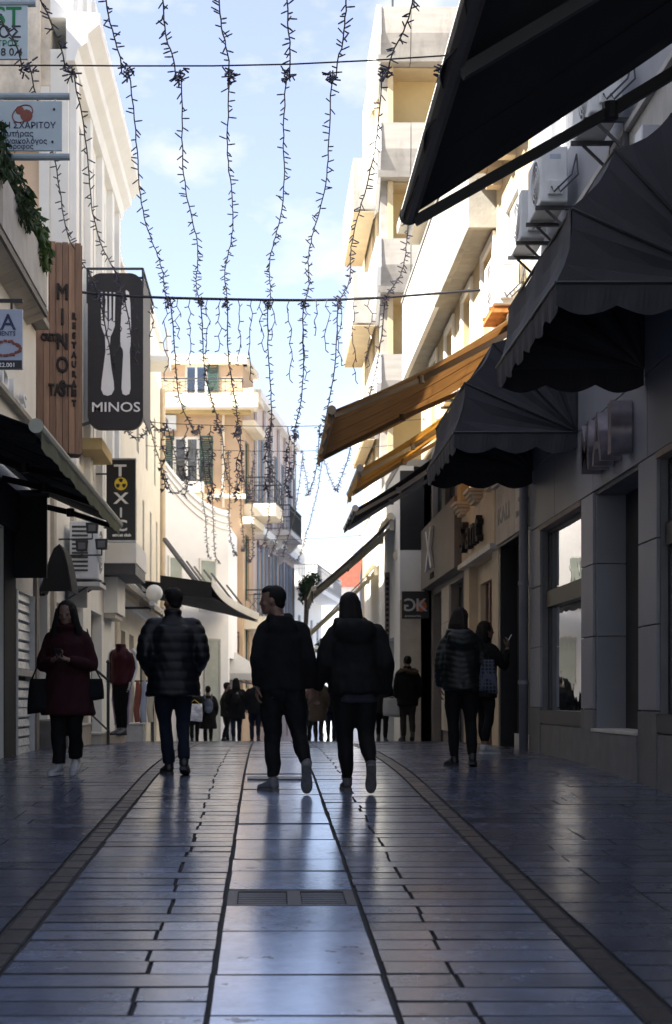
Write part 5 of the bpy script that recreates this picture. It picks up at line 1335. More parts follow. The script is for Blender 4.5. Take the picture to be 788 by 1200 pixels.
ac_unit('white air conditioner under the top balcony of the peach block', f.pt(X(195), 0.0, Z(507)), (1, 0, 0), (0, -1, 0), 0.75, 0.52, 0.3, group=None)
# its street side runs away at an angle
d8 = Vector((0.146, 1, 0)).normalized()
fb = Face((-0.80, Yc), (-0.45, 54.4), -1)
hs = [(0.5, 1.5, 6.9, 9.4), (0.5, 1.5, 3.6, 6.0), (0.6, 1.5, 0.4, 2.6)]
fb.wall('street_side', -2.6, 12.0, peachd_m, t, hs, thick=0.3)
for h in hs[:2]: fb.window(t, *h, green_m, depth=0.08, mull=1)
fb.window(t, *hs[2], green_m, depth=0.08, mull=0)
for (z, d) in ((10.9, 0.4), (9.75, 0.45), (6.3, 0.4), (12.0, 0.2)):
    mb = MB(); fb.box(mb, -0.1, fb.L + 0.1, 0.002, d, z, z + 0.25); mb.build('moulding', cream_m, t)
fbL = Face((-0.80, Yc), (-0.80 + 0.146 * 6, Yc + 6), -1)
for (z, u0, u1) in ((7.05, 0.2, 3.0), (3.0, 0.2, 2.6)):
    mb = MB(); fb.box(mb, 0.2, 2.3, 0.003, 1.15, z - 0.45, z); b_ = mb.build('side_balcony', cream_m, t)
    fb.railing(b_, 0.25, 2.25, 0.05, 1.1, z, 0.95, iron_m)
mb = MB(); mb.prism([(-5.2, Yc + 0.31, 11.9), (-1.1, Yc + 0.31, 11.9), (-0.8, 54.39, 11.9), (-5.2, 54.39, 11.9)], (0, 0, 0.05)); mb.build('roof', conc2_m, t)
mb = MB(); mb.box(-5, -1.3, Yc + 1.2, 54.3, -2, 11.8); mb.build('core', peachd_m, t)
# pink building with pilasters
t = thing('pink_pilaster_house', 'faded pink three-storey house with tall blue-grey shutters and a balcony', 'building', (0.4, 60, G(60)))
f = Face((-0.45, 54.42), (1.33, 66.6), -1)
hs = []
for u in (1.6, 3.6, 5.6, 7.8, 9.8, 11.4):
    for (z, h) in ((7.4, 2.7), (3.1, 2.9), (-1.6, 2.7)): hs.append((u - 0.35, u + 0.35, z, z + h))
f.wall('wall', -3.2, 11.6, pink_m, t, hs, thick=0.3)
for h in hs: f.window(t, *h, blue_m, depth=0.08, mull=1, shutters=(blue_m, 2) if h[2] > 0 else None)
for u in (0.3, 2.6, 4.6, 6.7, 8.8, 10.7, 12.1):
    mb = MB(); f.box(mb, u - 0.14, u + 0.14, 0.06, 0.12, 6.9, 11.3); mb.build('pilaster', lilac_m, t)
for (z, d, m_) in ((11.35, 0.3, white_m), (6.2, 0.4, white_m), (1.9, 0.35, white_m)):
    mb = MB(); f.box(mb, 0, f.L, 0.002, d, z, z + 0.3); mb.build('cornice', m_, t)
mb = MB(); f.box(mb, 3.4, 7.2, 0.003, 1.0, 6.55, 6.75); b_ = mb.build('balcony_slab', lilac_m, t)
f.railing(b_, 3.45, 7.15, 0.05, 0.95, 6.75, 1.0, iron_m, cross=False)
for u in (3.8, 6.8):
    mb = MB(); mb.prism([f.pt(u, 0.01, 6.54), f.pt(u, 0.85, 6.54), f.pt(u, 0.7, 6.35), f.pt(u, 0.12, 5.75), f.pt(u, 0.01, 5.7)], f.u * 0.25); mb.build('corbel', lilac_m, t)
mb = MB(); mb.box(-5, -0.46, 54.45, 54.6, 10, 11.5); mb.prism([(-5, 54.8, 11.3), (-0.4, 54.8, 11.3), (1.0, 66.5, 11.3), (-5, 66.5, 11.3)], (0, 0, 0.1)); mb.build('roof', lilac_m, t)
mb = MB(); mb.prism([(-4, 55.5, -3), (-0.9, 55.5, -3), (0.6, 66.4, -3), (-4, 66.4, -3)], (0, 0, 14.2)); mb.build('core', pink_m, t)
# white house with glass balcony beyond, red roofed house, end of the street
t = thing('white_balcony_house', 'white house with a wide railed roof terrace beyond the pink house', 'building', (2, 70, G(70)))
f = Face((1.36, 67.0), (3.0, 77.0), -1)
hs = [(u, u + 0.8, z, z + 1.6) for u in (1.2, 3.4, 5.6, 8.0) for z in (-0.5, 2.4)]
f.wall('wall', -3.5, 5.0, white_m, t, hs, thick=0.3)
for h in hs: f.window(t, *h, blue_m, depth=0.08)
mb = MB(); f.box(mb, 0, f.L, 0.002, 1.1, 5.0, 5.25); f.box(mb, 0, f.L, 0.002, 1.1, 1.6, 1.85); b_ = mb.build('balcony_slab', white_m, t)
f.railing(b_, 0.1, f.L - 0.1, 0.05, 1.05, 5.25, 1.0, alu_m, cross=False)
f.wall('attic', 5.26, 8.4, ivory_m, t, [(1.5, 2.6, 5.6, 7.4), (4.5, 5.6, 5.6, 7.4)], u1=7.0, d=-1.2, thick=0.3)
mb = MB(); mb.box(-3, 2.0, 72.5, 76.5, -3, 8.3); mb.build('core', ivory_m, t)
t = thing('red_roof_house', 'distant pale house with red tiled roof', 'building', (5.5, 96, G(96)))
f = Face((3.6, 95), (9.5, 95), -1); hs = [(u, u + 0.8, z, z + 1.5) for u in (0.8, 2.6, 4.4) for z in (0, 3.2)]
f.wall('wall', -4.5, 7.4, ivory_m, t, hs, thick=0.3)
for h in hs: f.window(t, *h, blue_m, depth=0.1)
mb = MB(); mb.prism([(3.2, 94.5, 7.4), (9.9, 94.5, 7.4), (6.2, 94.5, 9.3)], (0, 8, 0)); mb.build('roof', tile_m, t)
t = thing('far_block', 'distant pale grey apartment block behind the red roof', 'building', (6, 112, G(112)))
f = Face((1.0, 112), (12, 112), -1); hs = [(u, u + 1.0, z, z + 1.5) for u in (1, 3.2, 5.4, 7.6, 9.4) for z in (-1, 2, 5, 8)]
f.wall('wall', -5, 11.2, white_m, t, hs, thick=0.4)
for h in hs: f.window(t, *h, lilac_m, depth=0.1)
t = thing('end_house', 'ivory house with brown shopfronts closing the view at the end of the street', 'building', (2, 88, G(88)))
f = Face((-3, 88), (4.2, 88), -1); hs = [(u, u + 0.9, z, z + 1.7) for u in (0.6, 2.2, 3.8, 5.4) for z in (-1.0, 2.2)] + [(0.5, 3.0, -4, -2), (3.8, 6.6, -4, -2)]
f.wall('wall', -4.6, 5.0, ivory_m, t, hs, thick=0.3)
for h in hs: f.window(t, *h, blue_m, depth=0.1, gm=None)
mb = MB(); f.box(mb, 0, f.L, 0.002, 0.9, 1.5, 1.75); b_ = mb.build('balcony_slab', white_m, t); f.railing(b_, 0.1, f.L - 0.1, 0.05, 0.85, 1.75, 0.95, iron_m, cross=False)
mb = MB(); mb.box(-3, 4.2, 88.4, 93, -4.6, 4.9); mb.build('core', ivory_m, t)

# trees at the end
def tree(lab, x, y, z0, zc, r, n, m_=leafd_m):
    t = thing('street_tree', lab, 'tree', (x, y, z0), 0, 'trees at the end of the street'); rg_ = random.Random(int(x * 100))
    mb = MB(); top = Vector((x + 0.1, y, zc)); mb.tube([(x, y, z0), (x + 0.06, y, (z0 + zc) / 2), top], [0.16, 0.12, 0.06], 8)
    cl = []
    for k in range(9):
        e = top + Vector((rg_.uniform(-1, 1) * r * 0.8, rg_.uniform(-1, 1) * r * 0.8, rg_.uniform(-0.4, 0.9) * r)); cl.append(e)
        mb.tube([Vector((x + 0.06, y, z0 + (zc - z0) * 0.6)), top.lerp(e, 0.5), e], [0.05, 0.035, 0.015], 6)
    mb.build('trunk', twig_m, t)
    mb = MB()
    for e in cl: leaves(mb, e, (r * 0.45, r * 0.45, r * 0.4), n, 0.16, rg_)
    mb.build('crown', m_, t, fix=False)
tree('small dark evergreen tree in front of the white balcony house', 1.75, 66.0, G(66), 4.9, 0.75, 150)
tree('bushy street tree lower down behind the cream awnings', 3.0, 60, G(60), 1.9, 0.9, 150)
# parasols in the square
def parasol(lab, x, y, zt_, r, m_):
    t = thing('parasol', lab, 'parasol', (x, y, G(y)), 0, 'white parasols in the square')
    mb = MB(); mb.tube([(x, y, G(y)), (x, y, zt_)], 0.03, 8); mb.build('pole', alu_m, t)
    mb = MB(); pts = [Vector((x + sx * r, y + sy * r, zt_ - 0.75)) for sx, sy in ((-1, -1), (0, -1.02), (1, -1), (1.02, 0), (1, 1), (0, 1.02), (-1, 1), (-1.02, 0))]
    vs = pts + [Vector((x, y, zt_))] + [p - Vector((0, 0, 0.22)) for p in pts]
    fs = [(i, (i + 1) % 8, 8) for i in range(8)] + [(i, (i + 1) % 8, 9 + (i + 1) % 8, 9 + i) for i in range(8)]
    mb.add(vs, fs); solidify(mb.build('canopy', m_, t, fix=False), 0.01)
    for p in pts:
        mb = MB(); mb.bar((x, y, zt_ - 0.06), p + Vector((0, 0, -0.02)), 0.025); mb.build('rib', alu_m, t)
parasol('white square parasol before the peach block, nearest the orange blind', -1.05, 50.6, 1.65, 1.15, canH_m)
parasol('white square parasol standing lower down the sloping street', 0.35, 57.5, 1.35, 1.5, canH_m)
awning('orange_blind', 'short orange striped blind beneath the white parasols', 50.2, 51.4, -0.45, 0.62, -1.35, 0.95, mat('blind_orange', (0.62, 0.20, 0.06), 0.8, 0.15, 3, trans=0.3), val=0.15)

# ------------------------------------------------------------------ strings of lights
wires = [(8.2, 6.9), (15.0, 6.50), (23.6, 6.50), (32.0, 6.03), (40.0, 6.85), (53.5, 5.9)]
for i, (y, z) in enumerate(wires):
    x0, x1 = (-3.32, 3.5)
    lab = ('steel span wire high over the near paving', 'steel span wire crossing in front of the concrete tower top', 'thick garland-wrapped span wire hung with short icicle lights', 'thin span wire beyond the icicle wire', 'span wire carrying deep light swags beside the tan awning', 'farthest thin span wire in front of the peach block')[i]
    if i == 0: x0 = -3.6
    if i == 1: x0 = -6.2
    t = thing('span_wire', lab, 'wire', (x0, y, z), 0, 'wires across the street')
    mb = MB(); mb.tube([(x0 + (x1 - x0) * k / 12, y + 0.03 * sin(k), z + 0.16 - 0.16 * (1 - (k / 6 - 1) ** 2) + (0.1 * k / 12 if i == 1 else 0)) for k in range(13)], 0.008 if i != 2 else 0.022, 6); mb.build('cable', wire_m, t)
    mb = MB()
    for xe in (x0, x1): mb.tube([(xe - 0.02, y, z + 0.16), (xe + 0.02, y, z + 0.16)], 0.03, 8)
    mb.build('anchor', steel_m, t)
    if i == 2:
        rg_ = random.Random(21); mbc = MB(); mbb = MB(); x = -2.6
        while x < 1.9:
            L = rg_.choice([0.35, 0.6, 0.9, 1.15, 1.4]); px = x; z0 = z + 0.02; pts = [Vector((px, y, z0))]; n = int(L / 0.12)
            for k in range(n): pts.append(Vector((px + rg_.uniform(-0.05, 0.05), y + rg_.uniform(-0.03, 0.03), z0 - 0.12 * (k + 1))))
            mbc.tube(pts, 0.007, 4)
            for p in pts[1:]:
                d = Vector((rg_.uniform(-1, 1), rg_.uniform(-0.5, 0.5), rg_.uniform(-0.9, 0.3))).normalized(); mbb.tube([p, p + d * 0.07], 0.008, 4)
            x += rg_.uniform(0.14, 0.3)
        mbc.build('icicle_leads', wire_m, t); tag(mbb.build('icicle_bulbs', led_m, t), kind='stuff')
XS = [-2.45, -2.0, -1.42, -0.88, -0.36, 0.23, 0.70, 1.22, 1.82]
XS2 = [-2.7, -2.3, -1.56, -1.05, -0.62, 0.05, 0.62, 1.18, 1.95]
sag = [0.5, 0.42, 1.05, 1.25, 1.6]
rg_ = random.Random(4)
names = ['over the terrace plants', 'falling past the timber sign', 'crossing the dark fork and knife board side', 'nearest the middle over the peach block', 'over the centre of the paving', 'over the man in the hooded top', 'over the woman of the couple', 'in front of the concrete tower', 'passing under the big black awning']
for s_ in range(9):
    t = thing('light_string', 'dark unlit string of fairy lights ' + names[s_], 'string lights', (XS[s_], 15, 6.5), 0, 'strings of lights over the street')
    cab = MB(); bul = MB()
    for i in range(len(wires) - 1):
        (ya, za), (yb, zb) = wires[i], wires[i + 1]
        xa = (XS[s_] * 1.16, XS[s_], XS2[s_], XS2[s_] * 0.97 + 0.05, XS2[s_] * 0.75 + 0.15)[i]; xb = (XS[s_], XS2[s_], XS2[s_] * 0.97 + 0.05, XS2[s_] * 0.75 + 0.15, XS2[s_] * 0.5 - 0.3)[i]
        sg = sag[i] * rg_.uniform(0.72, 1.2); N = 40 if i < 3 else 30
        def w_(x_): return 0.16 * ((x_ - 0.09) / 3.41) ** 2
        za2, zb2 = za + w_(xa), zb + w_(xb)
        pts = []
        for k in range(N + 1):
            a = k / N
            # loose end gathered in a dip just before the far wire
            z = za2 + (zb2 - za2) * a - sg * 4 * a * (1 - a) - (0.16 * math.exp(-((a - 0.955) / 0.025) ** 2))
            pts.append(Vector((xa + (xb - xa) * a + 0.06 * sin(a * 9 + s_) * a * (1 - a) * 4 + rg_.uniform(-.008, .008), ya + (yb - ya) * a, z)))
        cab.tube(pts, 0.0075 if i < 2 else 0.011, 5)
        L = sum((q_ - p).length for p, q_ in zip(pts, pts[1:])); stp = (0.095, 0.125, 0.11, 0.11, 0.12)[i]; nn = int(L / stp)
        for k in range(nn):
            a = (k + rg_.random() * 0.6) / nn * N; j = min(int(a), N - 1); p = pts[j].lerp(pts[j + 1], a - j)
            d = Vector((rg_.choice([-1, 1]) * rg_.uniform(0.3, 1), rg_.uniform(-0.6, 0.6), rg_.uniform(-0.9, 0.6))).normalized(); LL = rg_.uniform(0.05, 0.10)
            r_ = 0.0085 if i < 2 else 0.010
            bul.tube([p, p + d * LL * 0.45, p + d * LL], [r_ * 0.6, r_, r_ * 0.75], 4)
        # bunched surplus at the wire
        for k in range(14 if i < 2 else 6):
            p = pts[-1] + Vector((rg_.uniform(-.05, .05), rg_.uniform(-.03, .03), rg_.uniform(-.12, .03))); d = Vector((rg_.uniform(-1, 1), rg_.uniform(-.4, .4), rg_.uniform(-1, .6))).normalized()
            bul.tube([p, p + d * 0.07], 0.009, 4)
    cab.build('cable', wire_m, t); tag(bul.build('bulbs', led_m, t, fix=False), kind='stuff')
# loose surplus lengths hanging from the thin wire
for k, (x, L) in enumerate(((-2.25, 1.5), (-1.75, 1.6), (-1.2, 1.7), (-0.6, 1.65), (0.05, 1.5), (0.5, 1.6))):
    y, z = wires[3]; t = thing('hanging_light_bundle', ('first','second','third','fourth','fifth','sixth')[k] + ' bunched vertical length of fairy lights on the thin wire, counted from the cream house', 'string lights', (x, y, z), 0, 'hanging light bundles')
    cab = MB(); bul = MB(); zt_ = z + 0.16 * ((x - 0.09) / 3.41) ** 2 + 0.01
    pts = [Vector((x + 0.05 * sin(k + j * 1.3) * (j > 0), y + 0.03 * cos(j), zt_ - L * j / 12)) for j in range(13)]
    cab.tube(pts, 0.010, 5)
    for j in range(42):
        a = rg_.random() ** 0.7 * 11.9; p = pts[int(a)].lerp(pts[int(a) + 1], a - int(a)); d = Vector((rg_.uniform(-1, 1), rg_.uniform(-.5, .5), rg_.uniform(-1, .4))).normalized(); bul.tube([p, p + d * 0.09], 0.013, 4)
    cab.build('cable', wire_m, t); tag(bul.build('bulbs', led_m, t, fix=False), kind='stuff')
# ------------------------------------------------------------------ people
def remesh(mb, name, vox, smooth=4, fac=0.5):
    me = mb.mesh(name + '_raw', fix=True)
    o = bpy.data.objects.new('tmp', me); TMP.collection.objects.link(o)
    m = o.modifiers.new('r', 'REMESH'); m.mode = 'VOXEL'; m.voxel_size = vox; m.adaptivity = 0
    if smooth:
        s = o.modifiers.new('s', 'SMOOTH'); s.iterations = smooth; s.factor = fac
    out = evaluated(o); out.name = name
    bpy.data.objects.remove(o); bpy.data.meshes.remove(me)
    return out

def ell(mb, c, rx, ry, rz, nu=16, nv=10): mb.sphere(c, 1.0, nu, nv, (rx, ry, rz))

def ringz(mb, rows, n=24, sq=0.85):
    """rows: (z, cx, cy, rx, ry): stacked superellipse rings"""
    rg = []
    for (z, cx, cy, rx, ry) in rows:
        r = []
        for k in range(n):
            a = 2 * pi * k / n; ca, sa = cos(a), sin(a)
            r.append(Vector((cx + rx * math.copysign(abs(ca) ** sq, ca), cy + ry * math.copysign(abs(sa) ** sq, sa), z)))
        rg.append(r)
    mb.rings(rg)

def limb(mb, pts, rad, n=14, steps=5):
    """smoothed tapering tube through joints"""
    pts = [Vector(p) for p in pts]; out = []; rr = []
    for i in range(len(pts) - 1):
        p0 = pts[max(i - 1, 0)]; p1 = pts[i]; p2 = pts[i + 1]; p3 = pts[min(i + 2, len(pts) - 1)]
        for k in range(steps):
            t = k / steps
            q_ = 0.5 * ((2*p1) + (p2 - p0) * t + (2*p0 - 5*p1 + 4*p2 - p3) * t*t + (3*p1 - p0 - 3*p2 + p3) * t**3)
            out.append(q_.lerp(p1.lerp(p2, t), 0.5)); rr.append(rad[i] + (rad[i + 1] - rad[i]) * (t * t * (3 - 2 * t)))
    out.append(pts[-1]); rr.append(rad[-1])
    mb.tube(out, rr, n)

def head_mesh(mb, M):
    """head in local axes: face towards +Y, chin at z = 0"""
    h = MB()
    rows = [(0.000, .060, .022, .022), (0.010, .052, .036, .040), (0.035, .036, .050, .062), (0.065, .018, .060, .080), (0.095, .006, .067, .092),
            (0.125, -.002, .072, .099), (0.155, -.006, .075, .101), (0.185, -.008, .071, .095), (0.210, -.008, .057, .078), (0.228, -.008, .034, .048), (0.236, -.008, .012, .016)]
    ringz(h, [(z, 0, cy, rx, ry) for (z, cy, rx, ry) in rows], 20, 0.95)
    limb(h, [(0, .096, .125), (0, .108, .100), (0, .116, .084)], [.010, .012, .014], 8, 3)
    ell(h, (0, .103, .079), .019, .012, .009, 8, 6)
    ell(h, (0, .094, .052), .024, .011, .007, 10, 6); ell(h, (0, .092, .043), .021, .011, .007, 10, 6); ell(h, (0, .082, .012), .022, .018, .014, 10, 6)
    ell(h, (.03, .084, .137), .026, .014, .009, 8, 6); ell(h, (-.03, .084, .137), .026, .014, .009, 8, 6)
    for s in (-1, 1):
        ell(h, (s * .076, -.004, .105), .010, .020, .032, 8, 8); ell(h, (s * .045, .062, .085), .022, .024, .02, 8, 6)
    limb(h, [(0, -.02, .05), (0, -.035, -.03), (0, -.03, -.10)], [.056, .054, .062], 14, 4)
    mb.add([M @ v for v in h.v], h.f)

def hand(mb, wrist, d, palm, curl=0.35, scale=1.0, spread=1.0, thumb=1):
    """wrist position, pointing direction d, palm normal (the way fingers curl)"""
    d = Vector(d).normalized(); n = Vector(palm); n = (n - d * n.dot(d)).normalized(); s = d.cross(n).normalized() * thumb
    w = Vector(wrist); S = scale
    rg = []
    for t, hw, th in ((-0.01, .026, .020), (.02, .033, .017), (.05, .040, .015), (.085, .041, .013), (.094, .034, .010)):
        rg.append([w + d * t * S + (s * cos(a) * hw + n * sin(a) * th) * S for a in [2 * pi * k / 12 for k in range(12)]])
    mb.rings(rg)
    for off, L in ((.031, .078), (.010, .088), (-.011, .082), (-.030, .064)):
        p = w + (d * .085 + s * off * spread) * S; a = curl * 0.5; pts = [p]
        for k, q_ in enumerate((.45, .32, .26)):
            p = p + (d * cos(a) + n * sin(a) + s * off * 0.8 * (spread - 0.6)) * L * q_ * S; pts.append(p); a += curl
        limb(mb, pts, [.0095 * S, .0095 * S, .0088 * S, .007 * S], 8, 2)
    p = w + (d * .025 + s * .034 - 0.0 * n) * S; pts = [p - s * 0.012 * S]
    for k, (q_, fwd) in enumerate(((.04, .55), (.034, .8), (.028, .95))):
        p = p + (d * fwd + s * (0.75 - 0.3 * k) + n * (0.25 + curl * 0.25 * k)).normalized() * q_ * S; pts.append(p)
    limb(mb, pts, [.014 * S, .0125 * S, .011 * S, .0085 * S], 8, 2)

def shoe(mb_u, mb_s, ankle, yaw, pitch, L=0.275, lift=0.0):
    """upper and sole; pitch > 0 lifts the heel about the ball of the foot; ankle: where the leg ends"""
    u = MB(); s = MB()
    prof = [(-.075, .032, .030, .060), (-.06, .038, .050, .090), (-.02, .040, .062, .100), (.03, .040, .056, .078), (.08, .044, .045, .058), (.13, .047, .036, .042), (.165, .042, .028, .034), (.188, .028, .018, .024), (.196, .012, .010, .014)]
    rg = []
    for (y, hw, hh, top) in prof:
        r = []
        for k in range(14):
            a = 2 * pi * k / 14
            r.append(Vector((hw * cos(a), y, 0.022 + (top - 0.0) * 0.5 + (top * 0.5 + 0.004) * sin(a))))
        rg.append(r)
    u.rings(rg)
    u.tube([(0, -.03, .05), (0, -.032, .125)], [.043, .045], 12)
    out = []
    for (y, hw) in ((-.084, .018), (-.076, .034), (-.04, .042), (.02, .041), (.07, .045), (.12, .050), (.16, .045), (.19, .030), (.202, .012)): out.append((y, hw))
    def ring(z, g): return [Vector((w * g, y, z)) for (y, w) in out] + [Vector((-w * g, y, z)) for (y, w) in reversed(out)]
    s.rings([ring(0.0, 0.96), ring(0.012, 1.02), ring(0.030, 1.0)])
    piv = Vector((0, .125, 0)); R = Matrix.Translation(piv) @ Matrix.Rotation(-pitch, 4, 'X') @ Matrix.Translation(-piv)
    M = Matrix.Rotation(yaw, 4, 'Z') @ R
    # put the shoe collar at the ankle
    col = M @ Vector((0, -.032, .09)); off = Vector(ankle) - col
    mb_u.add([M @ v + off for v in u.v], u.f); mb_s.add([M @ v + off for v in s.v], s.f)
    return (M @ Vector((0, .125, 0)) + off, min((M @ v + off).z for v in s.v))

def cloth_mat(name, col, rough=0.8, bump=0.3, scale=60):
    return mat(name, tuple(c * 0.3 for c in col), rough, 0.15, 9, bump, scale, spec=0.25)

def person(label, X, Y, H, heading, spec, name='person', group=None, fine=True):
    """figure 1.75 units tall facing +Y, scaled to H, turned by heading"""
    k = H / 1.75
    root = thing(name, label, spec.get('cat', 'person'), (X, Y, G(Y)), 0, group)
    M0 = Matrix.Translation((X, Y, spec.get('z', G(Y)))) @ Matrix.Rotation(heading, 4, 'Z') @ Matrix.Diagonal((k, k, k, 1))
    vox = 0.0095 if fine else 0.017; cvox = 0.014 if fine else 0.022
    W_ = spec.get('width', 1.0)
    lean = spec.get('lean', 0.02); sx = spec.get('sway', 0.0)
    hipz, shz = 0.92, 1.405
    aL, kL = Vector(spec['ankL']), Vector(spec['kneeL']); aR, kR = Vector(spec['ankR']), Vector(spec['kneeR'])
    pit = spec.get('pitch', (0, 0)); yaw = spec.get('toe', (0.12, -0.12))
    up_, so_ = [], []
    # ---- ground the feet
    shoes = []
    for i, an in enumerate((aL, aR)):
        mu, ms = MB(), MB(); b, lo = shoe(mu, ms, an, yaw[i], pit[i]); shoes.append([mu, ms, lo])
    for i, (sh, an) in enumerate(zip(shoes, (aL, aR))):
        dz = -sh[2] + spec.get('liftz', (0, 0))[i]
        for mbx in sh[:2]: mbx.v = [v + Vector((0, 0, dz)) for v in mbx.v]
        an.z += dz
    shL = Vector((-0.172 * W_, lean, shz)); shR = Vector((0.172 * W_, lean, shz))
    eL, wL, eR, wR = [Vector(spec[q_]) for q_ in ('elbL', 'wriL', 'elbR', 'wriR')]
    torso = [(0.80, sx, 0, .155, .10), (0.92, sx, 0, .165, .115), (1.04, sx, .005, .145, .10), (1.16, sx, lean * .4, .15, .105), (1.30, 0, lean * .7, .155 * W_, .105), (1.40, 0, lean, .13 * W_, .09), (1.47, 0, lean, .10, .07), (1.50, 0, lean, .06, .06)]
    hd = spec.get('head', (0, 0, 0))          # yaw, pitch, roll
    MH = Matrix.Translation((spec.get('hx', 0), lean + 0.02, 1.515)) @ Matrix.Rotation(hd[0], 4, 'Z') @ Matrix.Rotation(hd[1], 4, 'X') @ Matrix.Rotation(hd[2], 4, 'Y')
    # ---- body: one continuous skin
    b = MB()
    if not spec.get('headless'): head_mesh(b, MH)
    ringz(b, [(z, cx, cy, rx * .93, ry * .93) for (z, cx, cy, rx, ry) in torso])
    limb(b, [(0, lean, 1.40), shL, eL, wL], [.05, .040, .034, .026]); limb(b, [(0, lean, 1.40), shR, eR, wR], [.05, .040, .034, .026])
    for side, kn, an in ((-1, kL, aL), (1, kR, aR)):
        limb(b, [(side * .085 + sx, 0, hipz), kn, an], [.065, .040, .030])
    hl = spec.get('hands', {})
    for side, w, e in (('L', wL, eL), ('R', wR, eR)):
        h = hl.get(side, {})
        d = h.get('d', (w - e)); pn = h.get('n', (1 if side == 'L' else -1, 0.2, 0))
        if not h.get('hide'): hand(b, w, d, pn, h.get('curl', 0.4), 1.0, h.get('spread', 1.0), h.get('thumb', 1))
    me = remesh(b, 'body', vox, 2, 0.4); me.transform(M0)
    link('body', me, spec.get('skin', skin_m), root, smooth=True)
    # ---- eyes
    if fine and spec.get('face') and not spec.get('headless'):
        for s in (-1, 1):
            mb = MB(); ell(mb, (s * .031, .0885, .120), .013, .008, .007, 10, 8); mb.v = [M0 @ (MH @ v) for v in mb.v]; mb.build('eye', mat('eye', (0.05, 0.04, 0.035), 0.2, 0.0, 3, 0.0), root, smooth=True)
    # ---- trousers
    tr = spec['trousers']; f_ = tr.get('fit', 1.0); b = MB(); crotch = tr.get('crotch', 0.80)
    ringz(b, [(crotch - .02, sx, 0, .12, .085), (crotch + 0.03, sx, 0, .165, .118), (0.93, sx, 0, .175 * tr.get('hip', 1), .128 * tr.get('hip', 1)), (1.03, sx, .004, .155, .112), (1.06, sx, .004, .15, .108)])
    for side, kn, an in ((-1, kL, aL), (1, kR, aR)):
        hp = Vector((side * .088 + sx, 0, hipz - .02)); md = hp.lerp(kn, .5) + Vector((side * .004, 0.006, 0)); cf = kn.lerp(an, .45) + Vector((0, -.016, 0)); end = kn.lerp(an, tr.get('end', 0.95))
        limb(b, [hp, md, kn, cf, end], [.100 * tr.get('hip', 1), .088 * f_, .066 * f_, .062 * f_, tr.get('hem', .052) * f_], 16)
    me = remesh(b, 'trousers', cvox * .85, 5)
    fold(me, tr.get('wr', 0.007), 9, 31 + X); me.transform(M0)
    tro = link('trousers', me, tr['mat'], root, smooth=True)
    # ---- top
    jk = spec['top']; bulk = jk.get('bulk', 0.03); hem = jk.get('hem', 0.80); b = MB(); fl = jk.get('flare', 0.0)
    zs = [z_ for z_ in (0.62, 0.74, 0.86, 0.98, 1.10) if z_ > hem + 0.05]
    rows = [(hem, sx, 0, .160 + bulk + fl, .115 + bulk + fl * .7), (hem + 0.03, sx, 0, .168 + bulk + fl, .122 + bulk + fl * .7)]
    for z_ in zs:
        a_ = (z_ - hem) / (1.16 - hem); rows.append((z_, sx * (1 - a_), .003, .165 + bulk + fl * (1 - a_) - .010 * a_, .118 + bulk + fl * .7 * (1 - a_)))
    rows += [(1.18, 0, lean * .5, .162 * W_ + bulk, .116 + bulk), (1.31, 0, lean * .8, (.168 * W_ + bulk * .8), .122 + bulk), (1.385, 0, lean, .150 * W_ + bulk * .5, .108 + bulk * .7), (1.44, 0, lean, .118 * W_, .090), (1.475, 0, lean, .085, .076), (1.495, 0, lean, .07, .066)]
    ringz(b, rows)
    ar = jk.get('arm', 1.0)
    for sh_, e, w, sd in ((shL, eL, wL, -1), (shR, eR, wR, 1)):
        cuff = e.lerp(w, jk.get('cuff', 0.97))
        limb(b, [Vector((sd * .08, lean, 1.405)), sh_ + Vector((sd * -.012, 0, -.022)), sh_.lerp(e, .5) + Vector((sd * .006, -.004, 0)), e, e.lerp(w, .5), cuff], [.065, (.050 + bulk * .60) * ar, (.045 + bulk * .55) * ar, (.042 + bulk * .5) * ar, (.039 + bulk * .4) * ar, (.034 + bulk * .28) * ar], 16)
    hood = jk.get('hood')
    if hood == 'down':
        hb = jk.get('hoodr', 1.0)
        pts = []
        for q_ in range(13):
            a = radians(-60 + 300 * q_ / 12 + 180 - 90); pts.append(Vector((.098 * hb * cos(a), lean - .015 + .092 * hb * sin(a), 1.478 + .018 * sin(a) - 0.0)))
        b.tube(pts, [.022] + [.040 * hb] * 11 + [.022], 10)
        ell(b, (0, lean - .105 * hb, 1.40), .135 * hb, .048 * hb, .085 * hb)
    elif hood == 'collar':
        ringz(b, [(1.44, 0, lean, .088, .085), (1.50, 0, lean + .005, .082, .082), (1.54, 0, lean + .005, .084, .084), (1.55, 0, lean + .005, .07, .07)])
    me = remesh(b, 'jacket', cvox, 5)
    quilt = jk.get('quilt')
    if quilt: puff(me, quilt, jk.get('qamp', 0.011))
    fold(me, jk.get('wr', 0.010), 7, X * 3)
    me.transform(M0)
    top = link(jk.get('name', 'jacket'), me, jk['mat'], root, smooth=True)
    if 'hemmat' in jk:
        b = MB(); ringz(b, [(hem - .075, sx + .03, 0, .172, .122), (hem - .06, sx + .02, 0, .180, .13), (hem + .05, sx, 0, .180, .13), (hem + .08, sx, 0, .17, .12)])
        me = remesh(b, 'sweater_hem', cvox, 3); fold(me, .006, 9, 3); me.transform(M0); link('sweater_hem', me, jk['hemmat'], root, smooth=True)
    # ---- hair
    hr = spec.get('hair')
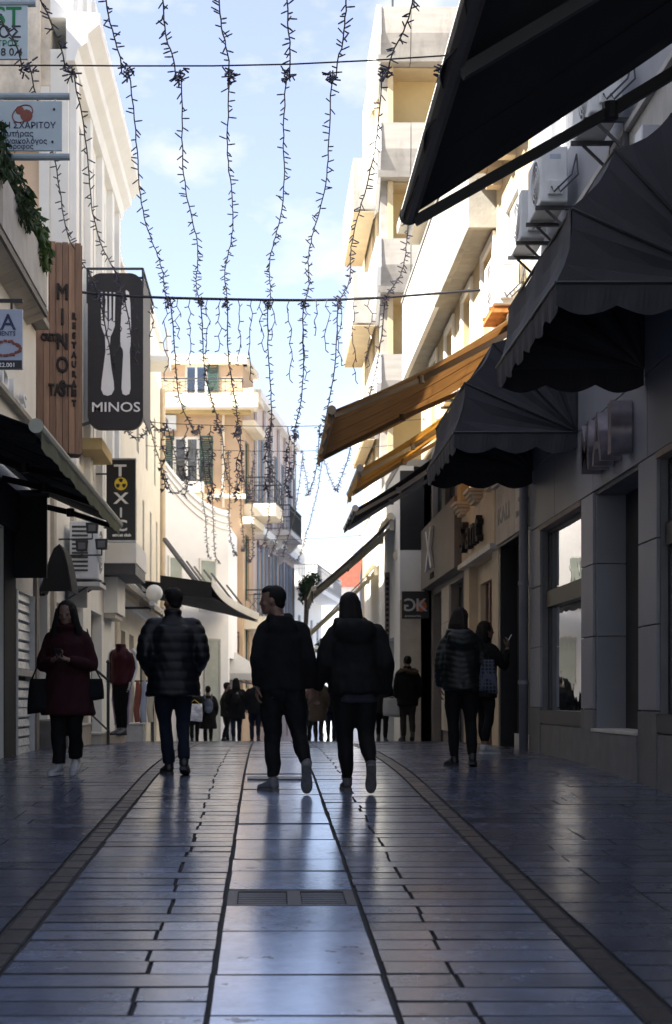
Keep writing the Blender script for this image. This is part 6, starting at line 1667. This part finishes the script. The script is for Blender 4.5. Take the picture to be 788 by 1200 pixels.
    if hr and not spec.get('headless'):
        b = MB()
        if hr['type'] == 'short':
            ell(b, (0, -.022, .150), .081, .096, .094, 20, 14); ell(b, (0, .02, .195), .068, .075, .050, 18, 10)
            ell(b, (0, -.055, .085), .060, .050, .050, 16, 10)
        elif hr['type'] == 'bun':
            ell(b, (0, -.022, .150), .083, .098, .096, 20, 14); ell(b, (0, -.12, .19), .045, .045, .045)
        else:
            L = hr.get('len', 0.25); wd = hr.get('w', 1.0)
            ell(b, (0, -.018, .150), .090 * (0.6 + .4 * wd), .104, .100, 20, 14)
            rows = []
            for q_ in range(7):
                a = q_ / 6; z = .16 - a * (L + .16)
                rows.append((z, 0, -.035 - .035 * min(a * 2, 1), (.092 + .035 * a * wd) * (1 if a < .9 else .8), (.082 - .020 * a)))
            ringz(b, list(reversed(rows)), 20, 0.95)
            if hr.get('front'):
                for s in (-1, 1):
                    limb(b, [(s * .070, .030, .175), (s * .088, .040, .08), (s * .105 * wd, .050, -.05), (s * .115 * wd, .075, -L * .8)], [.030, .036, .040, .022], 12, 4)
        me = remesh(b, 'hair', 0.010 if fine else 0.016, 3)
        def strands(p):
            a_ = math.atan2(p.y, p.x); return noise.noise(Vector((cos(a_) * 14, sin(a_) * 14, p.z * 3 + X))) * hr.get('rough', .006)
        displace(me, strands)
        me.transform(M0 @ MH); link('hair', me, hr['mat'], root, smooth=True)
    # ---- shoes
    sp = spec['shoes']
    for mu, ms, _ in shoes:
        mu.v = [M0 @ v for v in mu.v]; ms.v = [M0 @ v for v in ms.v]
        so = mu.build('shoe', sp[0], root, smooth=True); ms.build('sole', sp[1], so, smooth=False)
    return root, M0, MH

def displace(me, fn):
    """move every vertex along its normal by fn(position)"""
    vs = [(v.co.copy(), v.normal.copy()) for v in me.vertices]
    flat_ = []
    for p, n_ in vs:
        flat_.extend(p + n_ * fn(p))
    me.vertices.foreach_set('co', flat_); me.update()
def fold(me, amp, sc, seed):
    """cloth creases: diagonal, stretched noise along the normals"""
    def fn(p):
        q_ = Vector((p.x * sc * 1.1 + seed, p.y * sc * 1.1, p.z * sc * .75 + p.x * sc * .5))
        return amp * (noise.noise(q_) * 1.2 + .6 * noise.noise(q_ * 2.3) - .3 * abs(noise.noise(q_ * 1.4)))
    displace(me, fn)
def puff(me, kind, amp):
    def fn(p):
        if kind == 'rows': t = p.z / .088
        else: t = (p.z + .045 * abs(((p.x * 5.2) % 2) - 1)) / .062
        return amp * (abs(sin(pi * t)) ** .55 - .6)
    displace(me, fn)

blk = cloth_mat('cloth_black', (0.007, 0.007, 0.008)); blk2 = cloth_mat('cloth_black_soft', (0.010, 0.010, 0.012), 0.9, 0.4, 90)
navy = cloth_mat('cloth_navy_nylon', (0.008, 0.010, 0.017), 0.5, 0.15, 40); jean = cloth_mat('denim', (0.014, 0.024, 0.055), 0.85, 0.4, 120)
red = cloth_mat('coat_wine_red', (0.060, 0.006, 0.013), 0.85, 0.4, 70); olive = cloth_mat('nylon_dark_green', (0.020, 0.026, 0.024), 0.42, 0.15, 40)
grey_k = cloth_mat('knit_grey', (0.10, 0.10, 0.13), 0.9, 0.5, 120); brown = cloth_mat('cloth_brown', (0.035, 0.024, 0.018)); beige = cloth_mat('cloth_beige', (0.20, 0.14, 0.09))
khaki = cloth_mat('trouser_khaki', (0.085, 0.065, 0.05)); fur = cloth_mat('fur_tan', (0.22, 0.15, 0.09), 0.95, 1.0, 60)
hairb = mat('hair_black', (0.004, 0.003, 0.003), 0.6, 0.3, 30, 0.5, 90, stretch=(6, 6, 0.6), spec=0.2); hairn = mat('hair_brown', (0.012, 0.007, 0.005), 0.6, 0.3, 30, 0.5, 90, stretch=(6, 6, 0.6), spec=0.2)
wsole = mat('sole_white', (0.40, 0.40, 0.40), 0.6); wshoe = mat('trainer_white', (0.30, 0.30, 0.31), 0.6, 0.2, 8, 0.2); gshoe = mat('trainer_grey', (0.12, 0.12, 0.13), 0.6, 0.3, 12, 0.3)
dsole = mat('sole_dark', (0.03, 0.03, 0.03), 0.7); bshoe = mat('shoe_black', (0.008, 0.008, 0.008), 0.45); gsole = mat('sole_grey', (0.09, 0.085, 0.085), 0.8, 0.3, 20, 0.5)

# man in the hooded top, half of the couple
XM = (331 - 311) * 12.5 / F; XWm = (416 - 311) * 12.55 / F
man, MM, MMH = person('man in black hooded top and joggers looking aside, holding the woman by the hand', XM, 12.5, 1.78, 0.0, dict(
    face=True, head=(radians(78), radians(-2), 0), lean=0.015, hx=-0.075, width=0.96, sway=0.0,
    ankL=(-.075, .06, .09), kneeL=(-.085, .06, .50), ankR=(.20, -.22, .20), kneeR=(.135, .02, .50), pitch=(0, radians(58)), toe=(.55, -.05),
    elbL=(-.222, -.045, 1.13), wriL=(-.215, .02, .90), elbR=(.225, -.03, 1.13), wriR=(.24, .06, .885),
    hands=dict(L=dict(d=(.02, .02, -1), n=(1, .1, 0), curl=.55), R=dict(d=(.12, .0, -1), n=(-.6, .6, 0), curl=.8, thumb=-1)),
    top=dict(mat=blk2, bulk=.026, hem=.86, hood='down', hoodr=1.02, wr=.012, name='hooded_top', arm=1.04), trousers=dict(mat=blk, fit=1.12, hem=.046, end=.90, wr=.014),
    shoes=(gshoe, gsole), hair=dict(type='short', mat=hairb, rough=.003)))
wom, MW, MWH = person('woman in black padded jacket with pale hem, hand in hand with the man', XWm, 12.55, 1.72, 0.0, dict(
    head=(radians(8), radians(-4), 0), lean=0.02, hx=-0.045, width=1.12,
    ankL=(-.06, .10, .09), kneeL=(-.085, .07, .49), ankR=(.125, -.24, .21), kneeR=(.10, .03, .50), pitch=(0, radians(60)), toe=(.08, -.02),
    elbL=(-.275, -.02, 1.13), wriL=(-.335, .09, .905), elbR=(.265, -.05, 1.13), wriR=(.265, .04, .87),
    hands=dict(L=dict(d=(-.15, .05, -1), n=(.6, -.6, 0), curl=.8), R=dict(hide=True)),
    top=dict(mat=blk, bulk=.058, hem=.86, flare=.02, hood='down', hoodr=1.45, wr=.016, arm=1.08, hemmat=grey_k), trousers=dict(mat=blk, fit=1.16, hem=.040, hip=1.14, end=.93, wr=.005),
    shoes=(mat('boot_grey', (0.05, 0.05, 0.055), 0.7), gsole), hair=dict(type='long', mat=hairb, len=.14, w=.95, rough=.005)))
# man in the padded jacket
XP = (203 - 311) * 14.1 / F
person('man in long dark padded jacket and blue jeans, hands in his pockets', XP, 14.1, 1.82, radians(4), dict(
    head=(radians(26), 0, 0), lean=0.0, width=1.10, hx=.0, face=True,
    ankL=(-.035, .12, .09), kneeL=(-.075, .10, .49), ankR=(.10, -.10, .10), kneeR=(.095, .03, .49), pitch=(0, radians(12)), toe=(.25, -.1),
    elbL=(-.268, -.08, 1.12), wriL=(-.205, .10, .95), elbR=(.268, -.08, 1.12), wriR=(.205, .10, .95), hands=dict(L=dict(hide=True), R=dict(hide=True)),
    top=dict(mat=navy, bulk=.062, hem=.74, flare=.03, hood='collar', quilt='rows', wr=.008, arm=1.08), trousers=dict(mat=jean, fit=1.0, hem=.058, wr=.010),
    shoes=(bshoe, dsole), hair=dict(type='short', mat=hairb, rough=.006)))
# woman in the red coat, facing the camera, reading her phone
XR = (80 - 311) * 14.2 / F
rw, RM, RMH = person('woman in wine red coat looking down at a phone, long dark hair and white trainers', XR, 14.2, 1.69, radians(180 - 8), dict(
    face=True, head=(0, radians(-14), 0), lean=.01, width=1.02,
    ankL=(-.055, -.10, .10), kneeL=(-.085, .04, .49), ankR=(.075, .06, .09), kneeR=(.085, .06, .49), pitch=(radians(16), 0), toe=(.1, -.15),
    elbL=(-.265, .03, 1.10), wriL=(-.075, .265, 1.155), elbR=(.265, .03, 1.10), wriR=(.075, .265, 1.155),
    hands=dict(L=dict(d=(.75, .30, .35), n=(.1, .5, 1), curl=.55, thumb=-1), R=dict(d=(-.75, .30, .35), n=(-.1, .5, 1), curl=.55, thumb=1)),
    top=dict(mat=red, bulk=.040, hem=.60, flare=.075, hood='down', hoodr=1.1, wr=.012, name='coat'), trousers=dict(mat=blk, fit=1.18, hem=.058, wr=.01, hip=1.05),
    shoes=(wshoe, wsole), hair=dict(type='long', mat=hairb, len=.20, w=1.15, front=True, rough=.008)))
ph = thing('phone', 'dark mobile phone held by the woman in the red coat', 'phone', RM @ Vector((0, .33, 1.18)))
o_ = RM @ Matrix.Translation((0, .335, 1.20)) @ Matrix.Rotation(radians(-35), 4, 'X')
mb = MB(); mb.box(-.038, .038, -.005, .004, -.075, .075); mb.v = [o_ @ v for v in mb.v]; mb.build('body', black_m, ph, bevel=.004)
mb = MB(); mb.box(-.034, .034, -.0075, -.0055, -.070, .070); mb.v = [o_ @ v for v in mb.v]; mb.build('screen', mat('phone_screen', (.02, .022, .03), .08, 0, 3, 0), ph)
def bag(name, label, M, c, w, h, d, m_, strap=None, m2=None, taper=0.85, sag=0.02):
    t = thing(name, label, 'bag', M @ Vector(c)); c = Vector(c)
    mb = MB(); rg = []
    for q_ in range(7):
        a = q_ / 6; ww = w / 2 * (1 - (1 - taper) * a) * (1 + .08 * sin(pi * a)); dd = d / 2 * (1 - .55 * a) * (.8 + .35 * sin(pi * min(a + .25, 1)))
        rg.append([c + Vector((ww * math.copysign(abs(cos(k)) ** .85, cos(k)), dd * math.copysign(abs(sin(k)) ** .6, sin(k)) + .006 * sin(5 * k + 3 * a), h * (a - .5) - sag * cos(k) * (1 - a))) for k in [2 * pi * j / 20 for j in range(20)]])
    mb.rings(rg); mb.v = [M @ v for v in mb.v]; o = mb.build('pouch', m_, t, smooth=True)
    if strap:
        mb = MB(); pts = [c + Vector((-w * .36, 0, h * .48))] + [Vector(p) for p in strap] + [c + Vector((w * .36, 0, h * .48))]
        sm = []
        for i in range(len(pts) - 1):
            for k in range(4): sm.append(pts[i].lerp(pts[i + 1], k / 4))
        sm.append(pts[-1]); mb.tube(sm, .013, 6, flat=.5); mb.v = [M @ v for v in mb.v]; mb.build('strap', m2 or m_, t, smooth=True)
    return t
bag('shoulder_bag', 'large black tote on the arm of the woman in red, beside the display window', RM, (.255, .09, .80), .27, .34, .14, blk, [(.235, .06, 1.1), (.18, .0, 1.475), (.24, -.02, 1.3)])
bag('hand_bag', 'small black handbag at the hip of the woman in red, away from the display window', RM, (-.27, .02, .86), .21, .22, .11, blk2, [(-.24, .02, 1.15), (-.20, .0, 1.47), (-.25, -.03, 1.2)])
# woman with the quilted jacket and checked bag
XQ = (541 - 311) * 15.3 / F
qw, QM, QMH = person('woman in dark green chevron-quilted jacket and black trousers, dark bobbed hair', XQ, 15.3, 1.67, radians(-3), dict(
    head=(radians(-24), radians(-3), 0), lean=.01, width=1.0, hx=-.01,
    ankL=(-.075, .02, .09), kneeL=(-.090, .05, .49), ankR=(.115, -.06, .09), kneeR=(.10, .03, .49), pitch=(0, radians(6)), toe=(.35, -.12),
    elbL=(-.245, -.03, 1.12), wriL=(-.24, .04, .885), elbR=(.245, -.02, 1.13), wriR=(.20, .17, .97),
    hands=dict(L=dict(d=(.05, .1, -1), n=(1, .1, 0), curl=.5), R=dict(hide=True)),
    top=dict(mat=olive, bulk=.036, hem=.84, flare=.012, hood='down', hoodr=1.35, quilt='chevron', qamp=.009, wr=.007, arm=1.02), trousers=dict(mat=blk, fit=1.02, hem=.048, hip=1.06, wr=.006),
    shoes=(bshoe, dsole), hair=dict(type='long', mat=hairn, len=.06, w=.75, rough=.010)))
def checks(name):
    m = bpy.data.materials.new(name); m.use_nodes = True; n = m.node_tree.nodes; l = m.node_tree.links; b = n['Principled BSDF']; b.inputs['Roughness'].default_value = .85
    g = n.new('ShaderNodeNewGeometry'); sp_ = n.new('ShaderNodeSeparateXYZ'); l.new(g.outputs['Position'], sp_.inputs[0]); outs = []
    for ax, fr in ((1, 26), (2, 26), (0, 26)):
        mu = n.new('ShaderNodeMath'); mu.operation = 'MULTIPLY'; mu.inputs[1].default_value = fr; l.new(sp_.outputs[ax], mu.inputs[0])
        frc = n.new('ShaderNodeMath'); frc.operation = 'FRACT'; l.new(mu.outputs[0], frc.inputs[0])
        gt = n.new('ShaderNodeMath'); gt.operation = 'GREATER_THAN'; gt.inputs[1].default_value = .66; l.new(frc.outputs[0], gt.inputs[0]); outs.append(gt.outputs[0])
    mxx = n.new('ShaderNodeMath'); mxx.operation = 'MAXIMUM'; l.new(outs[0], mxx.inputs[0]); l.new(outs[1], mxx.inputs[1])
    mm = n.new('ShaderNodeMath'); mm.operation = 'MAXIMUM'; l.new(mxx.outputs[0], mm.inputs[0]); l.new(outs[2], mm.inputs[1])
    mi = n.new('ShaderNodeMix'); mi.data_type = 'RGBA'; mi.inputs[6].default_value = (.006, .007, .011, 1); mi.inputs[7].default_value = (.045, .052, .075, 1); l.new(mm.outputs[0], mi.inputs[0]); l.new(mi.outputs[2], b.inputs['Base Color']); return m
bag('checked_tote', 'blue and white checked tote bag on the shoulder of the quilted-jacket woman', QM, (.285, -.06, 1.0), .22, .36, .12, checks('checked_cloth'), [(.255, -.05, 1.30), (.215, .0, 1.475), (.26, .02, 1.3)], blk, taper=.6)
# smoking woman at the shop door
XS_ = (567 - 311) * 18.0 / F
sw, SM, SMH = person('woman with long brown hair smoking at the black glazed shopfront', XS_, 18.0, 1.64, radians(-62), dict(
    face=True, head=(radians(-12), 0, 0), lean=.01,
    ankL=(-.07, .05, .09), kneeL=(-.085, .05, .49), ankR=(.08, -.04, .09), kneeR=(.085, .03, .49), toe=(.1, -.15),
    elbL=(-.27, -.02, 1.13), wriL=(-.26, .02, .88), elbR=(.25, .15, 1.15), wriR=(.12, .30, 1.40),
    hands=dict(L=dict(curl=.5), R=dict(d=(-.15, .25, 1), n=(-.8, -.4, .2), curl=.5)),
    top=dict(mat=blk, bulk=.03, hem=.74, hood='collar', wr=.012, cuff=.9), trousers=dict(mat=blk, fit=.95, hem=.045, end=.80),
    shoes=(wshoe, wsole), hair=dict(type='long', mat=hairn, len=.22, w=1.0, rough=.008)))
cg = thing('cigarette', 'lit white cigarette between the fingers of the smoking woman', 'cigarette', SM @ Vector((.10, .33, 1.52)))
mb = MB(); mb.tube([SM @ Vector((.095, .33, 1.50)), SM @ Vector((.075, .40, 1.585))], .006, 8); mb.build('paper', cut_m, cg)

# mannequin in a tracksuit
mq, _, _ = person('headless mannequin in red track jacket with white sleeve stripe and dark track bottoms', (143 - 311) * 24.2 / F, 24.2, 1.72, radians(150), dict(
    cat='mannequin', headless=True, z=G(24.2) + .13, skin=mat('mannequin_white', (.5, .47, .43), .5),
    ankL=(-.06, .02, .09), kneeL=(-.075, .03, .49), ankR=(.06, -.02, .09), kneeR=(.075, .03, .49),
    elbL=(-.23, -.02, 1.13), wriL=(-.215, .06, .88), elbR=(.23, -.02, 1.13), wriR=(.215, .06, .88), hands=dict(L=dict(curl=.25), R=dict(curl=.25)),
    top=dict(mat=cloth_mat('track_red', (.12, .008, .018), .6), bulk=.018, hem=.84, hood='collar', wr=.008), trousers=dict(mat=blk, fit=.95, hem=.05), shoes=(gshoe, dsole)), name='mannequin', fine=False)
MQ = Matrix.Translation(((143 - 311) * 24.2 / F, 24.2, G(24.2) + .13)) @ Matrix.Rotation(radians(150), 4, 'Z') @ Matrix.Diagonal((1.72 / 1.75,) * 3 + (1,))
for s in (-1, 1):
    mb = MB(); pts = [(s * .20, -.03, 1.455), (s * .262, -.02, 1.40), (s * .285, -.02, 1.27), (s * .298, -.02, 1.13), (s * .285, .02, 1.0), (s * .268, .06, .90)]; mb.tube(pts, .020, 8, flat=1.4); mb.v = [MQ @ v for v in mb.v]; mb.build('sleeve_stripe', cut_m, mq)
    mb = MB(); pts = [(s * .175, 0, .85), (s * .175, .03, .6), (s * .150, .03, .45), (s * .130, .0, .18)]; mb.tube(pts, .014, 8); mb.v = [MQ @ v for v in mb.v]; mb.build('leg_stripe', mat('lilac_stripe', (.3, .22, .36), .7), mq)

# people further down the street
def stroll(ph=1): return dict(ankL=(-.07, .14 * ph, .09), kneeL=(-.08, .10 * ph, .49), ankR=(.08, -.16 * ph, .13), kneeR=(.085, .0, .49), pitch=(0, radians(22)) if ph > 0 else (radians(22), 0), elbL=(-.25, -.05, 1.13), wriL=(-.235, .05, .89), elbR=(.25, -.05, 1.13), wriR=(.235, .05, .89))
def far(lab, px, Y, H, head, top, tro, hair, shoes=(bshoe, dsole), ph=1, **kw):
    d = stroll(ph); d.update(dict(top=top, trousers=tro, hair=hair, shoes=shoes)); d.update(kw)
    return person(lab, (px - 311) * Y / F, Y, H, head, d, group='passers-by down the street', fine=False)
_, FM, FMH = far('woman in black coat with tan fur-trimmed hood walking by the shop windows', 478, 27.5, 1.62, radians(6), dict(mat=blk2, bulk=.05, hem=.72, hood='collar'), dict(mat=khaki, fit=1.05), dict(type='bun', mat=hairb), ph=.7)
fr = [o for o in bpy.data.objects if o.get('label', '').startswith('woman in black coat with tan')][0]
mb = MB(); pts = [Vector((.17 * cos(a), -.03 + .14 * sin(a), 1.43 + .03 * sin(a * 2))) for a in [2*pi*k/20 for k in range(21)]]; mb.tube(pts, .048, 8, False); me = remesh(mb, 'fur_trim', .016, 2); fold(me, .02, 26, 2); me.transform(FM); link('fur_trim', me, fur, fr, smooth=True)
bag('white_bag', 'pale carrier bag hanging from the hand of the fur-hood woman', FM, (-.33, .05, .70), .34, .38, .10, mat('carrier_pale', (.35, .36, .34), .6), [(-.30, .05, .92)], taper=.95)
_, BM, _ = far('man in long dark coat with blue-grey rucksack, near the white shopfront', 244, 41.5, 1.72, radians(4), dict(mat=blk, bulk=.05, hem=.50, flare=.05), dict(mat=blk), dict(type='short', mat=hairb))
bp = thing('rucksack', 'blue-grey rucksack on the back of the man in the long coat', 'rucksack', BM @ Vector((0, -.2, 1.2)))
mb = MB(); ell(mb, (0, -.235, 1.17), .145, .09, .22); ell(mb, (0, -.30, 1.06), .11, .05, .10); me = remesh(mb, 'pack', .02, 2); me.transform(BM); link('pack', me, mat('pack_blue', (.07, .09, .13), .7), bp, smooth=True)
for s in (-1, 1):
    mb = MB(); mb.tube([BM @ Vector(p) for p in ((s * .09, -.22, 1.36), (s * .11, -.1, 1.50), (s * .13, .12, 1.42), (s * .12, .18, 1.2))], .022, 6); mb.build('strap', MATS['pack_blue'], bp)
_, CM, _ = far('woman in dark padded coat and jeans with small black rucksack', 277, 38.0, 1.72, 0, dict(mat=blk2, bulk=.055, hem=.66, flare=.03), dict(mat=jean), dict(type='long', mat=hairb, len=.12), ph=-1)
bp = thing('rucksack', 'small black rucksack worn by the woman in the dark padded coat', 'rucksack', CM @ Vector((0, -.2, 1.2)))
mb = MB(); ell(mb, (0, -.23, 1.16), .13, .08, .18); me = remesh(mb, 'pack', .02, 2); me.transform(CM); link('pack', me, blk, bp, smooth=True)
mb = MB(); mb.tube([CM @ Vector((0, -.24, 1.33)), CM @ Vector((.03, -.24, 1.37)), CM @ Vector((.06, -.23, 1.33))], .012, 6); mb.build('loop', steel_m, bp)
far('man in olive jacket turned towards the woman with the black rucksack', 265, 38.9, 1.66, radians(-70), dict(mat=cloth_mat('olive_drab', (.05, .055, .03)), bulk=.035, hem=.78), dict(mat=blk), dict(type='short', mat=hairn), ph=.6)
_, DM, _ = far('person in dark jacket carrying a brown paper bag beside the hooded man', 299, 36.5, 1.66, radians(3), dict(mat=blk, bulk=.04, hem=.78), dict(mat=jean), dict(type='short', mat=hairn))
bag('paper_bag', 'brown paper bag with handles carried low beside the hooded man', DM, (.10, .10, .60), .24, .32, .12, mat('kraft', (.34, .20, .12), .8), [(.13, .08, .86)], taper=1.0)
far('person in beige coat half hidden between the couple', 373, 35.0, 1.66, radians(-8), dict(mat=beige, bulk=.05, hem=.55, flare=.03), dict(mat=khaki), dict(type='long', mat=hairn, len=.15))
far('person in black jacket half hidden behind the woman of the couple', 388, 37.0, 1.70, 0, dict(mat=blk, bulk=.04, hem=.8), dict(mat=jean), dict(type='short', mat=hairb), ph=-1)
far('person in brown coat passing the white shop front', 448, 33.5, 1.64, radians(180), dict(mat=brown, bulk=.05, hem=.68), dict(mat=blk), dict(type='long', mat=hairn, len=.12), ph=.8)
far('person in dark grey coat far down the slope between the couple', 360, 42.0, 1.72, radians(175), dict(mat=cloth_mat('coat_grey', (.05, .05, .055)), bulk=.04, hem=.62), dict(mat=blk), dict(type='short', mat=hairb))
_, EM, _ = far('person with a bright printed carrier bag behind the man in jeans', 228, 40.0, 1.66, radians(5), dict(mat=blk2, bulk=.04, hem=.78), dict(mat=blk), dict(type='short', mat=hairn), ph=-.8)
bag('printed_bag', 'white and purple printed carrier bag with yellow edge', EM, (.0, -.26, .95), .42, .5, .10, mat('print_bag', (.55, .55, .60), .5, 0.5, 9), [(.0, -.22, 1.32)], yel_m, taper=1.0)

bpy.data.scenes.remove(TMP)
